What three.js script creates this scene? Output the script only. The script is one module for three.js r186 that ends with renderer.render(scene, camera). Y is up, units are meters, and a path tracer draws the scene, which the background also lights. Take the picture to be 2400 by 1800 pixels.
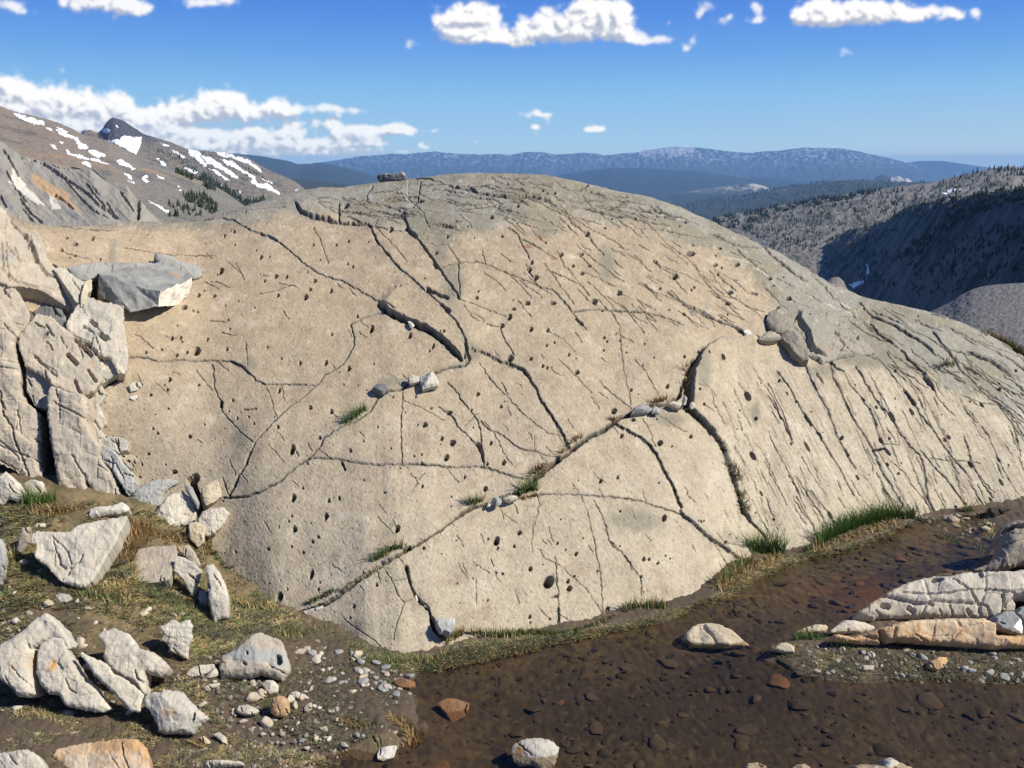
import * as THREE from 'three';
import { mergeGeometries, mergeVertices } from 'three/addons/utils/BufferGeometryUtils.js';

// ---------------------------------------------------------------- camera, sun, exposure
const EYE = 1.7, FOV = 47, PITCH = 13.45 * Math.PI / 180, EXPOSURE = 1.56;
const scene = new THREE.Scene();
const camera = new THREE.PerspectiveCamera(FOV, 4 / 3, 0.05, 90000);
camera.position.set(0, EYE, 0);
camera.rotation.x = -PITCH;
scene.add(camera);
const renderer = new THREE.WebGLRenderer();
renderer.toneMapping = THREE.LinearToneMapping;
renderer.toneMappingExposure = EXPOSURE;
renderer.shadowMap.enabled = true;
const SUN_AZ = 98 * Math.PI / 180, SUN_EL = 44 * Math.PI / 180;
const SUN = new THREE.Vector3(Math.sin(SUN_AZ) * Math.cos(SUN_EL), Math.sin(SUN_EL), -Math.cos(SUN_AZ) * Math.cos(SUN_EL));
const sun = new THREE.DirectionalLight(new THREE.Color(1, 0.94, 0.83), 4.2);
sun.position.copy(SUN).multiplyScalar(60); sun.target.position.set(0, 0, -5);
sun.castShadow = true; sun.shadow.mapSize.set(4096, 4096);
Object.assign(sun.shadow.camera, { left: -16, right: 16, top: 16, bottom: -16, near: 1, far: 140 });
scene.add(sun, sun.target);
scene.fog = new THREE.FogExp2(new THREE.Color(0.23, 0.52, 1.0), 7.5e-5);

// ---------------------------------------------------------------- numbers: noise, survey frame
const clamp = (x, a = 0, b = 1) => x < a ? a : x > b ? b : x;
const lerp = (a, b, t) => a + (b - a) * t;
const smooth = (a, b, x) => { const t = clamp((x - a) / (b - a)); return t * t * (3 - 2 * t); };
function rng(seed) { let s = (seed * 2654435761 + 12345) >>> 0; return () => { s = (s + 0x6D2B79F5) >>> 0; let t = Math.imul(s ^ s >>> 15, 1 | s); t = t + Math.imul(t ^ t >>> 7, 61 | t) ^ t; return ((t ^ t >>> 14) >>> 0) / 4294967296; }; }
const PERM = new Int32Array(512), GRAD = new Float64Array(256 * 3);
{ const r = rng(7), p = [...Array(256).keys()]; for (let i = 255; i > 0; i--) { const j = Math.floor(r() * (i + 1)); [p[i], p[j]] = [p[j], p[i]]; }
  for (let i = 0; i < 512; i++) PERM[i] = p[i & 255];
  for (let i = 0; i < 256; i++) { const z = r() * 2 - 1, a = r() * 6.283185, q = Math.sqrt(1 - z * z); GRAD[i * 3] = q * Math.cos(a); GRAD[i * 3 + 1] = q * Math.sin(a); GRAD[i * 3 + 2] = z; } }
function noise(x, y, z) {   // gradient noise, about -1 .. 1
  const X = Math.floor(x), Y = Math.floor(y), Z = Math.floor(z); x -= X; y -= Y; z -= Z;
  const u = x * x * x * (x * (x * 6 - 15) + 10), v = y * y * y * (y * (y * 6 - 15) + 10), w = z * z * z * (z * (z * 6 - 15) + 10);
  const xi = X & 255, yi = Y & 255, zi = Z & 255, a = PERM[xi] + yi, b = PERM[xi + 1] + yi, aa = PERM[a & 255] + zi, ab = PERM[(a + 1) & 255] + zi, ba = PERM[b & 255] + zi, bb = PERM[(b + 1) & 255] + zi, x1 = x - 1, y1 = y - 1, z1 = z - 1;
  const h0 = PERM[aa & 255] * 3, h1 = PERM[ba & 255] * 3, h2 = PERM[ab & 255] * 3, h3 = PERM[bb & 255] * 3, h4 = PERM[(aa + 1) & 255] * 3, h5 = PERM[(ba + 1) & 255] * 3, h6 = PERM[(ab + 1) & 255] * 3, h7 = PERM[(bb + 1) & 255] * 3;
  const g0 = GRAD[h0] * x + GRAD[h0 + 1] * y + GRAD[h0 + 2] * z, g1 = GRAD[h1] * x1 + GRAD[h1 + 1] * y + GRAD[h1 + 2] * z, g2 = GRAD[h2] * x + GRAD[h2 + 1] * y1 + GRAD[h2 + 2] * z, g3 = GRAD[h3] * x1 + GRAD[h3 + 1] * y1 + GRAD[h3 + 2] * z, g4 = GRAD[h4] * x + GRAD[h4 + 1] * y + GRAD[h4 + 2] * z1, g5 = GRAD[h5] * x1 + GRAD[h5 + 1] * y + GRAD[h5 + 2] * z1, g6 = GRAD[h6] * x + GRAD[h6 + 1] * y1 + GRAD[h6 + 2] * z1, g7 = GRAD[h7] * x1 + GRAD[h7 + 1] * y1 + GRAD[h7 + 2] * z1;
  const p = g0 + (g1 - g0) * u, q = g2 + (g3 - g2) * u, r = g4 + (g5 - g4) * u, s = g6 + (g7 - g6) * u, t0 = p + (q - p) * v, t1 = r + (s - r) * v;
  return 1.55 * (t0 + (t1 - t0) * w);
}
function fbm(x, y, z, o = 4, gain = 0.5) { let s = 0, a = 1, n = 0; for (let i = 0; i < o; i++) { s += a * noise(x, y, z); n += a; a *= gain; x = x * 2.03 + 11.7; y = y * 2.03 + 5.3; z = z * 2.03 + 7.9; } return s / n; }
function ridged(x, y, z, o = 4) { let s = 0, a = 1, n = 0; for (let i = 0; i < o; i++) { s += a * (1 - 2 * Math.abs(noise(x, y, z))); n += a; a *= 0.5; x = x * 2.1 + 3.1; y = y * 2.1 + 9.2; z = z * 2.1 + 1.7; } return s / n; }

// Survey frame: bearings read off the photograph in a 2212 x 1659 frame, seen from the station (the camera's place).
const PW = 2212, PH = 1659, TV = Math.tan(FOV * Math.PI / 360), TH = TV * 4 / 3, SP = Math.sin(PITCH), CP = Math.cos(PITCH), PX = 2 * TV / PH;
const STATION = new THREE.Vector3(0, EYE, 0);
const dirOf = (px, py) => { const nx = (px / PW * 2 - 1) * TH, ny = (1 - 2 * py / PH) * TV; return [nx, ny * CP - SP, -CP - ny * SP]; };
const frameOf = (x, y, z) => { y -= EYE; const f = -y * SP - z * CP, u = y * CP - z * SP; return [(x / f / TH + 1) * PW / 2, (1 - u / f / TV) * PH / 2]; };
const bear = (px, py) => { const d = dirOf(px, py); return [Math.atan2(d[0], -d[2]), d[1] / Math.hypot(d[0], d[2])]; };   // [azimuth, rise]
const ZONE = { P: [0, 0, 1], A: [0, 138.2, 1 / 3], B: [737.3, 138.2, 1 / 3], C: [1474.7, 138.2, 1 / 3], D: [0, 645, 1 / 3], E: [737.3, 645, 1 / 3], F: [1474.7, 645, 1 / 3], G: [0, 1106, 1 / 3], H: [737.3, 1106, 1 / 3], I: [1474.7, 1106, 1 / 3], S: [0, 0, 1 / 3], T: [737.3, 0, 1 / 3], U: [1474.7, 0, 1 / 3] };
const at = (z, x, y) => { const q = ZONE[z]; return [q[0] + x * q[2], q[1] + y * q[2]]; };
const pts = (z, s) => s.trim().split(/\s+/).map(t => { const [x, y] = t.split(',').map(Number); return at(z, x, y); });
function inside(poly, x, y) { let c = false; for (let i = 0, j = poly.length - 1; i < poly.length; j = i++) { const a = poly[i], b = poly[j]; if ((a[1] > y) !== (b[1] > y) && x < (b[0] - a[0]) * (y - a[1]) / (b[1] - a[1]) + a[0]) c = !c; } return c; }
function segDist(ax, ay, bx, by, x, y) { const dx = bx - ax, dy = by - ay; x -= ax; y -= ay; let t = (x * dx + y * dy) / (dx * dx + dy * dy + 1e-12); t = t < 0 ? 0 : t > 1 ? 1 : t; x -= dx * t; y -= dy * t; return Math.sqrt(x * x + y * y); }
function polyDist(poly, x, y) { let d = 1e9; for (let i = 0, j = poly.length - 1; i < poly.length; j = i++) d = Math.min(d, segDist(poly[i][0], poly[i][1], poly[j][0], poly[j][1], x, y)); return d; }
function table(list, x) { if (x <= list[0][0]) return list[0][1]; for (let i = 1; i < list.length; i++) if (x <= list[i][0]) { const a = list[i - 1], b = list[i]; return lerp(a[1], b[1], (x - a[0]) / (b[0] - a[0] || 1)); } return list[list.length - 1][1]; }
function softTable(list, x, w) { return (table(list, x - w) + table(list, x - w / 2) + table(list, x) + table(list, x + w / 2) + table(list, x + w)) / 5; }
const mixc = (a, b, t) => [lerp(a[0], b[0], t), lerp(a[1], b[1], t), lerp(a[2], b[2], t)];

// ---------------------------------------------------------------- naming
const used = new Map();
const numbered = n => { const k = used.get(n) || 0; used.set(n, k + 1); return k ? `${n}_${String(k).padStart(3, '0')}` : n; };
function tag(o, label, category, group, kind) { if (label) o.userData.label = label; if (category) o.userData.category = category; if (group) o.userData.group = group; if (kind) o.userData.kind = kind; return o; }
function mesh(name, geo, mat, parent) { const m = new THREE.Mesh(geo, mat); m.castShadow = m.receiveShadow = true; m.name = parent ? name : numbered(name); (parent || scene).add(m); return m; }
const rockMat = new THREE.MeshStandardMaterial({ vertexColors: true, roughness: 0.93, metalness: 0 });
const soilMat = new THREE.MeshStandardMaterial({ vertexColors: true, roughness: 0.9, metalness: 0 });
const snowMat = new THREE.MeshStandardMaterial({ color: new THREE.Color(0.82, 0.84, 0.88), roughness: 0.8 });
const leafMat = new THREE.MeshStandardMaterial({ vertexColors: true, roughness: 0.85, side: THREE.DoubleSide });

// ---------------------------------------------------------------- sky: clear air and cumulus
{
  const w = 4096, h = 2048, data = new Float32Array(w * h * 4);
  const air = e => {   // seen radiance by elevation in degrees
    const stops = [[-90, [.42, .60, .75]], [-0.3, [.42, .60, .75]], [.9, [.40, .595, .765]], [2, [.362, .584, .80]], [4.8, [.255, .52, .83]], [7, [.165, .39, .81]], [9.1, [.110, .295, .775]], [10.5, [.088, .25, .72]], [25, [.040, .125, .42]], [90, [.022, .065, .24]]];
    for (let i = 1; i < stops.length; i++) if (e <= stops[i][0]) { const a = stops[i - 1], b = stops[i]; return mixc(a[1], b[1], clamp((e - a[0]) / (b[0] - a[0]))); }
    return stops[stops.length - 1][1];
  };
  const puffs = [];   // heaps of cumulus: zone, x, y, half width, half height
  const heap = (z, s, soft = 0, floor = 1e9) => s.trim().split(/\s+/).forEach(t => { const [x, y, a, b] = t.split(',').map(Number), p = at(z, x, y); puffs.push([p[0], p[1], a / 3, b / 3, soft, floor === 1e9 ? 1e9 : at(z, 0, floor)[1]]); });
  heap('S', '-60,640,200,150 100,600,130,120 20,640,160,160 340,640,160,125 240,700,190,130 450,690,120,110 570,640,70,95 720,670,110,100 810,690,80,90 640,730,200,110 960,760,150,80 1140,720,110,85 1060,760,160,80 1330,680,120,110 1450,640,135,95 1560,690,80,75 1400,720,200,90 1790,680,100,62 1680,730,160,70 1850,720,90,60', 0);
  heap('S', '2020,710,150,36 2150,695,90,28 2290,720,120,26', .35);
  heap('S', '1930,810,70,50 2060,800,60,40 2160,790,46,60 2180,840,60,50 1650,850,150,46 1860,860,110,50 1200,880,150,40 2420,830,110,34 2560,830,70,36 2640,850,80,26 2300,860,110,30 2480,860,140,22', .12);
  heap('S', '300,820,300,60 700,830,300,60 1100,850,300,60 500,850,420,60 900,890,500,70 1400,900,460,60 1800,930,420,50 2100,930,300,40 1250,960,300,40 1700,990,500,34 2150,985,300,26 2300,900,200,30 2450,930,120,22', .3);
  heap('T', '640,140,85,85 760,90,110,95 850,120,130,130 950,90,80,90 980,200,110,90 760,220,110,80 880,250,200,52 1040,260,90,50', 0, 300);
  heap('T', '1170,150,60,85 1150,230,80,75 1310,120,85,105 1300,220,110,80 1140,290,70,36', 0, 325);
  heap('T', '1560,60,120,110 1700,40,150,120 1820,70,75,90 1480,140,110,90 1640,170,220,100 1800,190,120,90 1900,250,110,50 1500,230,140,62', 0, 305);
  heap('T', '2010,265,120,32 2090,250,70,30', .35); heap('T', '450,265,44,36', .5); heap('T', '440,305,34,26', .7);
  heap('T', '1200,742,60,22 1275,725,36,28 1310,742,62,20', .15); heap('T', '1245,815,30,22 1290,820,62,28', .12); heap('T', '1265,868,26,10', .5); heap('T', '1635,830,58,28 1600,845,44,16 1680,840,44,16', .05); heap('T', '865,917,30,13 935,893,12,6', .5); heap('T', '510,940,26,22 545,955,40,16', .4); heap('T', '2125,150,24,26', .6);
  heap('T', '340,820,70,22 430,830,70,30 120,830,120,30 600,850,60,22', .2); heap('T', '60,870,150,30 230,900,60,26 50,930,120,26 150,970,150,16 400,985,40,12', .4);
  heap('U', '760,110,75,80 850,90,110,100 960,110,120,95 1080,90,130,100 1180,70,110,90 1260,90,110,80 1380,70,120,75 1480,100,130,56 1580,80,90,62 1720,75,80,60 1780,95,50,36 900,60,120,70', 0, 205);
  heap('U', '1890,95,56,40 1910,75,36,34', .2); heap('U', '140,35,60,50 110,90,40,42', .4); heap('U', '250,145,66,36 310,110,36,36', .3); heap('U', '455,40,36,50 495,90,34,60 465,135,40,30', .3); heap('U', '70,265,44,50 10,310,40,36', .35); heap('U', '1050,328,34,24', .45); heap('U', '1095,345,34,14', .7);
  heap('S', '40,20,120,70 140,70,70,45', .25, 120); heap('S', '480,0,180,80 700,10,200,100 850,40,140,80 930,80,60,44', .12, 130); heap('S', '1260,10,110,46 1380,10,120,56 1490,0,70,36', .25, 78);
  const heapAt = (x, y) => {   // how deep inside the heaps, how thin the air is there
    let sum = 0, soft = 0; const wx = fbm(x / 46, y / 40, 3.3, 3) * 15, wy = fbm(x / 46, y / 40, 8.8, 3) * 10;
    for (const p of puffs) { const q = Math.min(1, p[3] / 18), dx = (x + wx * Math.min(1, p[2] / 20) - p[0]) / p[2], dy = (y + wy * q - p[1]) / p[3]; if (dx > 1.8 || dx < -1.8 || dy > 1.8 || dy < -1.8) continue; let v = Math.exp(-(dx * dx + dy * dy) * 1.35); if (p[5] < 1e8) v *= smooth(6, -16, y + 4 * wx / 15 - p[5]); sum += v; soft += v * p[4]; }
    return [Math.min(sum, 1.6), sum > 1e-4 ? soft / sum : 0];
  };
  const billow = (x, y, o = 5) => { let s = 0, a = 1, f = 1 / 30, t = 0; for (let i = 0; i < o; i++) { s += a * (1.9 * Math.abs(noise(x * f + i * 3.1, y * f * 1.1, i * 5.7 + 2)) - .55); t += a; a *= .48; f *= 2.02; } return s / t; };
  for (let j = 0; j < h; j++) {
    const el = (j + .5) / h * 180 - 90, base = air(el), T = el > 0 ? Math.exp(-7.5e-5 * Math.min(20900, 430 / Math.sin(Math.max(.02, el) * Math.PI / 180))) : .21, ce = Math.cos(el * Math.PI / 180), se = Math.sin(el * Math.PI / 180);
    for (let i = 0; i < w; i++) {
      const a = (i + .5) / w * 2 * Math.PI - Math.PI, x = Math.cos(a) * ce, z = Math.sin(a) * ce, k = (j * w + i) * 4;
      let c = base;
      const ahead = -z * CP - se * SP, near = el > -2 && el < 14 && ahead > .5, [px, py] = near ? frameOf(x, se + EYE, z) : [-9999, 0];
      if (near && px > -140 && px < 2350) {
                const right = smooth(1300, 2300, px) * smooth(6, 0, el); c = mixc(c, [.44, .60, .74], right * .5);
        if (el < 14) {
          const [v, sft] = heapAt(px, py);
          if (v > .02) {
            const n = billow(px, py), d = v - .31 + n * (.72 + sft * .3), al = smooth(-.08, .66 + sft * .8, d) * (1 - sft * .6);
            if (al > 0) {
              const relief = (n - billow(px + 3.5, py - 4.5)) * .7 + (billow(px, py, 2) - billow(px + 12, py - 14, 2)) * .8, big = v - heapAt(px + 14, py - 18)[0], under = clamp(heapAt(px, py - 22)[0] - v + .12, 0, .7);
              const lit = clamp(.60 + relief * .8 + big * .6 - under * .55 - sft * .1), cc = mixc([.46, .51, .63], [1.03, 1.02, 1.01], smooth(.05, .85, lit)), far = smooth(5.5, 0, el) * .22;
              c = mixc(c, mixc(cc, c, far), al);
            }
          }
        }
      } else if (el > 2 && el < 30) {   // the same fair-weather cumulus goes on round the horizon
        const q = 1 / (se + .12), n = fbm(x * q * 2.2, 4.4, z * q * 2.2, 5), al = smooth(.20, .42, n) * smooth(2, 7, el) * smooth(29, 16, el);
        if (al > 0) c = mixc(base, mixc([.62, .66, .76], [.98, .98, .97], smooth(.5, .2, n)), al * .9);
      }
      if (T < 1) c = [(c[0] - .14 * (1 - T)) / T, (c[1] - .30 * (1 - T)) / T, (c[2] - .60 * (1 - T)) / T];   // the air between is built as fog
      data[k] = c[0] / EXPOSURE; data[k + 1] = c[1] / EXPOSURE; data[k + 2] = c[2] / EXPOSURE; data[k + 3] = 1;
    }
  }
  const sky = new THREE.DataTexture(data, w, h, THREE.RGBAFormat, THREE.FloatType);
  sky.mapping = THREE.EquirectangularReflectionMapping; sky.magFilter = sky.minFilter = THREE.LinearFilter; sky.colorSpace = THREE.LinearSRGBColorSpace; sky.needsUpdate = true;
  scene.background = sky; scene.environment = sky;
}

// ---------------------------------------------------------------- near ground and stream
const WATER = pts('P', '560,1760 690,1659 760,1610 850,1625 905,1575 895,1510 880,1480 905,1452 960,1438 1080,1412 1180,1388 1300,1366 1440,1342 1470,1312 1560,1288 1640,1242 1740,1202 1830,1186 1960,1134 2080,1110 2132,1118 2150,1170 2140,1196 2110,1226 2000,1248 1900,1302 1850,1345 1800,1372 1720,1380 1672,1398 1655,1425 1700,1446 1760,1466 1850,1474 2000,1468 2230,1482 2420,1500 2800,1560 3100,1760');
const toFlat = (p, y = 0) => { const d = dirOf(p[0], p[1]), t = (y - EYE) / d[1]; return [d[0] * t, d[2] * t]; };
const waterXZ = WATER.map(p => toFlat(p)).concat([[1.9, -1.25], [-.75, -1.3]]);
function shore(x, z) { const d = polyDist(waterXZ, x, z); return inside(waterXZ, x, z) ? -d : d; }
function groundH(x, z, fine = true) {
  const r = Math.hypot(x, z), sd = shore(x, z);
  let h;
  if (sd > 0) h = .022 * (1 - Math.exp(-sd / .05)) + .05 * smooth(0, .9, sd);
  else h = -.012 * smooth(0, .03, -sd) - .045 * smooth(0, .3, -sd);
  if (sd > 0) { h += .09 * smooth(-.5, -2.2, x) * smooth(0, .6, sd); h += .17 * smooth(-1.08, -1.6, x) * smooth(-2.35, -3.1, z) * smooth(0, .5, sd) + .1 * smooth(-1.2, -2.2, x) * smooth(-3, -3.6, z); }
   { const rim = lerp(11, 7.4, smooth(0, .35, Math.atan2(x, -z))), over = Math.max(0, r - rim); h -= over * over * .25 / (1 + over * .25); };
  if (fine) {
    const wet = sd < 0 ? .45 : smooth(0, .15, sd) * .55 + .45;
    h += wet * (.016 * fbm(x * 2.6, 1, z * 2.6, 3) + .011 * fbm(x * 11, 2, z * 11, 3) + .006 * noise(x * 47, 3, z * 47));
  }
  return h;
}
function groundHit(px, py) {
  const d = dirOf(px, py); let t0 = .5, t1 = .5;
  for (let i = 0; i < 400; i++) { t1 = t0 + .06; const y = EYE + d[1] * t1; if (y < groundH(d[0] * t1, d[2] * t1, false)) break; t0 = t1; }
  for (let i = 0; i < 14; i++) { const m = (t0 + t1) / 2; if (EYE + d[1] * m < groundH(d[0] * m, d[2] * m, false)) t1 = m; else t0 = m; }
  return new THREE.Vector3(d[0] * t1, EYE + d[1] * t1, d[2] * t1);
}

// ---------------------------------------------------------------- sheets: a grid of points -> meshes by class
function sheet(nu, nv) { return { nu, nv, pos: new Float32Array(nu * nv * 3), nrm: new Float32Array(nu * nv * 3), col: new Float32Array(nu * nv * 3), P: new Float32Array(nu * nv * 2), cls: new Uint8Array(nu * nv) }; }
function normalsOf(g) {
  const { nu, nv, pos, nrm } = g; nrm.fill(0);
  for (let j = 0; j < nv; j++) for (let i = 0; i < nu; i++) {
    const k = (j * nu + i) * 3, a = (j * nu + Math.max(i - 1, 0)) * 3, b = (j * nu + Math.min(i + 1, nu - 1)) * 3, c = (Math.max(j - 1, 0) * nu + i) * 3, d = (Math.min(j + 1, nv - 1) * nu + i) * 3;
    const ux = pos[b] - pos[a], uy = pos[b + 1] - pos[a + 1], uz = pos[b + 2] - pos[a + 2], vx = pos[d] - pos[c], vy = pos[d + 1] - pos[c + 1], vz = pos[d + 2] - pos[c + 2];
    let x = uy * vz - uz * vy, y = uz * vx - ux * vz, z = ux * vy - uy * vx; const l = Math.hypot(x, y, z) || 1; nrm[k] = x / l; nrm[k + 1] = y / l; nrm[k + 2] = z / l;
  }
}
function sheetGeo(g, wanted) {   // the cells whose class is wanted
  const { nu, nv } = g, map = new Int32Array(nu * nv).fill(-1), idx = [], list = [];
  const id = v => { if (map[v] < 0) { map[v] = list.length; list.push(v); } return map[v]; };
  for (let j = 0; j + 1 < nv; j++) for (let i = 0; i + 1 < nu; i++) {
    const a = j * nu + i; if (wanted !== undefined && g.cls[a] !== wanted) continue;
    const b = a + 1, c = a + nu, d = c + 1; idx.push(id(a), id(b), id(c), id(b), id(d), id(c));
  }
  if (!idx.length) return null;
  const p = new Float32Array(list.length * 3), n = new Float32Array(list.length * 3), c = new Float32Array(list.length * 3);
  list.forEach((v, k) => { for (let q = 0; q < 3; q++) { p[k * 3 + q] = g.pos[v * 3 + q]; n[k * 3 + q] = g.nrm[v * 3 + q]; c[k * 3 + q] = g.col[v * 3 + q]; } });
  const geo = new THREE.BufferGeometry();
  geo.setAttribute('position', new THREE.BufferAttribute(p, 3)); geo.setAttribute('normal', new THREE.BufferAttribute(n, 3)); geo.setAttribute('color', new THREE.BufferAttribute(c, 3));
  geo.setIndex(new THREE.BufferAttribute(new Uint32Array(idx), 1));
  return geo;
}
// A hill or dome that rises from a foot line to a skyline and falls away behind: crest and foot are [x, y, distance] readings.
function hill(o) {
  const crest = o.crest.map(p => [...bear(p[0], p[1]), p[2]]), foot = o.foot.map(p => [...bear(p[0], p[1]), p[2], p[3]]);
  const sc = crest.map(p => [p[0], p[1]]), rc = crest.map(p => [p[0], p[2]]), sb = foot.map(p => [p[0], p[1]]), rb = foot.map(p => [p[0], p[2]]);
  const pow = o.pow || 1.7, soft = o.soft || .004, drop = o.drop || 1;
  const at = az => {
    const b = { sc: softTable(sc, az, soft), rc: softTable(rc, az, .06), sb: softTable(sb, az, soft), rb: softTable(rb, az, o.footSoft || .05) };
    b.g0 = (b.sc - b.sb) * b.rb; b.L = b.rc - b.rb; return b;
  };
  const solve = (b, s) => {   // distance at which the surface is met along rise s
    if (s >= b.sc) return b.rc; let lo = b.rb - b.L * .3, hi = b.rc;
    for (let i = 0; i < 22; i++) { const r = (lo + hi) / 2, t = (r - b.rb) / b.L; if (r * (b.sc - s) > b.g0 * Math.pow(1 - t, pow)) hi = r; else lo = r; }
    return (lo + hi) / 2;
  };
  const nu = o.nu, nf = o.nf, nb = o.nb || 14, nv = nf + nb, g = sheet(nu, nv);
  const [a0] = bear(o.x0, 700), [a1] = bear(o.x1, 700);
  for (let i = 0; i < nu; i++) {
    const az = lerp(a0, a1, i / (nu - 1)), b = at(az), sa = Math.sin(az), ca = Math.cos(az);
    for (let j = 0; j < nv; j++) {
      let r, y;
      if (j < nf) { const s = lerp(b.sb, b.sc, j / (nf - 1)); r = solve(b, s); y = EYE + r * s; if (j === nf - 1) r = b.rc; }
      else { const q = (j - nf + 1) / nb, t = q * q; r = b.rc + t * b.L * (o.behind || 1); y = EYE + r * b.sc - drop * b.g0 * t * t; if (o.backfloor !== undefined) y = Math.max(y, o.backfloor); }
      const v = j * nu + i; g.pos[v * 3] = sa * r; g.pos[v * 3 + 1] = y; g.pos[v * 3 + 2] = -ca * r;
      const p = frameOf(sa * r, y, -ca * r); g.P[v * 2] = p[0]; g.P[v * 2 + 1] = p[1];
    }
  }
  normalsOf(g);
  g.nf = nf; g.bearAt = at; g.solve = solve; g.a0 = a0; g.a1 = a1;
  g.hit = (px, py) => { const [az, s] = bear(px, py), b = at(az), r = solve(b, s); return new THREE.Vector3(Math.sin(az) * r, EYE + r * Math.min(s, b.sc), -Math.cos(az) * r); };
  g.vert = (px, py) => { const [az, s] = bear(px, py), b = at(az), i = Math.round(clamp((az - a0) / (a1 - a0)) * (nu - 1)), j = Math.round(clamp((s - b.sb) / (b.sc - b.sb)) * (nf - 1)); return j * nu + i; };
  g.spot = (px, py) => { const v = g.vert(px, py) * 3; return new THREE.Vector3(g.pos[v], g.pos[v + 1], g.pos[v + 2]); };
  g.normalAt = (px, py) => { const v = g.vert(px, py) * 3; return new THREE.Vector3(g.nrm[v], g.nrm[v + 1], g.nrm[v + 2]); };
  return g;
}

// ---------------------------------------------------------------- joints and pits of the dome, read zone by zone
const CR = [];   // [half width in frame units, points, joint?]
const cr = (z, w, s, joint = 0) => CR.push([w / 6 * .8, pts(z, s), joint]);
cr('B', 16, '400,960 430,1070 490,1140 600,1300 660,1390 720,1470 762,1545', 1); cr('B', 34, '425,1075 450,1105 480,1125'); cr('B', 22, '600,1310 612,1345'); 
cr('B', 16, '170,1030 230,1160 330,1290 400,1370 490,1450 570,1520 640,1590 690,1650 740,1700 790,1790 805,1840 800,1915', 1); cr('B', 26, '560,1490 620,1520 690,1545'); cr('B', 26, '640,1590 700,1640');
cr('B', 8, '400,965 340,930 270,900 160,880 170,830 205,790'); cr('B', 9, '510,760 512,800 500,880 480,930 400,970', 1);
cr('B', 15, '-90,1010 0,1022 70,1035 150,1030 200,1050 320,1090 420,1092', 1); cr('B', 26, '70,1028 140,1034');
cr('B', 8, '640,1345 690,1325 760,1312 870,1306 950,1325 1080,1370 1200,1415 1300,1450 1370,1470 1440,1540 1500,1620 1530,1660 1555,1690 1585,1725', 1); cr('B', 20, '1520,1655 1560,1695');
cr('B', 5, '910,1225 930,1312'); cr('B', 9, '760,1312 757,1400 770,1480 762,1545'); cr('B', 5, '560,1180 620,1195 690,1192 740,1270 770,1320');
cr('B', 10, '1500,1610 1600,1595 1700,1590 1850,1605 2000,1620 2100,1655 2212,1700', 1);
cr('B', 12, '510,765 560,745 640,765 700,800 760,805 860,830', 1); cr('B', 12, '835,805 880,850 1000,870 1100,890', 1); cr('B', 12, '1100,890 1200,878 1290,890 1390,922', 1);
cr('B', 8, '1160,820 1200,880 1350,950 1470,1000 1490,1040 1570,1090 1600,1120 1650,1190 1700,1240'); cr('B', 6, '1080,1070 1140,1110 1180,1200 1220,1280'); cr('B', 10, '1205,1330 1225,1365 1260,1400');
cr('B', 6, '1320,1340 1450,1390 1560,1440 1610,1500'); cr('B', 5, '1390,1220 1440,1310 1520,1400'); cr('B', 5, '1560,860 1620,930 1700,1000 1800,1060'); cr('B', 12, '1650,850 1750,870 1850,880 1920,905'); cr('B', 10, '2000,925 2070,960 2150,990');
cr('B', 5, '1920,1420 2000,1460 2120,1510 2250,1570'); cr('B', 6, '1900,1065 2050,1080 2212,1110'); cr('B', 6, '1480,1000 1640,1090 1760,1140 1830,1190'); cr('B', 5, '1270,1085 1390,1080 1375,1110'); cr('B', 6, '420,860 470,910 520,970 570,1070'); cr('B', 4, '770,1000 850,1080'); cr('B', 4, '350,800 380,820 440,870'); cr('B', 6, '1010,740 1100,755 1180,800'); cr('B', 6, '1350,930 1500,1000 1680,1040'); cr('B', 5, '920,1370 1000,1420 1060,1480'); cr('B', 4, '240,990 210,1060 330,1180 430,1300');
cr('A', 9, '1300,1005 1450,1003 1520,1020 1610,1075 1720,1110 1800,1145 1870,1200 1960,1280 2050,1350 2120,1385 2212,1415 2312,1465 2450,1540 2560,1615', 1); cr('A', 18, '1690,1100 1790,1140');
cr('A', 14, '1915,905 1950,955 2050,990 2180,1018', 1); cr('A', 14, '2195,900 2198,1015'); cr('A', 5, '330,1020 420,1060 500,1070 720,1080'); cr('A', 4, '800,1180 950,1200 1150,1220 1400,1240'); cr('A', 5, '2030,1050 2080,1140 2110,1240 2130,1300'); cr('A', 5, '1300,1000 1500,960 1700,940 1850,930'); cr('A', 4, '2060,900 2120,940 2210,960');
cr('D', 9, '820,380 950,385 1020,410 1150,400 1250,405 1400,402 1500,405 1560,430 1600,470 1660,520 1720,545 1850,545 1960,550 2045,552', 1); cr('D', 16, '1500,405 1560,430 1610,475');
cr('D', 9, '2295,240 2290,300 2250,370 2212,420 2100,490 2050,550 1960,640 1880,700 1800,780 1720,860 1650,940 1620,1000', 1); cr('D', 18, '1620,1000 1590,1080 1540,1160 1480,1275', 1);
cr('E', 9, '82,240 60,160 130,120 220,92 285,92', 1);
cr('D', 13, '1440,1290 1600,1282 1700,1240 1800,1190 1850,1150 1920,1090 1990,1050 2070,970 2110,900 2212,840 2310,800 2390,740 2442,660 2500,600', 1);
cr('E', 17, '290,600 400,582 430,555 560,500 700,452 800,440 830,400 800,310', 1);
cr('D', 10, '1990,1052 2020,1038 2150,1040 2212,1045 2310,1065 2460,1075 2600,1075 2760,1080 2910,1090 3060,1085 3160,1095 3260,1130 3360,1160 3420,1170', 1); cr('D', 5, '2070,985 2125,1028'); cr('D', 20, '2212,1060 2235,1100');
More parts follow.
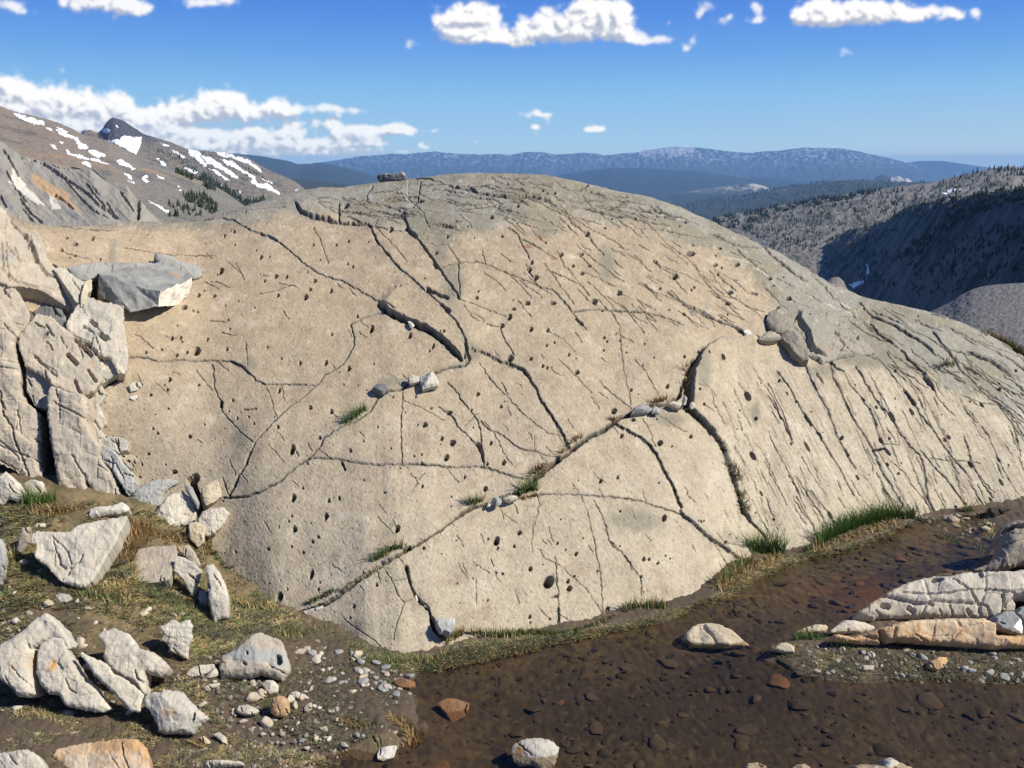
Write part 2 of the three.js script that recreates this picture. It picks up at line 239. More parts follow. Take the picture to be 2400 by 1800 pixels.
cr('D', 8, '1380,430 1385,570 1420,650 1430,720 1490,790 1540,850 1600,900 1640,930'); cr('D', 16, '1425,660 1435,710'); cr('D', 4, '1720,560 1760,650 1770,720 1795,770'); cr('D', 4, '1590,280 1592,340 1596,420'); cr('D', 8, '1580,715 1660,712'); cr('D', 8, '1440,1160 1460,1220 1482,1280');
cr('E', 24, '262,60 330,118 420,165 540,220 640,284 720,352 775,405', 1);
cr('E', 8, '890,350 960,370 1020,405 1100,430 1180,465 1220,520 1260,580 1290,660 1350,750 1400,830 1440,900 1475,975', 1); cr('E', 18, '1095,425 1180,465 1225,525');
cr('E', 5, '890,415 960,510 1030,590 1130,690 1200,760 1280,830 1340,870 1420,890'); cr('E', 10, '955,505 985,545');
cr('E', 8, '690,550 740,600 780,660 830,720 880,780 900,850 905,930 920,1000 925,1092', 1); cr('E', 34, '878,945 890,950 900,980'); cr('E', 20, '905,990 918,1050');
cr('E', 9, '630,700 700,745 740,790 750,830 820,890 880,955'); cr('E', 4, '410,660 500,700 580,740 670,790'); cr('E', 7, '400,600 395,700 385,850 390,960 395,1072', 1);
cr('E', 8, '900,790 960,850 1050,880 1100,930 1160,970 1250,990 1350,1020 1420,1030'); cr('E', 4, '1250,900 1250,980 1310,1040'); cr('E', 3, '930,800 1000,880 1050,990 1110,1080'); cr('E', 4, '800,830 850,770 890,740');
cr('E', 24, '2212,540 2190,640 2100,690 1960,700 1880,745 1800,780 1690,860 1600,900 1480,1000 1400,1050 1310,1110 1230,1180 1140,1260 1040,1305 950,1330 860,1352 800,1382 740,1430', 1); cr('E', 46, '1410,1040 1310,1120 1230,1180 1150,1260 1010,1310');
cr('E', 17, '740,1430 640,1510 560,1560 450,1625 380,1660', 1); cr('H', 30, '440,240 360,290 250,350 130,430 0,530 -112,600 -260,650 -420,680', 1);
cr('E', 9, '1290,1265 1450,1270 1560,1275 1680,1285 1820,1295 1940,1310 2050,1345 2160,1375 2212,1402', 1); cr('F', 14, '0,1405 60,1450 130,1520 190,1570 240,1600 300,1640', 1); cr('F', 6, '210,1525 250,1580 330,1600'); cr('F', 6, '190,1570 240,1640 300,1760');
cr('E', 4, '1282,1320 1270,1400 1245,1480 1235,1570 1240,1640'); cr('E', 4, '1500,1200 1550,1280 1590,1380 1610,1480 1635,1570'); cr('H', 6, '1635,180 1650,280 1680,400 1690,520 1700,695');
cr('E', 6, '1630,1310 1680,1400 1710,1480 1730,1580 1790,1640'); cr('H', 6, '1700,80 1730,190 1800,250 1850,310 1900,380 1940,430 1945,545'); cr('H', 12, '1835,285 1880,370');
cr('E', 6, '1780,810 1860,860 1960,910 2010,960 2060,1030 2090,1110 2140,1190 2170,1270 2205,1365', 1); cr('E', 10, '1990,945 2050,1010'); cr('E', 6, '1960,745 2090,770 2150,810 2240,860'); cr('E', 3, '1950,780 2000,860 2030,960');
cr('E', 6, '1670,540 1750,620 1820,670 1880,722'); cr('E', 5, '1760,100 1800,180 1820,400 1850,560 1878,695'); cr('E', 5, '1900,400 1970,480 2010,550 2060,640'); cr('E', 4, '1400,400 1470,470 1530,520 1570,570 1620,620'); cr('E', 6, '1030,200 1060,280 1120,370'); cr('E', 5, '910,180 1020,192'); cr('E', 6, '760,30 850,60 950,90 1040,112 1085,132'); cr('E', 4, '1330,215 1430,265 1520,350'); cr('E', 3, '1780,230 1900,290'); cr('E', 4, '1510,220 1560,290'); cr('E', 3, '460,1250 500,1180 540,1130'); cr('E', 4, '680,1090 720,1140 760,1190');
cr('H', 20, '420,360 430,420 450,490 480,560 540,610 570,650 580,700', 1); cr('H', 36, '485,565 555,630'); cr('H', 44, '585,700 605,760 650,810', 1);
cr('H', 7, '285,385 340,470 370,550 405,600 380,680 350,770 340,840', 1); cr('H', 5, '340,450 420,440'); cr('H', 5, '405,590 460,570'); cr('H', 6, '10,690 100,760 180,810 260,880');
cr('H', 5, '1290,240 1310,290 1390,330 1450,370 1500,420 1590,490 1640,570 1697,665'); cr('H', 7, '1390,330 1395,420 1410,520 1410,640'); cr('H', 16, '1412,620 1410,780');
cr('H', 3, '1300,170 1330,210'); cr('H', 3, '870,450 870,620');
// the block of the dome behind the stream, seamed by slanting partings
cr('F', 36, '0,700 60,735 130,800 190,870', 1); cr('F', 15, '190,870 240,930 280,1020 310,1120 330,1200 360,1280 380,1380 430,1450', 1); cr('F', 18, '380,1390 460,1470 540,1560');
cr('F', 56, '30,680 25,560 40,480 70,430', 1); cr('F', 22, '70,430 130,335 240,268 380,268 480,255', 1); cr('F', 14, '545,215 560,130 620,60'); cr('F', 12, '0,40 150,120 250,160 330,190 390,250 480,262', 1); cr('F', 22, '340,195 390,235');
cr('F', 9, '610,480 690,590 760,720 820,800 890,900 950,1000 1020,1110 1100,1280'); cr('F', 16, '790,770 830,830'); cr('F', 14, '870,870 900,910');
cr('F', 10, '780,420 830,540 870,620 930,730 970,830 1000,900 1060,1000 1120,1100'); cr('F', 16, '820,530 860,600'); cr('F', 20, '1050,980 1075,1015');
cr('F', 10, '950,420 960,530 1000,590 1040,680 1090,770 1150,860 1220,970 1250,1030 1280,1110 1340,1210 1400,1320 1450,1415', 1);
cr('F', 11, '1110,450 1170,570 1230,660 1290,730 1350,790 1390,860 1450,940 1530,1020 1560,1090 1575,1200 1585,1300 1640,1420', 1);
cr('F', 8, '1030,480 1060,570 1130,640 1190,720 1240,800 1260,890 1290,950'); cr('F', 9, '1240,380 1330,470 1420,590 1480,680 1540,760 1620,860 1690,960 1760,1060 1830,1130', 1); cr('F', 20, '1440,610 1500,690');
cr('F', 7, '1320,350 1400,460 1500,560 1570,650 1630,780 1700,900 1740,1000'); cr('F', 11, '1620,490 1700,560 1790,640 1850,730 1920,820 1980,900 2030,1010 2060,1080 2110,1170 2160,1250 2205,1315', 1); cr('F', 16, '1850,725 1985,905');
cr('F', 8, '1410,325 1470,400 1540,470 1580,540 1640,615', 1); cr('F', 6, '1640,620 1700,700 1760,760'); cr('F', 8, '1700,330 1760,390 1820,470 1900,560 2000,650 2100,740 2240,930', 1);
cr('F', 7, '1840,350 1900,380 2000,430 2080,480 2120,510', 1); cr('F', 7, '1215,165 1300,260 1400,320', 1); cr('F', 6, '1140,30 1230,110 1380,190 1480,260 1570,310 1640,370', 1); cr('F', 6, '1610,220 1680,300 1770,400 1800,460');
cr('F', 8, '550,640 600,720 650,800 690,890 710,940'); cr('F', 18, '1240,990 1300,980 1335,1020'); cr('F', 5, '1600,1035 1700,1050 1830,1060 1930,1070'); cr('F', 6, '1340,1060 1430,1130 1480,1220 1560,1300 1625,1420'); cr('F', 4, '1170,1150 1220,1220 1270,1320 1300,1350');
cr('F', 4, '520,1060 570,1160 620,1240 670,1340'); cr('F', 8, '830,1250 880,1330 940,1400 990,1480'); cr('F', 5, '720,1150 760,1240 830,1350 910,1500'); cr('F', 8, '1540,990 1620,1080 1700,1160 1760,1240 1830,1335'); cr('F', 8, '1820,900 1850,980 1870,1070 1900,1130 1950,1220 2010,1290'); cr('F', 5, '2050,700 2120,800 2180,880 2230,950'); cr('F', 4, '350,760 380,860'); cr('F', 4, '560,900 640,1060 760,1300'); cr('F', 5, '1380,870 1400,950 1290,950'); cr('F', 5, '90,580 160,600 200,650'); cr('F', 5, '130,690 200,740'); cr('F', 10, '860,500 900,560'); cr('F', 8, '1600,440 1700,480 1800,470'); cr('F', 10, '1130,340 1180,370 1240,400'); cr('F', 16, '940,400 980,460 1030,480'); cr('F', 6, '1930,470 1990,560 2100,640 2212,700'); cr('F', 8, '1430,200 1560,250 1700,330 1860,370'); cr('F', 7, '1950,330 2080,390 2212,470'); cr('F', 10, '1600,100 1760,150 1920,210');
cr('C', 8, '180,1100 280,1160 380,1190 500,1200'); cr('C', 8, '490,1160 560,1230 640,1310 720,1370 800,1420'); cr('C', 6, '0,1110 130,1130 260,1150'); cr('C', 10, '350,1210 400,1270 470,1330'); cr('C', 7, '830,1380 950,1480 1050,1580'); cr('C', 9, '-100,1480 0,1545 100,1600 200,1659', 1); cr('C', 4, '80,1340 200,1480 340,1600'); cr('C', 5, '600,1400 780,1480 900,1560'); cr('C', 6, '240,1010 420,1120 520,1160'); cr('C', 5, '700,1300 820,1360 1000,1450');
{ // fine partings that follow the grain of the rock
  const r = rng(1234), field = (poly, n, ang, jit, l0, l1, w0, w1) => { let x0 = 1e9, x1 = -1e9, y0 = 1e9, y1 = -1e9; for (const p of poly) { x0 = Math.min(x0, p[0]); x1 = Math.max(x1, p[0]); y0 = Math.min(y0, p[1]); y1 = Math.max(y1, p[1]); }
    for (let k = 0, t = 0; k < n && t < n * 20; t++) { let x = lerp(x0, x1, r()), y = lerp(y0, y1, r()); if (!inside(poly, x, y)) continue; k++; let a = (ang + (r() - .5) * jit) * Math.PI / 180; const len = lerp(l0, l1, r() * r()), w = lerp(w0, w1, r() * r()), N = 5, p = [[x, y]]; for (let i = 0; i < N; i++) { a += (r() - .5) * .22; x += Math.cos(a) * len / N; y += Math.sin(a) * len / N; p.push([x + (r() - .5) * 1.5, y + (r() - .5) * 1.5]); } for (let i = 0; i < N; i++) CR.push([w * [.5, .9, 1, .75, .4][i], [p[i], p[i + 1]], 0]); } };
  field(pts('F', '80,420 600,420 1200,440 2300,800 2300,1250 1500,1400 900,1500 420,1420 300,1000'), 90, 62, 9, 30, 190, .5, 1.3);
  field(pts('F', '900,100 1300,60 2000,240 2300,420 2300,800 1300,440'), 84, 33, 16, 30, 170, .5, 2);
  field(pts('P', '1080,470 1300,430 1500,500 1750,640 1700,690 1480,720 1250,640 1080,600'), 90, 36, 22, 20, 120, .5, 1.3);
  field(pts('P', '640,440 880,400 1100,384 1300,412 1500,470 1420,490 1150,440 960,500 760,470'), 110, 12, 30, 20, 130, .6, 2.1);
  field(pts('P', '300,520 900,560 1450,760 1450,860 1100,1260 600,1280 500,1000 280,900'), 75, 52, 34, 14, 70, .45, .8); field(pts('P', '1000,1100 1560,1000 1580,1240 1200,1330 900,1300'), 26, 60, 30, 14, 70, .45, .8); field(pts('P', '120,500 640,500 600,700 200,900'), 18, 8, 30, 20, 80, .45, .8);
}
const FISSURES = [[15, .45, pts('D', '112,270 128,380 150,480 165,600 205,690 280,740 290,850 305,950 305,1060 315,1160 350,1260 400,1340')], [13, .3, pts('D', '660,1000 700,1070 760,1150 830,1260')], [13, .3, pts('D', '570,1150 610,1250 650,1340')], [8, .2, pts('D', '190,120 120,220 60,110')], [9, .25, pts('A', '330,1330 420,1450 500,1560')], [7, .2, pts('D', '600,300 700,400 780,500 660,560')], [9, .2, pts('A', '600,1400 610,1520 640,1560')], [8, .2, pts('D', '1240,1180 1270,1300 1290,1400 1200,1480 1180,1560')]];
const PITS = [];   // x, y, half width, half height in frame units
const pit = (z, s) => s.trim().split(/\s+/).forEach(t => { const [x, y, a, b] = t.split(',').map(Number), p = at(z, x, y); PITS.push([p[0], p[1], a / 3 * .85, b / 3 * .85, z === 'F' ? 1 : 0]); });
pit('E', '195,195,14,26 45,445,12,18 445,250,14,16 540,823,18,16 650,915,9,13 720,940,20,18 680,1035,16,20 1035,695,10,10 885,620,12,10 1040,185,15,14 1090,130,16,20 1228,208,12,14 1335,213,10,12 1095,395,22,20 1225,400,12,10 1303,447,9,9 1473,370,9,10 595,320,9,12 660,255,10,9 970,935,9,12 1053,1060,14,16 945,1072,8,12 932,1232,14,16 525,1217,8,10 360,1490,18,25 533,1622,8,10 1005,1577,18,28 1155,1518,13,14 1120,1605,8,8 1012,1622,7,10 2095,1420,14,22 2065,937,18,18 1820,885,10,14 1765,735,16,20 1890,790,14,10 2110,575,10,14 1875,598,8,9 235,840,4,12 580,712,9,6 335,638,6,7 800,1155,7,10 472,1027,6,7 320,975,5,6 142,1170,7,5 700,740,18,12 1525,490,14,12 1845,355,7,6 1700,335,6,6 845,718,6,7 520,1020,6,7 280,1255,10,7 1805,1382,6,7 2060,1190,5,6 1790,1160,8,10 1420,1430,5,4 210,413,6,6 570,350,6,7 240,40,10,10');
pit('D', '1195,65,16,16 1275,345,22,26 1345,270,7,14 1470,330,9,12 1100,527,10,14 1085,590,8,10 978,626,10,8 1287,560,9,6 1430,680,14,20 1505,655,8,10 1535,775,6,10 1895,985,18,32 1807,590,9,18 2012,712,12,12 2148,735,10,16 1230,893,10,10 1020,873,8,8 990,842,6,8 960,1003,9,8 1130,1122,18,12 1265,1165,26,34 1898,1290,16,28 2195,1290,8,14 2110,1408,14,22 1907,1490,14,18 2022,1567,8,10 1887,1600,7,6 1728,1617,12,8 2110,405,10,18 1940,405,8,10 1170,262,6,12 1180,285,5,6 1212,352,8,9 1048,337,6,6 945,355,8,9 1090,715,5,8 915,1070,5,10 900,1153,8,7 1070,1075,4,8 1960,1225,6,8 1480,145,6,6 1490,200,7,5 1730,305,6,7 1820,375,5,6 2150,225,8,6 1645,810,8,8 2075,910,10,10 790,540,5,4 1325,815,5,5 1870,1440,6,8');
pit('G', '1905,105,13,20 2110,25,12,24 2010,400,14,34 1805,548,22,34 2060,498,8,8 2068,450,6,7 1728,237,12,8 1887,217,6,6 2020,185,8,10 1855,495,5,10');
pit('H', '365,105,15,24 232,480,9,10 85,615,10,14 1005,190,18,28 1155,135,13,13 1225,368,12,14 1345,452,34,40 1470,447,10,14 1480,493,16,18 1043,407,8,8 1120,224,8,7 1220,680,9,12 1352,692,7,8 1958,308,9,15 1995,306,7,11 2052,330,8,10 1660,383,5,7 1725,635,14,24 2095,38,12,18 1002,404,4,6 535,240,7,8 645,282,5,5 850,440,4,5 740,190,5,4 2100,285,6,5 950,180,7,8 60,690,8,7');
pit('B', '520,900,20,9 320,1085,18,18 1380,850,8,6 1140,940,12,8 1040,1125,10,6 1420,1250,16,12 1555,1240,14,8 1558,1362,14,8 1608,1315,10,6 1260,1393,16,16 1220,1345,8,18 1232,1298,10,12 1640,1540,20,16 1800,1485,18,14 1590,1110,16,18 1900,1005,14,7 1705,1068,10,6 875,1540,10,10 885,1495,8,6 2160,1385,18,18 2030,1290,20,6 2065,1455,6,6 1115,1595,16,8 1090,1650,16,20 1205,1555,18,12 1370,1557,20,10 350,1470,5,5 380,1470,5,5 40,1305,6,6 48,1150,8,6 540,1415,5,5 730,800,30,10 2060,960,12,8 970,1010,16,12 615,1250,12,10 1690,1600,8,6 2120,1600,7,6 175,1165,6,5 30,905,20,14');
pit('A', '600,1127,10,12 430,1128,8,7 485,1170,20,9 838,1130,6,5 953,1100,7,5 1430,1340,18,22 1287,1495,11,12 1387,1503,12,10 1788,1380,14,12 1690,1255,12,14 1745,1250,8,6 2040,1410,12,12 2010,1468,10,8 2145,1478,10,12 1980,1518,16,16 1803,1508,10,12 1715,1410,8,9 1858,1385,9,11 2027,1160,8,6 2178,1167,9,7 1610,1072,10,7 1520,1170,5,6 485,1243,8,8 1320,1465,5,5 1460,1565,6,5 1545,1540,6,5 1195,1585,18,14 1250,1605,6,5 1280,1612,8,5 1660,1210,6,5 1495,1082,6,5 1455,1115,8,10 1650,1585,5,5');
pit('F', '415,640,26,32 245,398,16,18 130,695,10,8 670,625,7,12 445,1025,22,30 500,1270,12,20 585,1435,14,8 800,965,12,38 1130,1162,10,20 1155,670,12,16 1345,780,22,38 1475,740,14,22 1062,720,10,16 1275,925,14,20 1720,900,14,16 1695,920,10,16 1940,685,12,18 2058,1195,12,26 1570,1415,12,20 1860,1080,20,26 1995,1310,12,26 290,43,10,10 5,110,12,16 690,10,14,10 1240,720,10,12 1365,660,7,8 695,950,8,10 945,1410,14,26 680,870,12,30 110,1450,6,14 2195,625,8,14 100,360,12,12 145,380,8,7 1100,580,6,6 1410,1070,7,5 1865,663,6,5 2110,1080,6,8 1765,1350,10,8 340,1560,5,6 1320,1080,10,14');
pit('C', '45,1240,30,13 232,1210,12,8 200,1320,16,10 343,1315,16,10 300,1490,22,12 228,1520,10,6 285,1560,16,10 465,1495,18,8 683,1530,16,10 580,1450,10,5 645,1395,6,5 60,1185,8,5 207,1253,6,5 550,1405,18,8');

// ---------------------------------------------------------------- the dome
const DOME_CREST = [[-400, 380, 5.3], [-60, 445, 5.3], [20, 468, 5.3], [95, 492, 5.3], [180, 486, 5.5], [300, 478, 5.8], [420, 479, 6.1], [480, 462, 6.3], [560, 437, 6.5], [650, 414, 6.7], [740, 405, 6.8], [810, 396, 6.9], [880, 390, 6.95], [930, 383, 7], [1000, 377, 7], [1100, 379, 7], [1160, 381, 7], [1220, 389, 7], [1300, 405, 7], [1400, 427, 7], [1480, 452, 6.9], [1540, 481, 6.9], [1620, 519, 6.8], [1700, 560, 6.7], [1780, 608, 6.6], [1850, 637, 6.6], [1900, 652, 6.6], [1960, 665, 6.6], [2050, 689, 6.7], [2140, 730, 6.8], [2212, 775, 6.9], [2300, 830, 7], [2440, 900, 7], [2640, 985, 7], [2900, 1060, 7]];
const footP = pts('P', '-450,1205 -60,1205 100,1218 250,1242 350,1264 430,1282 490,1296 590,1308 690,1345 760,1380 830,1408 900,1412 960,1396 1015,1382 1120,1374 1220,1364 1330,1334 1420,1316 1470,1304 1530,1270 1570,1236 1608,1188 1640,1190 1715,1194 1760,1178 1815,1153 1870,1136 1980,1114 2080,1096 2150,1092 2212,1088 2300,1080 2440,1072 2640,1078 2900,1100');
const foot = footP.map(p => { const q0 = toFlat(p, .03), h = p[0] < 500 ? { x: q0[0], y: .03, z: q0[1] } : groundHit(p[0], p[1]), r = Math.hypot(h.x, h.z) - .05, f = r / (r + .05); const q = frameOf(h.x * f, h.y - .06, h.z * f); return [q[0], q[1], r]; });
const dome = hill({ crest: DOME_CREST, foot, nu: 1790, nf: 540, nb: 16, x0: -170, x1: 2620, pow: 1.75, soft: .006, footSoft: .02, drop: .5, behind: 1.2 });
const domeBase = { pos: dome.pos.slice(), nrm: dome.nrm.slice() };
const domeNormal = (px, py) => { const v = dome.vert(px, py) * 3; return new THREE.Vector3(domeBase.nrm[v], domeBase.nrm[v + 1], domeBase.nrm[v + 2]); };
{
  // blocks between the open joints
  const S = 2, bw = 1130, bh = 700, oy = 300, ox = -30, grid = new Int16Array(bw * bh).fill(-1), wall = new Uint8Array(bw * bh); const crestY = DOME_CREST.map(p => [p[0], p[1]]), footY = footP;
  for (let X = 0; X < bw; X++) { const x = X * S + ox, a = table(crestY, x) + 3, b = table(footY, x) - 2; for (let Y = 0; Y < bh; Y++) { const y = Y * S + oy; if (y < a || y > b || X < 2 || X > bw - 3) wall[Y * bw + X] = 1; } }
  for (const [hw, p, joint] of CR) if (joint) { const ext = (a, b) => { const l = Math.hypot(a[0] - b[0], a[1] - b[1]) || 1; return [a[0] + (a[0] - b[0]) / l * 16, a[1] + (a[1] - b[1]) / l * 16]; }, pp = [ext(p[0], p[1]), ...p, ext(p[p.length - 1], p[p.length - 2])]; for (let i = 0; i + 1 < pp.length; i++) { const n = Math.ceil(Math.hypot(pp[i + 1][0] - pp[i][0], pp[i + 1][1] - pp[i][1])); for (let k = 0; k <= n; k++) { const x = lerp(pp[i][0], pp[i + 1][0], k / n), y = lerp(pp[i][1], pp[i + 1][1], k / n), q = 5; for (let b = -q; b <= q; b += 2) for (let a = -q; a <= q; a += 2) { const X = Math.round((x + a - ox) / S), Y = Math.round((y + b - oy) / S); if (X >= 0 && Y >= 0 && X < bw && Y < bh) wall[Y * bw + X] = 1; } } } }
  const size = []; let next = 0;
  for (let s = 0; s < bw * bh; s++) if (grid[s] < 0 && !wall[s]) { const st = [s]; grid[s] = next; let n = 0; while (st.length) { const c = st.pop(); n++; const x = c % bw; for (const d of [x > 0 ? c - 1 : -1, x < bw - 1 ? c + 1 : -1, c - bw, c + bw]) if (d >= 0 && d < bw * bh && grid[d] < 0 && !wall[d]) { grid[d] = next; st.push(d); } } size.push(n); next++; }
  for (let s = 0; s < bw * bh; s++) if (grid[s] >= 0 && size[grid[s]] < 700) grid[s] = -1;
  let front = []; for (let s = 0; s < bw * bh; s++) if (grid[s] >= 0) front.push(s);
  while (front.length) { const nx = []; for (const c of front) { const x = c % bw; for (const d of [x > 0 ? c - 1 : -1, x < bw - 1 ? c + 1 : -1, c - bw, c + bw]) if (d >= 0 && d < bw * bh && grid[d] < 0) { grid[d] = grid[c]; nx.push(d); } } front = nx; }
  const keep = [...new Set(grid)].sort((a, b) => a - b), slab = new Map(keep.map((k, i) => [k, i]));
  const rr = rng(31), lift = keep.map(() => (rr() - .5) * .004), tiltx = keep.map(() => (rr() - .5) * .00005);
  const slabAt = (x, y) => slab.get(grid[clamp(Math.round((y - oy) / S), 0, bh - 1) * bw + clamp(Math.round((x - ox) / S), 0, bw - 1)]);
  const raise = (z, x, y, v) => { const p = at(z, x, y); lift[slabAt(p[0], p[1])] = v; };
  raise('F', 1250, 700, .012);
  const STEPS = [[pts('E', '240,30 330,112 420,160 540,215 640,280 720,348 790,410'), .035, 60], [pts('B', '835,800 880,845 1000,866 1100,886 1200,874 1290,886 1390,920'), .018, 30], [pts('F', '1405,318 1470,396 1540,466 1580,536 1640,612'), .022, 40], [pts('F', '742,92 736,150 790,250 816,340 870,390 930,408'), .045, 90], [pts('F', '1840,346 1900,376 2000,426 2080,476 2120,508'), .022, 40], [pts('F', '1205,150 1300,256 1400,316'), .018, 30], [pts('F', '1140,30 1230,106 1380,186 1480,256 1570,306 1640,366'), .015, 30], [pts('A', '1910,900 1950,950 2050,988 2190,1016'), .022, 40], [pts('F', '0,690 60,732 130,798 190,868 240,930 280,1020 310,1120 330,1200 360,1280 380,1380 430,1450'), .018, 50], [pts('F', '30,690 25,560 40,480 70,430 130,335 240,268 380,268 480,255'), -.045, 40], [pts('B', '170,1030 230,1160 330,1290 400,1370 490,1450 570,1520 640,1590 690,1650 740,1700 790,1790 805,1840'), -.02, 40], [pts('C', '180,1095 280,1156 380,1186 500,1196'), .01, 20], [pts('C', '490,1156 560,1226 640,1306 720,1366 800,1416'), .01, 20], [pts('F', '1610,216 1680,296 1770,396 1800,456'), .012, 30], [pts('H', '-420,676 -260,646'), .001, 30]];
  const steps = STEPS.map(([p, hgt, dec]) => { let a = 1e9, b = -1e9, c = 1e9, d = -1e9; for (const q of p) { a = Math.min(a, q[0]); b = Math.max(b, q[0]); c = Math.min(c, q[1]); d = Math.max(d, q[1]); } const m = dec * 3; return { p, hgt, dec, box: [a - m, b + m, c - m, d + m] }; });
  const stepAt = (x, y) => { let h = 0; for (const s of steps) { if (x < s.box[0] || x > s.box[1] || y < s.box[2] || y > s.box[3]) continue; let best = 1e9, side = 0, end = 1; for (let i = 0; i + 1 < s.p.length; i++) { const a = s.p[i], b = s.p[i + 1], d = segDist(a[0], a[1], b[0], b[1], x, y); if (d < best - 1e-6) { best = d; const cx = (b[0] - a[0]) * (y - a[1]) - (b[1] - a[1]) * (x - a[0]); side = cx < 0 ? 1 : -1; const L = Math.hypot(b[0] - a[0], b[1] - a[1]), t = ((x - a[0]) * (b[0] - a[0]) + (y - a[1]) * (b[1] - a[1])) / L; end = 1; if (i === 0) end = Math.min(end, smooth(-6, 18, t)); if (i === s.p.length - 2) end = Math.min(end, smooth(-6, 18, L - t)); } } if (s.hgt < 0) side = -side; h += Math.abs(s.hgt) * end * Math.exp(-best / s.dec) * smooth(-2.4, 2.4, side * best); } return h; };
  // lookup of joints and pits
  const C = 24, cols = 110, hash = new Map(), put = (k, v) => { if (!hash.has(k)) hash.set(k, []); hash.get(k).push(v); };
  CR.forEach(([hw, p], q) => { for (let i = 0; i + 1 < p.length; i++) { const m = hw + 14; for (let Y = Math.floor((Math.min(p[i][1], p[i + 1][1]) - m) / C); Y <= (Math.max(p[i][1], p[i + 1][1]) + m) / C; Y++) for (let X = Math.floor((Math.min(p[i][0], p[i + 1][0]) - m) / C); X <= (Math.max(p[i][0], p[i + 1][0]) + m) / C; X++) put(Y * cols + X, [q, i]); } });
  const r2 = rng(77); for (let i = 0; i < 260; i++) { const x = r2() * 2250, y = 400 + r2() * 950, s = .9 + r2() * r2() * 2.2; PITS.push([x, y, s, s * (.8 + r2() * .7)]); }
  const ph = new Map(); PITS.forEach((p, q) => { const m = Math.max(p[2], p[3]) * 1.8 + 2; for (let Y = Math.floor((p[1] - m) / C); Y <= (p[1] + m) / C; Y++) for (let X = Math.floor((p[0] - m) / C); X <= (p[0] + m) / C; X++) { const k = Y * cols + X; if (!ph.has(k)) ph.set(k, []); ph.get(k).push(p); } });
  const { nu, nv, pos, nrm, col, P, cls } = dome, B = domeBase;
  const TAN = [.350, .275, .180], PINK = [.345, .258, .166], CREAM = [.405, .350, .252], GREY = [.195, .180, .130], BLUE = [.25, .255, .225], RUST = [.26, .12, .05], SOIL_SHADE = [.030, .023, .015], PALE = [.54, .49, .39];  // the seam colour is soil brown deepened with painted crack shade
  const stains = [['B', 540, 1010, 150, 80], ['B', 720, 1450, 80, 150], ['B', 640, 1240, 60, 90], ['B', 1340, 1090, 90, 50], ['E', 840, 350, 60, 80], ['B', 1720, 1290, 60, 130], ['F', 1180, 400, 230, 60], ['F', 110, 480, 60, 150], ['B', 1240, 1000, 200, 60], ['D', 1560, 900, 60, 110], ['E', 2130, 780, 120, 50], ['H', 1900, 60, 200, 90], ['D', 1610, 420, 50, 60], ['E', 340, 540, 110, 40], ['A', 730, 1220, 30, 90], ['F', 470, 740, 30, 90], ['H', 60, 760, 90, 70], ['B', 900, 1050, 90, 60], ['F', 900, 480, 120, 50]].map(([z, x, y, a, b]) => [...at(z, x, y), a / 3, b / 3]);
  const greyTop = [[0, 486], [300, 484], [480, 490], [640, 462], [760, 470], [880, 500], [960, 545], [1060, 500], [1150, 455], [1300, 470], [1420, 500], [1560, 555], [1660, 640], [1720, 740], [1800, 785], [1880, 790], [1960, 800], [2100, 850], [2212, 900]];
  for (let v = 0; v < nu * nv; v++) {
    const x0 = B.pos[v * 3], y0 = B.pos[v * 3 + 1], z0 = B.pos[v * 3 + 2], front = v < nu * dome.nf, px = P[v * 2], py = P[v * 2 + 1], dist = Math.hypot(x0, y0 - EYE, z0), k = PX * dist;
    const wx = px + 2.4 * noise(px / 11, py / 11, 1) + .6 * noise(px / 3.6, py / 3.6, 4), wy = py + 2.4 * noise(px / 11, py / 11, 2) + .6 * noise(px / 3.6, py / 3.6, 5);
    const s = front ? slabAt(wx, wy) : slabAt(px, Math.max(py, 340)); cls[v] = s;
    let h = .030 * fbm(x0 * 1.1, y0 * 1.1, z0 * 1.1, 2) + .011 * fbm(x0 * 4.3, y0 * 4.3, z0 * 4.3 + 9, 3), grain = noise(x0 * 33, y0 * 33, z0 * 33) * .0010 + noise(x0 * 83, y0 * 83, z0 * 83) * .0010 + noise(x0 * 190, y0 * 190, z0 * 190) * .0008;
    const block = smooth(1470, 1560, px) * smooth(700, 800, py);   // seamed block: finer partings along its grain
    const ga = lerp(-.55, .47, block), along = px * Math.sin(ga) + py * Math.cos(ga), across = px * Math.cos(ga) - py * Math.sin(ga);
    const stria = noise(across / 5, along / 60, 7), stria2 = noise(across / 13, along / 150, 3); 
    const tb = lerp(.62, .47, block), ta = px * Math.sin(tb) + py * Math.cos(tb), tc = px * Math.cos(tb) - py * Math.sin(tb), tick = noise(tc / 2.4, ta / 7, 21);
    h += grain + (.0004 + .002 * block) * stria - (.004 * block) * Math.abs(stria2) - .003 * smooth(.45, .7, tick);
    const topRough = smooth(80, -10, py - table(greyTop, px)) * (front ? 1 : .6);
    h += topRough * (.014 * ridged(x0 * 3.1, y0 * 9, z0 * 3.1, 3) - .008);
    const fadeTop = front ? smooth(1, .93, ((v / nu) | 0) / dome.nf) * .7 + .3 : .3;
    h += lift[s] * fadeTop; if (front) h += stepAt(wx, wy);
    let seam = 0, margin = 0, hole = 0;
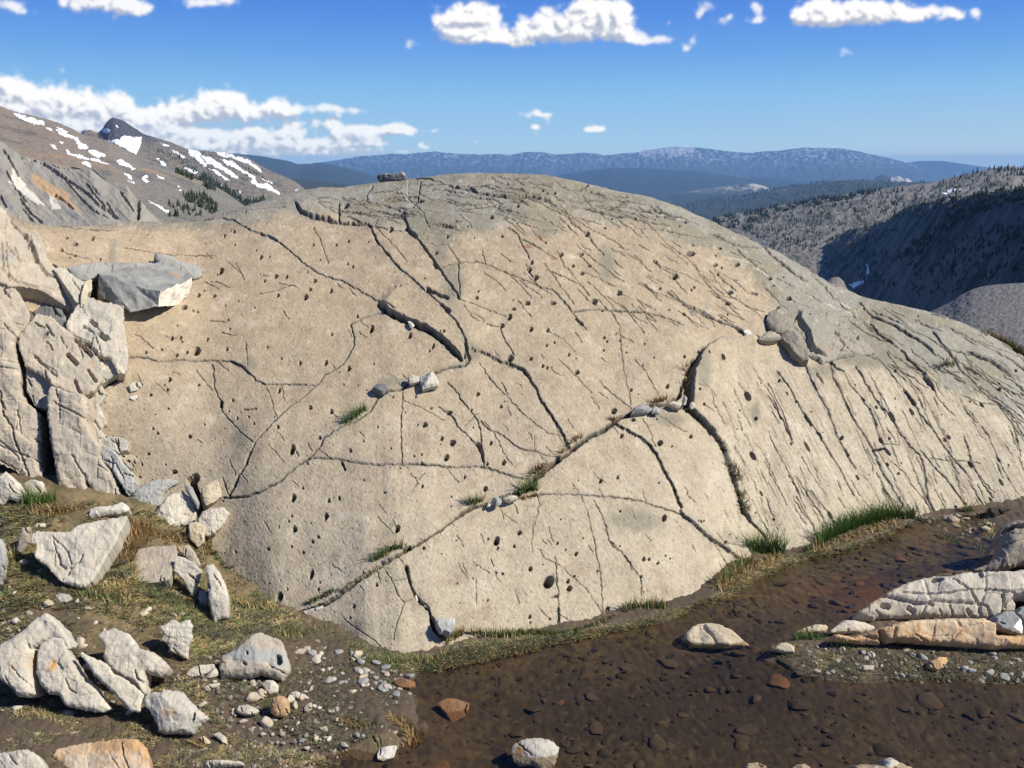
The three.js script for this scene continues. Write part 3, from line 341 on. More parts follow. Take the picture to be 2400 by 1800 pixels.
    if (front) {
      const key = Math.floor(wy / C) * cols + Math.floor(wx / C), list = hash.get(key);
      let deep = 0, rnd = 0;
      if (list) for (const [q, i] of list) { const [hw0, p] = CR[q], hw = Math.max(.45, hw0 * (1 + .3 * noise(wx / (9 + hw0 * 2), wy / (9 + hw0 * 2), q))), d = segDist(p[i][0], p[i][1], p[i + 1][0], p[i + 1][1], wx, wy), m = Math.max(hw, .7);
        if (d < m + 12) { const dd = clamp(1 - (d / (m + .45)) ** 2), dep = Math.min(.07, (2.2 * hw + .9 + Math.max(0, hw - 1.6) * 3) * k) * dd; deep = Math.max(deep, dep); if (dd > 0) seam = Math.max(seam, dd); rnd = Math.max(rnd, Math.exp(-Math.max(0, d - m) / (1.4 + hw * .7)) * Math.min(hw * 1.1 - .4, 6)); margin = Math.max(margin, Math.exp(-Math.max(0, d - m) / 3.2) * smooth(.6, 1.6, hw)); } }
      h -= deep + rnd * k * .10; if (px < 480 && py > 460) for (const [w, dp, p] of FISSURES) { let d = 1e9; for (let i = 0; i + 1 < p.length; i++) d = Math.min(d, segDist(p[i][0], p[i][1], p[i + 1][0], p[i + 1][1], wx, wy)); if (d < w * 1.3) h -= dp * smooth(w * 1.3, w * .5, d); }
      const pl = ph.get(Math.floor(py / C) * cols + Math.floor(px / C));
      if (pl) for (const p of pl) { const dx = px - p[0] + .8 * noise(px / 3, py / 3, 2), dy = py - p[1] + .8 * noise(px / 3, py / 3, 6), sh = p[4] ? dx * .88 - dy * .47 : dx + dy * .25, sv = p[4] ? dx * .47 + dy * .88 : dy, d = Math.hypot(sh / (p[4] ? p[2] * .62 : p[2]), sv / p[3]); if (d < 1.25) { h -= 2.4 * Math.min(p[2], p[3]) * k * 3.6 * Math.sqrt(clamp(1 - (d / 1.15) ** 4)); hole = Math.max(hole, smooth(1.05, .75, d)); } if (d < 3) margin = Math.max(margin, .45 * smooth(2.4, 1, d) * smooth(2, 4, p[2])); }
    }
    pos[v * 3] = x0 + B.nrm[v * 3] * h; pos[v * 3 + 1] = y0 + B.nrm[v * 3 + 1] * h; pos[v * 3 + 2] = z0 + B.nrm[v * 3 + 2] * h;
    // the colour of the stone: warm rind, grey lichen on the top and along the joints, pale grains
    const n1 = fbm(x0 * 1.7, y0 * 1.7, z0 * 1.7 + 3, 4), n2 = fbm(x0 * 9, y0 * 9, z0 * 9, 4), n3 = noise(x0 * 60, y0 * 60, z0 * 60), n4 = noise(x0 * 140, y0 * 140, z0 * 140 + 3);
    let c = mixc(TAN, PINK, smooth(-.25, .45, n1) * smooth(1200, 500, px * .35 + py));
    c = mixc(c, CREAM, clamp(smooth(700, 1400, py + px * .12) * .75 + block * .35 + n1 * .25));
    c = mixc(c, PALE, smooth(.15, .55, n2) * .3); c = mixc(c, [.27, .205, .14], smooth(.05, .6, -n2) * .5);
    const gy = table(greyTop, px) + 46 * fbm(px / 60, py / 45, 3, 4) + 22 * stria; let g = smooth(26, -22, py - gy); if (!front) g = 1;
    const band = smooth(.30, .62, fbm(across / 34, along / 120, 12, 4)) * .8; g = Math.max(g, band * .75, margin * (.55 + .5 * n2) * .9);
    c = mixc(c, n1 > 0 ? GREY : mixc(GREY, BLUE, .5), clamp(g * (.88 + .25 * n2)));
    c = mixc(c, BLUE, margin * smooth(.1, .5, noise(px / 30, py / 30, 9)) * .6);
    c = mixc(c, [.27, .20, .13], smooth(.35, .75, stria) * .3 * (.2 + block)); c = mixc(c, [.13, .10, .07], smooth(.38, .6, tick) * .6); c = mixc(c, PALE, smooth(.35, .7, n4) * .32); c = mixc(c, [.16, .12, .08], smooth(.42, .72, n3) * .5 + smooth(.5, .75, -n4) * .3);  // dark ticks paint in the shade of tiny pits
    const rust = [[1167, 516, 9, 6], [1142, 537, 13, 4], [100, 420, 20, 8], [1195, 564, 10, 4], [852, 595, 6, 3], [780, 440, 5, 4]]; for (const q of rust) { const d = Math.hypot((px - q[0]) / q[2], (py - q[1]) / q[3]); if (d < 1.6) c = mixc(c, RUST, smooth(1.3, .5, d + n2 * .8) * .75); }
    if (hole > 0) c = mixc(c, [.022, .017, .012], hole * .9); if (seam > 0) c = mixc(c, SOIL_SHADE, smooth(.1, .6, seam) * clamp(.8 + n2 * .9));  // pit insides painted near black as shade; seams mix soil and painted shade
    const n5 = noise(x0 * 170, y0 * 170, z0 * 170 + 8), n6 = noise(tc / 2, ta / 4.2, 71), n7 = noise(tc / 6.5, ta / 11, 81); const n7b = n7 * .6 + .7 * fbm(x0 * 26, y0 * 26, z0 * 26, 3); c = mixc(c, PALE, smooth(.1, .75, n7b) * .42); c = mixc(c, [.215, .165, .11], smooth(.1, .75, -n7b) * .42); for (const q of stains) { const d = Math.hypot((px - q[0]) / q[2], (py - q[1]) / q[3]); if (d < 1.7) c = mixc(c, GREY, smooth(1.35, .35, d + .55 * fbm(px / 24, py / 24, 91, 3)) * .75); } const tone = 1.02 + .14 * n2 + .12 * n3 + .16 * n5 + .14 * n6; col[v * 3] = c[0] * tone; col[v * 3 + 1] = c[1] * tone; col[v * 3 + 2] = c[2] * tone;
  }
  normalsOf(dome);
  // white veins and scratches of quartz are drawn into the stone's own colour
  const veins = [pts('B', '430,760 425,870 480,930'), pts('B', '380,810 430,870 480,915 490,950'), pts('C', '270,1270 420,1300 520,1370 600,1440'), pts('C', '900,1560 1010,1590 1100,1640'), pts('H', '45,160 40,300 45,400'), pts('G', '1630,20 1700,180 1860,600'), pts('F', '2000,560 2120,640 2212,770'), pts('F', '1010,20 1100,60 1150,130 1170,180')];
  for (let v = 0; v < nu * dome.nf; v++) { const px = P[v * 2], py = P[v * 2 + 1]; for (const p of veins) { const q0 = p[0], q1 = p[p.length - 1]; if (px < Math.min(q0[0], q1[0]) - 40 || px > Math.max(q0[0], q1[0]) + 40 || py < Math.min(q0[1], q1[1]) - 20 || py > Math.max(q0[1], q1[1]) + 20) continue; let d = 9; for (let i = 0; i + 1 < p.length; i++) d = Math.min(d, segDist(p[i][0], p[i][1], p[i + 1][0], p[i + 1][1], px, py)); if (d < 1.6) for (let q = 0; q < 3; q++) col[v * 3 + q] = lerp(col[v * 3 + q], [.74, .70, .62][q], smooth(1.6, .4, d) * .34); } }
  const root = new THREE.Group(); root.name = numbered('rock_outcrop'); scene.add(root);
  tag(root, 'huge tan glacier-polished rock dome, cracked and pitted, rising from the stream bank', 'rock outcrop');
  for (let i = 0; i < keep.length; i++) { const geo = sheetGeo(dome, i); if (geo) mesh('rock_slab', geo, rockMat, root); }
  console.log('slabs', keep.length);
}
const footLine = footP.map(p => [p[0], p[1]]);
const standOn = (x, y) => { const g = groundHit(x, y); if (y > table(footLine, x) + 2) return g; const d = dome.spot(x, y); return d.distanceTo(STATION) < g.distanceTo(STATION) ? d : g; };
const domeSpot = (px, py) => dome.spot(px, py);

// ---------------------------------------------------------------- ground sheet and stream
{
  const az = []; for (let a = -180; a < -36; a += 9) az.push(a); for (let i = 0; i <= 980; i++) az.push(-36 + 84 * i / 980); for (let a = 57; a <= 180; a += 9) az.push(a);
  const rr = []; for (let i = 0; i < 10; i++) rr.push(.02 + i * .2); const s0 = EYE / 1.98, s1 = EYE / 9; for (let i = 0; i <= 285; i++) rr.push(EYE / lerp(s0, s1, i / 285)); for (let i = 1; i <= 26; i++) rr.push(9 * Math.pow(1.12, i));
  const g = sheet(az.length, rr.length);
  const MUD = [.060, .042, .027], PEAT = [.10, .072, .046], STRAW = [.25, .185, .085], MOSS = [.085, .078, .03], BED = [.040, .030, .014], SILT = [.092, .068, .030], GRIT = [.13, .10, .065], ORANGE = [.15, .075, .025];
  for (let j = 0; j < rr.length; j++) for (let i = 0; i < az.length; i++) {
    const a = az[i] * Math.PI / 180, x = Math.sin(a) * rr[j], z = -Math.cos(a) * rr[j], v = j * az.length + i, sd = shore(x, z);
    g.pos[v * 3] = x; g.pos[v * 3 + 1] = groundH(x, z); g.pos[v * 3 + 2] = z;
    const n1 = fbm(x * 2.1, 5, z * 2.1, 4), n2 = fbm(x * 9, 6, z * 9, 4), n3 = noise(x * 60, 7, z * 60), n4 = fbm(x * 28, 3, z * 28, 3); let c;
    if (sd < 0) { c = mixc(BED, SILT, smooth(-.35, .4, n1 + n4 * .7)); c = mixc(c, MUD, smooth(.0, .5, -n2)); const n8 = noise(x * 44, 9, z * 30), n9 = noise(x * 95, 4, z * 70); c = mixc(c, [.16, .12, .06], smooth(.25, .6, n8) * .35); c = mixc(c, [.022, .016, .010], smooth(.2, .6, -n8 + n9 * .4) * .7); c = mixc(c, [.13, .07, .025], smooth(.35, .6, n2 - n9 * .2) * .4); const o = Math.hypot(x - 1.5, z + 3.35); c = mixc(c, ORANGE, smooth(.35, .05, o + n2 * .2) * .8); }
    else { c = mixc(MUD, PEAT, smooth(-.3, .4, n1)); const up = smooth(.1, .5, sd) * smooth(-.4, -1.4, x) * smooth(-2.3, -3.0, z); c = mixc(c, mixc(STRAW, MOSS, smooth(-.2, .3, n2)), clamp(up * (.55 + n1))); c = mixc(c, GRIT, smooth(.25, .6, n4) * .5); c = mixc(c, MOSS, smooth(.15, .5, n2) * .5); }
    const t = (1 + .3 * n3) * (sd < 0 ? .78 : 1); for (let q = 0; q < 3; q++) g.col[v * 3 + q] = Math.max(.008, c[q] * t);
  }
  normalsOf(g); for (let k = 0; k < g.nrm.length; k++) g.nrm[k] *= 1;
  tag(mesh('ground', sheetGeo(g), soilMat), 'brown damp soil bank and stream bed between the stones', null, null, 'structure');
  // water surface
  const shape = new THREE.Shape(); const grown = waterXZ.map(([x, z]) => [x, z]); let cx = 0, cz = 0; grown.forEach(p => { cx += p[0] / grown.length; cz += p[1] / grown.length; });
  grown.forEach(([x, z], i) => { const b = grown[(i + 1) % grown.length], a = grown[(i + grown.length - 1) % grown.length], tx = b[0] - a[0], tz = b[1] - a[1], l = Math.hypot(tx, tz) || 1; let nx = tz / l, nz = -tx / l; if (inside(waterXZ, x + nx * .02, z + nz * .02)) { nx = -nx; nz = -nz; } const q = [x + nx * .05, z + nz * .05]; i ? shape.lineTo(q[0], -q[1]) : shape.moveTo(q[0], -q[1]); });
  const wg = new THREE.ShapeGeometry(shape); wg.rotateX(-Math.PI / 2);
  const uv = wg.attributes.uv, wp = wg.attributes.position; for (let i = 0; i < uv.count; i++) uv.setXY(i, wp.getX(i) / 1.2, wp.getZ(i) / 1.2);
  const N = 512, rip = new Uint8Array(N * N * 4), per = (u, v, f, o) => { const a = u * 2 * Math.PI, b = v * 2 * Math.PI; return noise(Math.cos(a) * f + o, Math.sin(a) * f + Math.cos(b) * f * .7, Math.sin(b) * f * .7 + o); };
  for (let j = 0; j < N; j++) for (let i = 0; i < N; i++) { const u = i / N, v = j / N, q = .5 + .22 * per(u, v, 1.6, 3) + .14 * per(u, v, 4.3, 9) + .07 * per(u, v, 10, 5), k = (j * N + i) * 4; rip[k] = rip[k + 1] = rip[k + 2] = clamp(q) * 255; rip[k + 3] = 255; }
  const rt = new THREE.DataTexture(rip, N, N); rt.wrapS = rt.wrapT = THREE.RepeatWrapping; rt.magFilter = THREE.LinearFilter; rt.minFilter = THREE.LinearFilter; rt.needsUpdate = true;
  const water = new THREE.MeshPhysicalMaterial({ color: new THREE.Color(.84, .77, .68), transmission: 1, thickness: 0, roughness: .04, ior: 1.33, specularIntensity: .58, bumpMap: rt, bumpScale: .009 });
  tag(mesh('stream_water', wg, water), 'shallow clear brown stream running past the foot of the rock dome', null, null, 'structure');
}

// ---------------------------------------------------------------- hills, ranges, snow
const LOOSE = { castShadow: true };
function terrain(name, label, o) {
  const g = hill(o), { nu, nv, pos, nrm, col, P, cls } = g, base = pos.slice(), amp = o.amp || 1.5, f = o.freq || .02;
  const snow = (o.snow || []), sq = o.squash || 1;
  for (let v = 0; v < nu * nv; v++) {
    const px = P[v * 2], py = P[v * 2 + 1], front = v < nu * o.nf, r = Math.hypot(base[v * 3], base[v * 3 + 2]), x = base[v * 3] / r, k = PX * r, az = Math.atan2(base[v * 3], -base[v * 3 + 2]) / PX;
    const rad = Math.log(r) / PX * (o.radial || .3), edge = front ? Math.min(1, (o.nf - 1 - Math.floor(v / nu)) / 5 + (o.crestRough ?? .5)) : .5;
    const a = o.shape ? o.shape(az * f, rad * f, px, py) : .6 * ridged(az * f, rad * f, 3, 4) + .5 * fbm(az * f * 3, rad * f * 3, 8, 3);
    base[v * 3 + 1] += a * amp * k * edge * .999; pos[v * 3 + 1] = base[v * 3 + 1];
    cls[v] = 0;
    if (front && snow.length) { const wx = px + 2.4 * noise(px / 3.4, py / 3.4, 1) + 2 * noise(px / 12, py / 9, 5), wy = py + 1.8 * noise(px / 3.4, py / 3.4, 7) + 1.3 * noise(px / 12, py / 9, 2); snow.forEach((p, i) => { if (inside(p, wx, wy)) { cls[v] = i + 1; pos[v * 3 + 1] += k * .5; } }); }
  }
  normalsOf(g);
  for (let v = 0; v < nu * nv; v++) { const px = P[v * 2], py = P[v * 2 + 1], az = Math.atan2(pos[v * 3], -pos[v * 3 + 2]) / PX, rad = Math.log(Math.hypot(pos[v * 3], pos[v * 3 + 2])) / PX * (o.radial || .3); const c = o.color(az, rad, px, py, pos[v * 3 + 1]); col[v * 3] = Math.max(.01, c[0]); col[v * 3 + 1] = Math.max(.01, c[1]); col[v * 3 + 2] = Math.max(.01, c[2]); }
  if (!snow.length) { g.mesh = tag(mesh(name, sheetGeo(g), rockMat), label, null, null, 'structure'); return g; }
  const root = new THREE.Group(); root.name = numbered(name); scene.add(root); tag(root, label, null, null, 'structure');
  mesh('rock_face', sheetGeo(g, 0), rockMat, root);
  snow.forEach((p, i) => { const geo = sheetGeo(g, i + 1); if (geo) mesh('snow_patch', geo, snowMat, root); });
  return g;
}
const three = (s, z, d) => s.trim().split(/\s+/).map((t, i, all) => { const [x, y, q] = t.split(',').map(Number), p = at(z, x, y); return [p[0], p[1], q || (Array.isArray(d) ? lerp(d[0], d[1], i / (all.length - 1)) : d)]; });
const speck = (a, r, f, o = 4) => fbm(a * f, r * f, 5.5, o);

const farRange = terrain('far_range', 'hazy blue mountain range with snow along its crest on the horizon', { crest: [...three('-200,650 0,622 110,602 220,596 330,582 400,590 500,579 600,570 680,576 760,586 900,589 1000,586 1100,592 1190,573 1290,573 1400,590 1480,585 1560,578 1650,583 1700,597 1800,585 1900,578 1980,560 2050,552 2120,541 2180,537', 'B', 15000), ...three('0,546 60,543 120,546 220,560 330,572 440,580 520,570 600,568 700,555 790,543 880,548 1020,550 1120,565 1280,600 1400,630 1500,655 1650,710 1740,745 1850,790 2000,850', 'C', 15000)], foot: three('400,480 2212,480', 'P', 8500), nu: 760, nf: 90, x0: 560, x1: 2180, pow: 1.3, soft: .0008, amp: 4.6, freq: .04, crestRough: .42, radial: .12, backfloor: -1500,
  color: (a, r, px, py, h) => { const n = speck(a, r, .05), m = fbm(a * .12, r * .2, 3, 3), top = smooth(372, 340, py + 9 * n); let c = mixc([.05, .06, .05], [.17, .17, .16], smooth(.05, .5, n) * (.25 + .5 * top)); c = mixc(c, [.55, .56, .58], smooth(.02, .4, m + .3 * speck(a, r, .3, 2) + (px > 1380 && px < 1500 ? .5 * smooth(350, 322, py) : 0) + (px > 1720 && px < 1790 ? .16 * smooth(340, 322, py) : 0)) * smooth(375, 335, py) * .75); return c; } });
terrain('far_range', 'faint blue mountain range lowest and farthest behind the right end', { crest: three('100,720 900,650 1300,650 1460,641 1540,629 1680,628 1800,646 1950,667 2212,700 2500,740 3300,800', 'C', 18000), foot: three('1700,470 2400,470', 'P', 12000), nu: 300, nf: 24, x0: 1600, x1: 2560, pow: 1.3, soft: .0008, amp: 1.5, freq: .03, backfloor: -1500, color: (a, r) => mixc([.04, .05, .04], [.1, .1, .09], smooth(0, .5, speck(a, r, .05))) });
const forest = (a, r, g) => { const n = speck(a, r, .35, 3), m = speck(a, r, .04); return mixc(mixc([.012, .019, .014], [.03, .04, .026], clamp(.5 + n)), [.30, .27, .23], smooth(.3, .55, m + g) * .6); };
terrain('wooded_hills', 'blue forested hills in the haze below the far range', { crest: [...three('-300,1150 300,1080 800,960 1100,800 1400,720 1600,690 1750,672 2000,680', 'B', 9500), ...three('0,690 150,702 300,722 420,742 520,737 700,752 860,768 1000,800 1200,860 1800,1000', 'C', 9000)], foot: three('900,520 2000,520', 'P', 5200), nu: 560, nf: 50, x0: 700, x1: 2060, pow: 1.4, soft: .001, amp: 1.6, freq: .03, backfloor: -1300, color: (a, r, px, py) => forest(a, r, -.16) });
terrain('wooded_hills', 'dark blue forested foothill between the snowy peak and the far range', { crest: three('-100,420 200,380 380,350 440,331 500,331 560,337 620,347 650,357 690,351 740,361 800,377 860,400 930,440 1050,490', 'P', 7600), foot: three('380,480 940,480', 'P', 3800), nu: 460, nf: 50, x0: 150, x1: 1040, pow: 1.4, soft: .001, amp: 1.8, freq: .03, backfloor: -1100, color: (a, r, px, py) => forest(a, r, -.12) });
terrain('wooded_ridge', 'dark green forested ridge just left of the dome top', { crest: three('350,470 480,420 600,392 640,386 700,394 760,402 840,425 900,450 1020,500', 'P', 3300), foot: three('560,500 900,500', 'P', 1500), nu: 400, nf: 40, x0: 380, x1: 1010, pow: 1.4, soft: .001, amp: 3.2, freq: .18, crestRough: 1, backfloor: -900, color: (a, r) => forest(a, r, -.3) });
terrain('granite_knob', 'distant knoll of pale bare granite above dark forest', { crest: three('-1100,1150 -700,1000 -300,880 -100,850 0,828 150,815 230,801 300,790 380,779 460,776 520,790 580,811 700,860 1000,1000 1400,1200', 'C', 6400), foot: three('1350,540 1750,540', 'P', 3300), nu: 500, nf: 46, x0: 1150, x1: 1900, pow: 1.3, soft: .001, amp: 2, freq: .06, backfloor: -900, color: (a, r, px, py) => { const n = speck(a, r, .06), b = smooth(425, 403, py + 14 * n) * smooth(0, .3, n + .12); return mixc(forest(a, r, -.1), [.50, .46, .38], b * .85); } });
terrain('granite_knob', 'small pale granite peak beside a dark wooded hump, above the forest ridge', { crest: three('1150,790 1220,752 1260,728 1300,719 1340,732 1365,738 1400,726 1430,746 1455,738 1492,766 1560,790', 'C', 7200), foot: three('1840,430 2010,430', 'P', 5600), nu: 150, nf: 30, x0: 1860, x1: 1992, pow: 1.3, soft: .0006, amp: 1.1, freq: .1, backfloor: -900, color: (a, r, px, py) => px > 1925 ? mixc([.44, .41, .36], [.2, .2, .18], smooth(0, .5, speck(a, r, .1))) : forest(a, r, -.2) });
const ridgeG = terrain('wooded_ridge', 'long dark blue forested ridge right of the dome', { crest: three('-1100,1250 -700,1080 -250,930 0,905 200,880 400,862 540,826 650,803 760,787 900,767 1000,759 1150,753 1300,763 1480,767 1640,768 1800,790 2100,850 2600,1000 3200,1200', 'C', 4300), foot: three('1380,560 2212,520', 'P', 1900), nu: 760, nf: 110, x0: 1130, x1: 2500, pow: 1.25, soft: .0012, amp: 3.2, freq: .11, crestRough: .9, backfloor: -900, color: (a, r, px, py) => forest(a, r, px < 1740 ? .02 : -.14) });

// left: brown slope with snow, the dark peak behind it
const S_BROWN = [pts('A', '85,325 130,335 165,345 160,362 200,352 250,372 292,382 285,402 230,402 170,380 120,358'), pts('A', '290,412 330,425 345,440 320,438'), pts('A', '360,410 400,425 440,450 430,458 385,440'), pts('A', '355,428 400,450 440,465 500,485 520,510 560,535 575,548 560,562 510,555 500,520 480,492 420,480 385,468'), pts('A', '380,512 410,514 405,526'), pts('A', '325,525 350,528 372,560 345,556'), pts('A', '420,560 450,575 460,590 520,600 580,620 640,622 650,632 720,655 700,660 640,645 560,628 500,615 440,592'), pts('A', '566,565 600,560 640,580 680,595 680,612 610,606 580,586'), pts('A', '525,642 560,637 592,660 590,678 560,670'), pts('A', '750,630 780,625 830,650 860,680 885,688 860,696 820,672 775,662'), pts('A', '790,700 820,712 855,742 850,752 815,730'), pts('A', '820,757 872,775 870,785 830,770'), pts('A', '925,740 950,722 965,730 940,750 965,770 950,778 920,762'), pts('A', '960,892 1000,910 1060,940 1100,966 1080,968 1010,930'), pts('A', '1010,728 1050,740 1062,756 1030,745'), pts('A', '1145,792 1165,798 1160,808'), pts('A', '1150,820 1170,826 1165,838')];
const brown = terrain('mountain_slope', 'brown stony mountain slope with snow patches on the left', { crest: three('-120,205,460 0,230,440 33,243,430 80,253,420 123,265,410 160,281,400 177,291,395 203,298,390 233,305,380 293,338,360 333,351,345 380,371,330 417,385,320 467,405,310 490,418,300 520,440,290 570,480,280', 'P', 300), foot: three('-120,470,110 100,500,105 300,530,95 600,560,90', 'P', 100), nu: 640, nf: 300, x0: -40, x1: 560, pow: 1.25, soft: .002, amp: 5, freq: .028, crestRough: .35, radial: .5, backfloor: -200, snow: S_BROWN,
  color: (a, r, px, py) => { const n = speck(a, r, .05), m = speck(a, r, .3, 3), q = speck(a, r, .014, 3); let c = mixc([.195, .155, .118], [.165, .155, .13], smooth(-.1, .3, n + (px - 200) / 420)); c = mixc(c, [.085, .08, .07], smooth(.1, .45, q + m * .4) * .8); c = mixc(c, [.30, .285, .25], smooth(.2, .5, m) * .6); c = mixc(c, [.10, .105, .05], smooth(.05, .4, n) * smooth(330, 380, px) * .7); c = mixc(c, [.33, .20, .09], smooth(.1, .4, -q + n * .6) * smooth(20, 5, Math.abs(py - 358 - (px - 200) * .12)) * .7); return c; } });
const S_PEAK = [pts('A', '655,445 690,428 712,440 706,462 680,456'), pts('A', '708,512 760,500 800,480 850,478 870,490 915,480 915,530 900,560 878,598 850,580 820,560 780,545 730,522'), pts('A', '668,512 700,516 690,532'), pts('A', '1000,618 1035,625 1030,640'), pts('A', '1036,640 1060,640 1074,675 1050,668'), pts('A', '1040,520 1090,540 1085,548 1045,530'), pts('A', '1115,560 1150,580 1205,620 1190,622 1130,585'), pts('A', '1220,555 1260,560 1300,590 1290,600 1340,660 1335,678 1290,650 1240,600 1220,590'), pts('A', '1190,680 1230,678 1280,710 1270,735 1230,710'), pts('A', '1290,590 1360,610 1420,650 1470,690 1545,740 1540,752 1470,720 1410,685 1340,650'), pts('A', '1400,585 1480,600 1560,615 1640,650 1700,700 1690,708 1610,660 1500,620 1420,600'), pts('A', '1430,630 1500,640 1560,680 1600,710 1650,740 1660,775 1740,790 1800,830 1810,855 1760,835 1660,800 1630,780 1630,750 1560,700 1470,665'), pts('A', '1350,565 1440,568 1520,590 1510,600 1430,590 1370,578'), pts('A', '1345,680 1400,700 1490,760 1470,762 1400,722'), pts('A', '1690,745 1760,775 1770,790 1720,770'), pts('A', '1540,832 1565,840 1555,852'), pts('A', '1340,860 1365,870 1355,886'), pts('A', '1415,780 1440,800 1430,808'), pts('A', '1905,818 1930,822 1920,834'), pts('A', '750,405 765,420 760,432'), pts('A', '1510,572 1600,576 1630,600 1610,606 1560,590'), pts('A', '1660,618 1700,636 1680,640'), pts('A', '1725,676 1755,690 1735,690')];
const peak = terrain('mountain_peak', 'dark pointed rocky peak with snowfields and a long snowy shoulder', { crest: three('60,330 120,305 173,291 180,283 197,282 210,289 222,280 228,268 234,261 243,255 262,260 283,273 297,282 310,291 340,300 367,308 395,320 417,326 450,327 483,331 533,341 565,360 583,370 617,384 640,395 660,412 700,450', 'P', [1750, 1150]), foot: three('60,470,640 700,520,480', 'P', 560), nu: 620, nf: 240, x0: 120, x1: 690, pow: 1.3, soft: .0012, amp: 7, freq: .03, crestRough: .2, radial: .5, backfloor: -500, snow: S_PEAK,
  color: (a, r, px, py) => { const n = speck(a, r, .05), m = speck(a, r, .3, 3); let c = mixc([.17, .145, .11], [.12, .115, .10], smooth(-.1, .3, n)); const top = smooth(0, 26, 315 + (px - 235) * .12 - py - 14 * n) * smooth(205, 235, px) * smooth(350, 310, px); c = mixc(c, [.055, .058, .065], top); c = mixc(c, [.20, .12, .10], smooth(250, 215, px) * .6); c = mixc(c, [.05, .052, .055], smooth(.12, .4, n + m * .5) * .75); c = mixc(c, [.26, .25, .22], smooth(.25, .5, m) * .4); c = mixc(c, [.06, .065, .045], smooth(.1, .35, fbm(a * .11, r * .2, 2, 3)) * smooth(.2, .6, 1 - Math.abs(px - 390) / 160) * .8); return c; } });

// right: the lit granite hillside and the darker one before it
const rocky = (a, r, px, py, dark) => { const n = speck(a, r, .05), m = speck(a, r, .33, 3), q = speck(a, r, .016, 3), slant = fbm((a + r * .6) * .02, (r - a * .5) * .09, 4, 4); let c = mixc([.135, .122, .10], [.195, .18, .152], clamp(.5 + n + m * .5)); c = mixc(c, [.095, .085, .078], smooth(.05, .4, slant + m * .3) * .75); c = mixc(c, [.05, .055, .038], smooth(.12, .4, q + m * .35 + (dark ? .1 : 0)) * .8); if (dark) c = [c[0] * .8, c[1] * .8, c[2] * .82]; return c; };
const lit = terrain('granite_hillside', 'grey granite hillside scattered with conifers across the valley', { crest: three('-500,1500 -250,1230 60,1060 160,1016 210,1000 340,975 440,960 600,925 760,895 900,870 1050,850 1200,829 1400,800 1640,768 1760,736 1830,720 1950,691 2060,672 2140,668 2212,687 2350,710 2600,740 3200,800', 'C', [1500, 1250]), foot: three('1480,740,560 1800,760,520 2212,760,480 2400,760,480', 'P', 500), nu: 760, nf: 230, x0: 1320, x1: 2560, pow: 1.3, soft: .0012, amp: 7, freq: .032, crestRough: .2, radial: .5, backfloor: -500, snow: [pts('C', '1675,846 1700,842 1720,828 1770,818 1772,826 1740,838 1705,862'), pts('C', '1785,822 1804,820 1800,834 1788,832'), pts('C', '1806,878 1848,878 1840,888 1812,886'), pts('C', '1726,888 1746,890 1740,900')],
  color: (a, r, px, py) => rocky(a, r, px, py, false) });
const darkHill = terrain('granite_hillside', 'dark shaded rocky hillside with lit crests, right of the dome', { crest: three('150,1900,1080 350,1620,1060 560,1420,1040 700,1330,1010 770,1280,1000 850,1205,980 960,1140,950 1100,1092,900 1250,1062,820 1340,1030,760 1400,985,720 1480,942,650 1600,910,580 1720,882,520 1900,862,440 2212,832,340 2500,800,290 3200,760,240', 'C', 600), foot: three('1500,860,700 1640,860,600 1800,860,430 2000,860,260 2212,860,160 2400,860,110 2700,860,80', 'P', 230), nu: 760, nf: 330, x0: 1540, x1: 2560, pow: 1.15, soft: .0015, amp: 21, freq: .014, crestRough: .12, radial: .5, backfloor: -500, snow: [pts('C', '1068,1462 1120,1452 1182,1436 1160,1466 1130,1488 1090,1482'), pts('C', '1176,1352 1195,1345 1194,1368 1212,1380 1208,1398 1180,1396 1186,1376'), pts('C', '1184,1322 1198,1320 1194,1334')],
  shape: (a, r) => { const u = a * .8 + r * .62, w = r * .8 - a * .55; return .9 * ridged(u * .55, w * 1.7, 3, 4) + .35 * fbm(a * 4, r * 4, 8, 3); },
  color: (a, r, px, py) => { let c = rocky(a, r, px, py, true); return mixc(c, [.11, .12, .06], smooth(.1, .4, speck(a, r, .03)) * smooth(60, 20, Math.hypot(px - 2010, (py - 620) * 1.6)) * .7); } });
terrain('granite_knob', 'small light grey rounded knob below the snow at the dome edge', { crest: three('820,1640 870,1500 945,1400 970,1385 1010,1380 1045,1410 1060,1450 1085,1480 1110,1520 1160,1640', 'C', 150), foot: three('1760,660,90 1860,680,90', 'P', 90), nu: 130, nf: 50, x0: 1752, x1: 1862, pow: 1.5, soft: .001, amp: 1.5, freq: .06, backfloor: -60, color: (a, r) => mixc([.17, .15, .13], [.08, .075, .07], smooth(0, .5, speck(a, r, .2))) });
terrain('granite_knob', 'rounded bare rock knob painted dark as in shade, low at the right edge', { crest: three('1150,2050 1300,1850 1480,1680 1600,1610 1720,1555 1800,1502 1880,1462 1960,1440 2100,1427 2212,1422 2400,1440 2600,1470 3200,1560', 'C', [70, 90]), foot: three('1950,850,30 2400,860,30', 'P', 30), nu: 420, nf: 130, x0: 1870, x1: 2560, pow: 1.6, soft: .002, amp: 4.5, freq: .05, crestRough: .3, radial: .4, backfloor: -60, color: (a, r, px, py) => { const n = speck(a, r, .12), s = fbm((a + r) * .03, (r - a) * .16, 2, 3); return mixc(mixc([.09, .087, .083], [.15, .143, .133], clamp(.5 + n)), [.03, .03, .03], smooth(.1, .4, s) * .8); } });  // rock colour darkened to stand in for the knob's shade
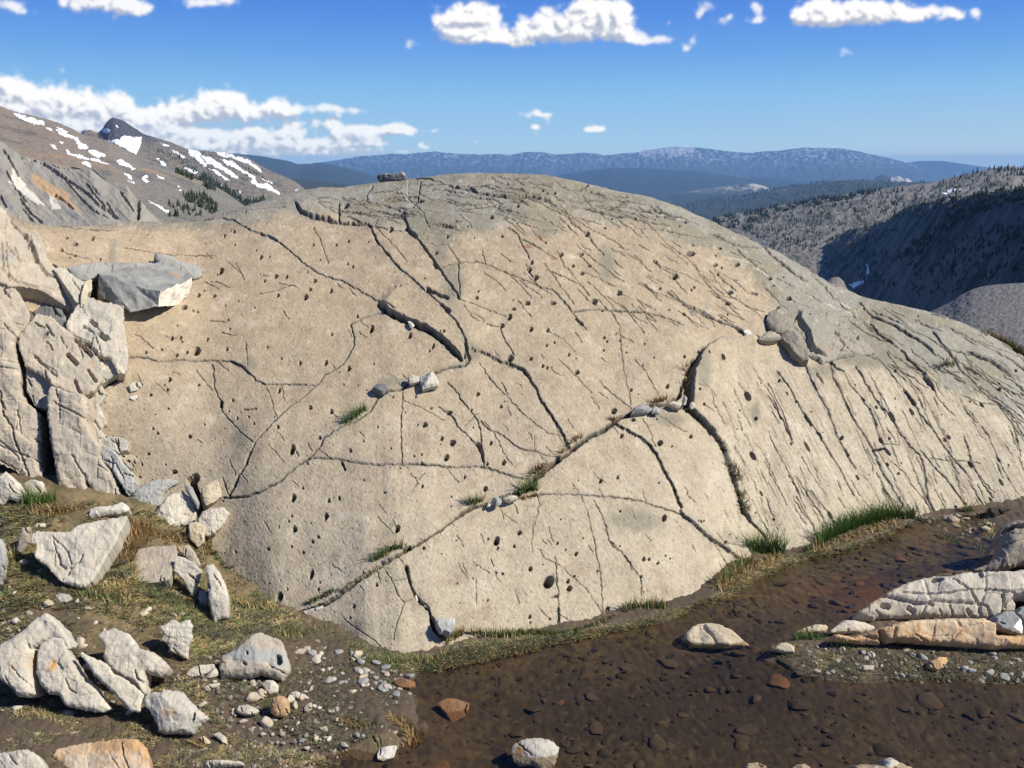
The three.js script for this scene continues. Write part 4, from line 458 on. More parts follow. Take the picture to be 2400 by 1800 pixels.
// near grey slope behind the left end of the dome
const nearCracks = [[5, pts('A', '60,590 150,620 280,660 400,740 520,820 580,860 640,920 760,1005')], [9, pts('A', '845,790 880,860 895,920 890,1010')], [3, pts('A', '780,830 840,920 880,985')], [3, pts('A', '690,900 740,985')], [4, pts('A', '350,860 400,890 470,945')], [3, pts('A', '0,860 40,940')], [3, pts('A', '20,560 70,640 120,740')], [2.5, pts('A', '560,780 620,860 680,930')], [2, pts('A', '600,800 640,850')], [2, pts('A', '300,640 380,690 470,700')], [3, pts('A', '130,880 200,980 270,1040')], [2, pts('A', '930,900 980,980 1040,1010')], [2, pts('A', '150,950 230,1060')], [2, pts('A', '40,700 90,800 170,900')], [2, pts('A', '420,760 500,860 600,960 700,1010')]];
const nearWhite = pts('A', '72,640 100,690 140,760 200,830 295,925 230,922 150,850 60,772 80,720'), nearOrange = pts('A', '190,720 260,740 350,800 450,850 480,920 560,980 450,935 300,855 220,795'), nearWhite2 = pts('A', '320,860 370,900 400,950 340,955');
const nearWhite3 = pts('A', '120,1000 200,1040 280,1080 270,1120 190,1100');
const nearSlope = terrain('rock_slope', 'grey cracked rock slope with a white streak and orange stain above the left end of the dome', { crest: three('-120,262,15 0,305,14.5 25,322,14.3 43,335,14 75,346,13.6 110,355,13.2 160,368,12.8 197,366,12.4 230,393,11.6 277,401,11 300,431,10.4 333,468,9.8 353,482,9.4 400,530,9 450,580,8.6', 'P', 12), foot: three('-120,640,6.6 100,600,7 250,570,7.2 450,600,7.2', 'P', 7), nu: 420, nf: 230, x0: -40, x1: 430, pow: 1.35, soft: .002, amp: 1, freq: .02, crestRough: .3, radial: .5, backfloor: -4,
  shape: (a, r, px, py) => { let d = 0; const wx = px + 2.2 * noise(px / 7, py / 7, 3), wy = py + 2.2 * noise(px / 7, py / 7, 8); for (const [w0, p] of nearCracks) { const w = w0 * .62; for (let i = 0; i + 1 < p.length; i++) { const q = segDist(p[i][0], p[i][1], p[i + 1][0], p[i + 1][1], wx, wy); if (q < w + 1) d = Math.max(d, Math.sqrt(clamp(1 - (q / (w + .5)) ** 2)) * (w * 2.2 + 3)); } } const u = px * .75 + py * .66, w = py * .75 - px * .66; return -d + 6 * ridged(u / 170, w / 40, 2, 4) + 2.4 * fbm(px / 16, py / 16, 2, 4); },
  color: (a, r, px, py) => { const n = fbm(px / 26, py / 26, 3, 4), m = noise(px / 2.5, py / 2.5, 1), u = px * .75 + py * .66, w = py * .75 - px * .66, s = fbm(u / 90, w / 12, 5, 4); let c = mixc([.215, .20, .165], [.30, .28, .235], clamp(.5 + n)); c = mixc(c, [.15, .155, .15], smooth(.05, .4, s) * .7); c = mixc(c, [.30, .24, .165], smooth(.1, .45, -s) * .55); const wx = px + 3 * noise(px / 8, py / 8, 2), wy = py + 3 * noise(px / 8, py / 8, 4); if (inside(nearWhite, wx, wy) || inside(nearWhite2, wx, wy)) c = mixc(c, [.60, .56, .47], .85); else if (inside(nearWhite3, wx, wy)) c = mixc(c, [.5, .47, .41], .6); else if (inside(nearOrange, wx, wy)) c = mixc(c, [.42, .27, .13], .75 + n * .3); const t = 1 + .16 * m; return [c[0] * t, c[1] * t, c[2] * t]; } });
// valley floor out to the horizon
{ const g = new THREE.RingGeometry(60, 19000, 72, 24); g.rotateX(-Math.PI / 2); const p = g.attributes.position, c = new Float32Array(p.count * 3); for (let i = 0; i < p.count; i++) { const r = Math.hypot(p.getX(i), p.getZ(i)); p.setY(i, -60 - 840 * smooth(60, 1800, r)); c.set([.035, .045, .026], i * 3); } g.setAttribute('color', new THREE.BufferAttribute(c, 3)); g.computeVertexNormals(); tag(mesh('valley_floor', g, soilMat), 'dark forested valley floor reaching to the horizon', null, null, 'structure'); }

// ---------------------------------------------------------------- conifers
function coniferGeo(seed, layers, n) {
  const r = rng(seed), parts = [];
  const paint = (g, f) => { const c = new Float32Array(g.attributes.position.count * 3); for (let i = 0; i < c.length; i += 3) { const t = f(i / 3); c.set(t, i); } g.setAttribute('color', new THREE.BufferAttribute(c, 3)); g.deleteAttribute('uv'); return g; };
  const trunk = paint(new THREE.CylinderGeometry(.012, .03, .9, 5), () => [.06, .045, .035]); trunk.translate(0, .42, 0);
  for (let k = 0; k < layers; k++) {
    const y = .16 + .8 * k / layers, rad = (.20 - .175 * k / layers) * (.8 + r() * .4), hh = .30 - .1 * k / layers; const g = new THREE.ConeGeometry(rad, hh, n, 1, true), p = g.attributes.position;
    for (let i = 0; i < p.count; i++) { const low = p.getY(i) < 0, s = low ? (i % 2 ? .55 : 1.15) * (.75 + r() * .5) : 1; p.setXYZ(i, p.getX(i) * s + (low ? (r() - .5) * .03 : 0), p.getY(i) - (low ? r() * .06 : 0), p.getZ(i) * s); }
    g.translate((r() - .5) * .03, y + hh / 2 - .02, (r() - .5) * .03); g.computeVertexNormals();
    parts.push(paint(g, () => { const t = .75 + r() * .5; return [.024 * t, .038 * t, .018 * t]; }));
  }
  return { trunk, crown: mergeGeometries(parts) };
}
{
  const kinds = [1, 2, 3].map(s => coniferGeo(s, 7, 10)), low = [5, 6].map(s => { const k = coniferGeo(s, 4, 7); return mergeGeometries([k.trunk.toNonIndexed(), k.crown.toNonIndexed()]); });
  const proto = kinds.map(k => { const t = new THREE.Group(); mesh('trunk', k.trunk, leafMat, t); mesh('crown', k.crown, leafMat, t); return t; });
  const r = rng(99); let made = 0;
  function tree(p, h, label, group) { const t = proto[Math.floor(r() * 3)].clone(); t.name = numbered('conifer'); t.position.copy(p); t.position.y -= h * .04; t.scale.set(h * (.8 + r() * .5), h, h * (.8 + r() * .5)); t.rotation.y = r() * 6.28; scene.add(t); tag(t, label, 'conifer', group); made++; }
  const clump = (g, poly, n, hp, label, group) => { let x0 = 1e9, x1 = -1e9, y0 = 1e9, y1 = -1e9; for (const p of poly) { x0 = Math.min(x0, p[0]); x1 = Math.max(x1, p[0]); y0 = Math.min(y0, p[1]); y1 = Math.max(y1, p[1]); } for (let i = 0, k = 0; k < n && i < n * 30; i++) { const x = lerp(x0, x1, r()), y = lerp(y0, y1, r()); if (!inside(poly, x, y)) continue; k++; const s = g.spot(x, y), h = hp * (.6 + r() * .8) * PX * s.distanceTo(STATION); tree(s, h, label, group); } };
  const LG = 'conifers in the dark belt below the snowy slope', LL = 'small dark conifer in the tree belt below the brown snowy slope';
  clump(brown, pts('A', '1130,690 1180,690 1260,720 1340,760 1400,800 1390,830 1320,790 1220,745 1140,712'), 46, 10, LL, LG);
  clump(brown, pts('A', '1180,850 1260,840 1340,860 1400,900 1430,950 1380,985 1300,940 1200,890'), 46, 11.5, LL, LG);
  clump(brown, pts('A', '1080,905 1160,920 1260,950 1330,985 1300,1005 1200,975 1100,930'), 30, 11, LL, LG); clump(brown, pts('A', '1095,985 1130,975 1165,995 1165,1015 1110,1015'), 6, 13, LL, LG);
  clump(peak, pts('A', '1400,790 1450,800 1520,850 1560,900 1620,905 1700,880 1740,880 1700,920 1560,950 1470,960 1420,900'), 62, 13, LL, LG);
  clump(peak, pts('A', '1280,730 1340,745 1420,790 1410,820 1330,780'), 26, 12, LL, LG);
  const RL = 'small dark conifer standing on the grey granite hillside across the valley', RG = 'conifers on the granite hillside';
  clump(lit, pts('C', '1840,722 1950,692 2140,668 2212,690 2212,740 2100,720 1960,705'), 30, 8, RL, RG);
  clump(lit, pts('C', '1960,860 2212,860 2212,960 2000,960'), 14, 9, RL, RG);
  clump(lit, pts('C', '1280,830 1440,830 1440,960 1300,930'), 14, 9, RL, RG); clump(lit, pts('C', '620,1140 740,1130 760,1170 640,1210'), 12, 9, RL, RG); clump(lit, pts('C', '780,950 1100,900 1150,940 820,1010'), 18, 7, RL, RG);
  // the mass of the woods, past counting
  const mats = low.map(g => g), slots = [];
  const wood = (g, poly, n, hp) => { let x0 = 1e9, x1 = -1e9, y0 = 1e9, y1 = -1e9; for (const p of poly) { x0 = Math.min(x0, p[0]); x1 = Math.max(x1, p[0]); y0 = Math.min(y0, p[1]); y1 = Math.max(y1, p[1]); } for (let i = 0, k = 0; k < n && i < n * 12; i++) { const x = lerp(x0, x1, r()), y = lerp(y0, y1, r()); if (!inside(poly, x, y) || fbm(x / 26, y / 13, 4, 3) < -.02 + (r() - .5) * .2) continue; k++; const s = g.spot(x, y); slots.push([s, hp * (.55 + r() * .8) * PX * s.distanceTo(STATION)]); } };
  wood(lit, pts('C', '180,1010 440,962 760,895 1050,850 1300,818 1300,850 1000,905 700,960 480,1010 430,1100 330,1090 220,1060'), 900, 7.5);
  wood(lit, pts('C', '430,1010 900,930 1300,860 1440,860 1400,960 1000,1080 860,1200 640,1240 520,1160 430,1100'), 620, 6.5); wood(lit, pts('C', '1500,800 1830,725 2212,690 2212,860 1720,880 1480,930'), 200, 7);
  wood(darkHill, pts('C', '1720,885 2212,835 2212,930 1900,1020 1750,1100 1600,1230 1450,1320 1380,1310 1500,1180 1650,1060 1720,960'), 800, 8); wood(darkHill, pts('C', '790,1270 960,1150 1340,1040 1450,960 1700,890 1700,960 1400,1120 1000,1330 860,1380'), 400, 7); wood(darkHill, pts('C', '1040,1340 1400,1200 1700,1150 2212,1050 2212,1400 1700,1560 1200,1480'), 420, 9);
  wood(peak, pts('A', '1000,560 1180,610 1300,690 1400,790 1300,740 1120,640'), 120, 5); wood(peak, pts('A', '1500,640 1640,700 1760,780 1700,760 1560,680'), 60, 5);
  wood(brown, pts('A', '1130,690 1260,720 1400,800 1400,860 1320,800 1140,712'), 130, 9); wood(brown, pts('A', '1180,850 1340,860 1430,950 1380,985 1200,890'), 130, 9); wood(peak, pts('A', '1400,790 1520,850 1620,905 1740,880 1700,920 1560,950 1420,900'), 200, 10);
  const ridgeBand = pts('P', '1480,440 1640,408 1730,392 1860,390 2020,394 2070,400 1990,412 1850,432 1700,462 1560,486 1490,480'); wood(ridgeG, ridgeBand, 1500, 4.5);
  low.forEach((g, q) => { const mine = slots.filter((_, i) => i % 2 === q), im = new THREE.InstancedMesh(g, leafMat, mine.length), m = new THREE.Matrix4(), rot = new THREE.Quaternion(); mine.forEach(([p, h], i) => { rot.setFromAxisAngle(new THREE.Vector3(0, 1, 0), i * 2.4); m.compose(p.clone().setY(p.y - h * .04), rot, new THREE.Vector3(h * 1.1, h, h * 1.1)); im.setMatrixAt(i, m); }); im.name = numbered('conifer_forest'); im.castShadow = im.receiveShadow = true; scene.add(im); tag(im, q ? 'dark conifer woods thinly spread on the far hillsides' : 'dark conifer woods clustered on the far hillsides', 'forest', null, 'stuff'); });
  console.log('conifers', made, slots.length);
}

// ---------------------------------------------------------------- stones
const STYLE = {   // base, second tone, stain, stain amount
  tan: [[.405, .345, .26], [.355, .31, .245], [.265, .25, .22]], pale: [[.49, .44, .355], [.41, .37, .295], [.30, .285, .25]], grey: [[.30, .295, .265], [.22, .22, .205], [.15, .155, .155]], dome: [[.25, .232, .185], [.31, .275, .21], [.18, .175, .15]], dark: [[.13, .13, .125], [.09, .092, .09], [.20, .19, .165]],
  white: [[.58, .54, .455], [.49, .45, .37], [.37, .35, .30]], orange: [[.44, .27, .125], [.36, .24, .14], [.46, .37, .26]], cream: [[.47, .40, .28], [.40, .33, .225], [.30, .28, .24]], rust: [[.15, .075, .03], [.11, .06, .028], [.18, .11, .055]], wet: [[.07, .051, .027], [.054, .04, .022], [.095, .07, .036]], peat: [[.05, .038, .024], [.04, .031, .021], [.07, .054, .036]],
};
function stoneColor(st, x, y, z, seed, spots = 1) {
  const [a, b, g] = STYLE[st], n1 = fbm(x * 5 + seed, y * 5, z * 5, 4), n2 = fbm(x * 21, y * 21 + seed, z * 21, 3), n3 = noise(x * 120, y * 120, z * 120 + seed), n4 = fbm(x * 8 + 40, y * 8 + seed, z * 8, 3);
  let c = mixc(a, b, smooth(-.3, .35, n1)); c = mixc(c, g, smooth(.12, .5, n4) * .7); c = mixc(c, [c[0] * 1.35, c[1] * 1.35, c[2] * 1.33], smooth(.1, .5, n2) * .6); c = mixc(c, [.12, .105, .085], smooth(.3, .65, -n2 + n3 * .3) * .45);
  if (spots && (st === 'pale' || st === 'grey' || st === 'tan' || st === 'white')) c = mixc(c, [.50, .25, .06], smooth(.5, .66, fbm(x * 6 + 9, y * 6, z * 6 + seed, 3) + .08 * n3) * .75);
  const t = 1 + .13 * n3; return [c[0] * t, c[1] * t, c[2] * t];
}
function facet(u, v, s) {   // broken rock: tilted little planes
  const X = Math.floor(u), Y = Math.floor(v); let bd = 9, b2 = 9, val = 0;
  for (let j = -1; j < 2; j++) for (let i = -1; i < 2; i++) { const a = noise((X + i) * 3.71 + .3, (Y + j) * 2.93 + .7, s * 1.37 + .2), b = noise((X + i) * 2.17 + .6, (Y + j) * 4.11 + .1, s * 2.3 + .9), cx = X + i + .5 + a * .5, cy = Y + j + .5 + b * .5, d = Math.hypot(u - cx, (v - cy)); if (d < bd) { b2 = bd; bd = d; val = b * .55 + (u - cx) * a * 1.5 + (v - cy) * (b - a) * 1.2; } else if (d < b2) b2 = d; }
  return val - .35 * smooth(.07, .0, b2 - bd);
}
const jointed = (s, z, w) => [w / 6, pts(z, s)];
// A stone whose outline was measured: a face with rounded, facetted relief over a back of its own depth.
function traced(name, label, category, outline, o = {}) {
  let x0 = 1e9, x1 = -1e9, y0 = 1e9, y1 = -1e9, cx = 0, cy = 0, low = outline[0]; for (const p of outline) { x0 = Math.min(x0, p[0]); x1 = Math.max(x1, p[0]); y0 = Math.min(y0, p[1]); y1 = Math.max(y1, p[1]); cx += p[0] / outline.length; cy += p[1] / outline.length; if (p[1] > low[1]) low = p; }
  const n = new THREE.Vector3(), anchor = new THREE.Vector3();
  if (o.on === 'dome') { anchor.copy(dome.hit(cx, cy)); n.copy(domeNormal(cx, cy)); anchor.addScaledVector(n, o.off ?? .01); }
  else if (o.on === 'slope') { anchor.copy(nearSlope.spot(cx, cy)); n.copy(nearSlope.normalAt(cx, cy)); anchor.addScaledVector(n, o.off ?? .05); }
  else { anchor.copy(o.foot ? groundHit(o.foot[0], o.foot[1]) : groundHit(low[0], low[1])); anchor.y += o.off ?? 0; n.set(...(o.n || [.1, .62, .78])); }
  if (o.lean) n.add(new THREE.Vector3(...o.lean)); n.normalize();
  const seed = o.seed ?? Math.round(cx + cy * 3), r = rng(seed), dist = anchor.distanceTo(STATION), k = PX * dist, size = Math.max(x1 - x0, y1 - y0), step = o.step || clamp(size / 70, 1.05, 1.75), T = (o.T ?? .25) * size * k, B = (o.B ?? .5) * size * k, edge = Math.max((o.edge ?? .14) * size, step * 3.5), rough = (o.rough ?? 1) * clamp(size * .012, .5, 1.6);
  const grow = o.grow ?? 0; const planes = []; for (let i = 0; i < (o.facets ?? 6); i++) { const a = r() * 6.283, m = .25 + r() * .75; planes.push([Math.cos(a) * m, Math.sin(a) * m, .62 + r() * .5]); } if (o.planes) planes.push(...o.planes);
  const nx = Math.ceil((x1 - x0) / step) + 5, ny = Math.ceil((y1 - y0) / step) + 5, id = new Int32Array(nx * ny).fill(-1), ins = new Uint8Array(nx * ny), D = new Float32Array(nx * ny);
  const warp = (x, y) => [x + rough * (1.5 * noise(x / 9, y / 9, seed) + .6 * noise(x / 3.6, y / 3.6, seed)), y + rough * (1.5 * noise(x / 9, y / 9, seed + 50) + .6 * noise(x / 3.6, y / 3.6, seed + 50))];
  for (let j = 0; j < ny; j++) for (let i = 0; i < nx; i++) { const x = x0 + (i - 2) * step, y = y0 + (j - 2) * step, [wx, wy] = warp(x, y); const dd = polyDist(outline, wx, wy), inn = inside(outline, wx, wy); if (inn || dd < grow) { ins[j * nx + i] = 1; D[j * nx + i] = inn ? dd + grow : grow - dd; } }
  const P = [], C = [], Bk = [], back = [];
  const tone = o.tone || 1, crk = [...(o.cracks || [])], ax = new THREE.Vector3(0, 1, 0).cross(n).normalize(), ay = n.clone().cross(ax);
  const put = (i, j, bk) => {
    const q = j * nx + i; let x = x0 + (i - 2) * step, y = y0 + (j - 2) * step; const rim = !(ins[q - 1] && ins[q + 1] && ins[q - nx] && ins[q + nx] && ins[q - nx - 1] && ins[q - nx + 1] && ins[q + nx - 1] && ins[q + nx + 1]); if (rim && !grow) { const w = warp(x, y); let bd = 1e9, bx = 0, by = 0; for (let s = 0, e = outline.length - 1; s < outline.length; e = s++) { const a = outline[s], b2 = outline[e], ex = b2[0] - a[0], ey = b2[1] - a[1], tt = clamp(((w[0] - a[0]) * ex + (w[1] - a[1]) * ey) / (ex * ex + ey * ey + 1e-9)), gx = a[0] + ex * tt - w[0], gy = a[1] + ey * tt - w[1], gd = gx * gx + gy * gy; if (gd < bd) { bd = gd; bx = gx; by = gy; } } const lim = Math.min(1, step * 1.6 / (Math.sqrt(bd) + 1e-6)); x += bx * lim; y += by * lim; }
    const d = dirOf(x, y), dn = d[0] * n.x + d[1] * n.y + d[2] * n.z, t = (n.x * anchor.x + n.y * (anchor.y - EYE) + n.z * anchor.z) / dn;
    const border = rim, u = (x - cx) / size * 2, v = (y - cy) / size * 2, e = clamp(D[q] / edge), prof = Math.sqrt(1 - (1 - e) * (1 - e));
    const wx = d[0] * t, wy = EYE + d[1] * t, wz = d[2] * t; let h, c;
    if (bk) h = border ? 0 : -B * Math.sqrt(1 - (1 - clamp(D[q] / (edge * 2.2))) ** 2);
    else {
      let f = 1.1; for (const pl of planes) f = Math.min(f, pl[2] + pl[0] * u + pl[1] * v); h = border ? 0 : T * prof * Math.max(f, .12);
      if (!border) { h += k * size * prof * (.026 * fbm(u * 2.2 + seed, v * 2.2, 3, 3) + .010 * ridged(u * 4, v * 4 + seed, 2, 4) * (o.crag ?? 1)) + k * size * prof * (.030 * facet(u * 2.6 + seed, v * 2.6, seed % 13) + .012 * facet(u * 7 + seed, v * 7, seed % 11)) * (o.broken ?? .42) + k * .8 * prof * noise(x / 3, y / 3, seed);
        for (const [hw, p] of crk) for (let s = 0; s + 1 < p.length; s++) { const m = Math.max(hw, .8), dd = segDist(p[s][0], p[s][1], p[s + 1][0], p[s + 1][1], x + 2 * noise(x / 9, y / 9, 1), y + 2 * noise(x / 9, y / 9, 2)); if (dd < m + .6) h -= Math.min(T + B * .5, k * (3 * hw + 2)) * Math.sqrt(clamp(1 - (dd / (m + .6)) ** 2)); } }
    }
    const col = stoneColor(o.style || 'pale', wx, wy, wz, seed % 97, o.spots ?? 1); c = col;
    if (o.paint && !bk) { const w = o.paint(x, y, u, v); if (w) c = mixc(c, w[0], w[1]); }
    P.push(wx + n.x * h - anchor.x, wy + n.y * h - anchor.y, wz + n.z * h - anchor.z); C.push(c[0] * tone, c[1] * tone, c[2] * tone);
    return P.length / 3 - 1;
  };
  for (let q = 0; q < (o.auto ?? 0); q++) { let x = lerp(x0, x1, r()), y = lerp(y0, y1, r()), a = (o.dir ?? 1.05) + (r() - .5) * 1.1, p = [[x, y]]; const len = size * (.12 + r() * .3); for (let i = 0; i < 5; i++) { a += (r() - .5) * .5; x += Math.cos(a) * len / 5; y += Math.sin(a) * len / 5; p.push([x, y]); } crk.push([.45 + r() * .8, p]); }
  const idx = [], f = new Int32Array(nx * ny).fill(-1), b = new Int32Array(nx * ny).fill(-1);
  for (let j = 1; j < ny - 1; j++) for (let i = 1; i < nx - 1; i++) { const q = j * nx + i; if (!(ins[q] && ins[q + 1] && ins[q + nx] && ins[q + nx + 1])) continue; for (const [a, i2, j2] of [[q, i, j], [q + 1, i + 1, j], [q + nx, i, j + 1], [q + nx + 1, i + 1, j + 1]]) { if (f[a] < 0) { f[a] = put(i2, j2, 0); b[a] = put(i2, j2, 1); } } idx.push(f[q], f[q + nx], f[q + 1], f[q + 1], f[q + nx], f[q + nx + 1], b[q], b[q + 1], b[q + nx], b[q + 1], b[q + nx + 1], b[q + nx]); }
  const g = new THREE.BufferGeometry(); g.setAttribute('position', new THREE.Float32BufferAttribute(P, 3)); g.setAttribute('color', new THREE.Float32BufferAttribute(C, 3)); g.setIndex(idx); g.computeVertexNormals();
  const m = mesh(name, g, rockMat, o.parent); m.position.copy(anchor); if (!o.parent) tag(m, label, category, o.group); m.userData.top = y0; return m;
}
const L = (s, z = 'D') => pts(z, s);
// ---- the broken rock wall on the left, lying against the dome
const wall = (label, outline, o = {}) => traced('rock_block', label, 'rock', outline, { on: 'dome', off: .07, B: .5, style: 'tan', lean: [.15, .05, .12], grow: 2.5, auto: 7, ...o, T: (o.T ?? .05) * .6, edge: .045 });
wall('tall tan rock face at the very left edge, split by a hairline', L('-90,-60 0,0 60,115 130,228 92,285 108,400 130,470 132,600 172,680 255,745 262,900 258,1050 275,1160 240,1190 180,1170 100,1110 0,1060 -90,1060'), { off: .115, B: .5, T: .03, cracks: [jointed('0,600 30,760 90,850 110,950 150,1050 190,1150', 'D', 9), jointed('0,1050 90,1100 190,1190', 'D', 9), jointed('0,640 40,720', 'D', 8)] });
wall('small tan rock knuckle above the tall left face, beside the dark grey hollow', L('-40,1380 60,1432 120,1482 160,1560 192,1625 186,1700 130,1740 60,1640 0,1540 -40,1500', 'A'), { off: .10 });
wall('upper left tan rock mass streaked with grey joints below the grey slope', L('-60,880 10,935 60,1000 110,1060 150,1090 210,1105 265,1122 300,1250 350,1330 372,1385 420,1430 455,1480 492,1560 480,1592 420,1560 330,1500 240,1450 150,1440 60,1436 -60,1380', 'A'), { off: .09, T: .06, cracks: [jointed('160,1120 200,1200 230,1300', 'A', 22), jointed('0,1330 110,1420 240,1455', 'A', 10), jointed('40,960 100,1060 160,1130', 'A', 14), jointed('230,1290 300,1380 360,1400', 'A', 12), jointed('0,1180 20,1330', 'A', 7)] });
wall('rock face painted shadow dark in the hollow between the tan left blocks', L('125,1440 235,1452 330,1508 385,1575 420,1640 440,1720 400,1760 330,1700 250,1650 190,1650 180,1560', 'A'), { style: 'dark', tone: 1.3, off: .02, lean: [-.35, 0, -.15] });  // dark style paints the shade of the hollow into the rock
wall('steep wedge of pale tan rock left of the overhanging grey block', L('350,1325 420,1330 500,1400 560,1420 588,1400 590,1460 545,1530 520,1560 490,1530 430,1440', 'A'), { style: 'pale', off: .10, lean: [.2, .1, 0] });
wall('thin cream splinter standing in the gap left of the overhanging block', L('555,1410 590,1400 585,1470 540,1560 525,1570 530,1490', 'A'), { style: 'cream', off: .13 });
wall('broad pale grey slab with oval hollows just under the overhanging block', L('440,150 490,60 560,-10 640,20 800,55 800,180 830,380 812,482 770,478 720,380 650,365 600,320 590,290 500,262 430,200'), { style: 'pale', off: .10, T: .06, cracks: [jointed('440,215 520,270 590,300 600,260', 'D', 8), jointed('590,150 620,180', 'D', 24), jointed('640,240 690,268', 'D', 20), jointed('540,190 590,220', 'D', 10)] });
wall('small square grey step below the broad slab with oval hollows', L('590,372 640,375 722,392 775,482 700,520 660,548 610,470'), { style: 'pale', off: .055, T: .06 });
wall('long bulging tan rock at the middle of the left wall, right of the black fissure', L('128,240 185,170 240,104 332,118 402,190 500,262 590,340 640,400 655,540 610,600 540,622 440,610 345,572 290,500 172,442 118,290'), { off: .13, T: .09, style: 'tan', cracks: [jointed('490,270 560,340 590,370', 'D', 26), jointed('440,375 495,430', 'D', 24), jointed('485,540 520,620', 'D', 16), jointed('570,470 620,540', 'D', 16), jointed('280,260 310,230', 'D', 18), jointed('395,260 430,330', 'D', 5)] });
wall('small tan flake hanging against the black fissure below the bulging rock', L('172,444 230,455 295,512 350,580 318,640 302,708 232,690 178,600'), { off: .10, T: .07 });
wall('long tan rock pillar leaning at the foot of the left wall beside the black fissure', L('322,590 345,575 440,612 545,625 572,720 560,800 600,900 650,960 652,1040 735,1150 772,1270 700,1325 640,1335 600,1230 552,1150 580,1290 575,1372 520,1370 440,1330 382,1200 342,960 316,760 312,650'), { off: .12, T: .07, cracks: [jointed('480,1020 520,1100 560,1150', 'D', 7), jointed('575,820 620,900 650,960', 'D', 10), jointed('560,640 590,720 640,800', 'D', 7)] });
wall('narrow grey rock sliver at the right foot of the leaning tan pillar', L('652,985 700,968 765,1020 805,1085 862,1140 866,1250 835,1275 780,1190 735,1115 680,1055'), { style: 'grey', tone: 1.2, off: .09, T: .09 });
wall('pale mottled rock ledge between leaning pillar and dome face', L('560,560 640,550 690,620 640,700 690,800 650,860 700,905 650,935 620,880 570,780 580,700'), { style: 'pale', off: .03, T: .05, tone: .85 });
wall('rounded pale stone with an orange stain wedged at the foot of the left wall', L('642,915 720,900 790,908 832,935 820,980 770,1000 740,985 690,975 650,962'), { style: 'white', off: .07, T: .12, tone: .8 });
wall('small flat tan stone wedged right of the rounded pale stone', L('780,1020 830,1015 885,1025 880,1060 850,1100 820,1075'), { style: 'cream', off: .06, T: .12 });
wall('grey flake lying behind the overhanging block', L('440,1318 560,1300 700,1292 830,1300 1040,1296 1010,1262 1005,1235 1060,1240 1140,1262 1145,1280 1240,1300 1300,1320 1312,1372 1260,1390 1200,1360 1080,1330 840,1330 640,1370 560,1400 500,1390', 'A'), { style: 'grey', off: .03, T: .05, B: .1 });
wall('little white chip lying on the open dome face right of the left wall', L('838,560 880,545 925,555 890,590 850,595'), { style: 'white', off: .015, T: .2, B: .3 }); wall('tiny white chip just below the larger chip on the dome face', L('848,642 880,628 895,645 870,656'), { style: 'white', off: .012, T: .2, B: .3 });
{ // the overhanging block: three measured faces
  const q = (x, y, lift) => { const p = at('A', x, y), b = dome.hit(p[0], p[1]), n = domeNormal(p[0], p[1]); return b; };
  const base = dome.hit(...at('A', 900, 1450)), ray = (x, y, t) => { const d = new THREE.Vector3(...dirOf(...at('A', x, y))).normalize(); return d.multiplyScalar(t).add(STATION); }, R = base.distanceTo(STATION);
  const V = { a: ray(640, 1362, R - .12), b: ray(642, 1520, R - .12), c: ray(845, 1598, R - .24), d: ray(1030, 1566, R - .27), e: ray(1042, 1470, R - .28), f: ray(880, 1425, R - .2), g: ray(1245, 1382, R + .02), h: ray(1222, 1488, R + .0), i: ray(1155, 1560, R - .06), j: ray(1085, 1292, R + .22), k: ray(740, 1300, R + .14), l: ray(650, 1330, R + .06), m: ray(800, 1500, R + .25), o: ray(1100, 1500, R + .2) };
  const faces = [['a', 'b', 'c', 'f'], ['f', 'c', 'd', 'e'], ['e', 'd', 'i', 'h', 'g'], ['l', 'a', 'f', 'e', 'k'], ['k', 'e', 'g', 'j'], ['b', 'm', 'c'], ['c', 'm', 'o', 'd'], ['d', 'o', 'i'], ['i', 'o', 'h'], ['h', 'o', 'j', 'g'], ['a', 'l', 'm', 'b'], ['l', 'k', 'j', 'o', 'm']];
  const P = [], C = [], w = new THREE.Vector3(); const N = 18;
  faces.forEach((fc, fi) => { for (let t = 1; t + 1 < fc.length; t++) { const A = V[fc[0]], Bv = V[fc[t]], Cv = V[fc[t + 1]]; const pt = (i, j) => { w.set(0, 0, 0).addScaledVector(A, 1 - (i + j) / N).addScaledVector(Bv, i / N).addScaledVector(Cv, j / N); const s = .02; w.x += s * fbm(w.x * 9, w.y * 9, w.z * 9, 4); w.y += s * 1.3 * fbm(w.x * 9 + 5, w.y * 9, w.z * 9, 4); w.z += s * fbm(w.x * 9, w.y * 9 + 7, w.z * 9, 4); return w.clone(); };
    for (let i = 0; i < N; i++) for (let j = 0; j < N - i; j++) { const tri = [[pt(i, j), pt(i + 1, j), pt(i, j + 1)]]; if (i + j + 1 < N) tri.push([pt(i + 1, j), pt(i + 1, j + 1), pt(i, j + 1)]); for (const tr of tri) for (const p of tr) { P.push(p.x - base.x, p.y - base.y, p.z - base.z); C.push(...stoneColor(fi === 2 ? 'white' : 'grey', p.x, p.y, p.z, 11).map(v => v * (fi === 2 ? 1.3 : 1.02))); } } } });  // end face painted white to stand in for sunlight, the rest grey
  const g0 = new THREE.BufferGeometry(); g0.setAttribute('position', new THREE.Float32BufferAttribute(P, 3)); g0.setAttribute('color', new THREE.Float32BufferAttribute(C, 3)); g0.computeVertexNormals();
  const m = mesh('overhanging_block', g0, rockMat); m.position.copy(base); tag(m, 'grey overhanging rock block with a broken end painted sunlit, jutting from the left wall', 'rock');
}
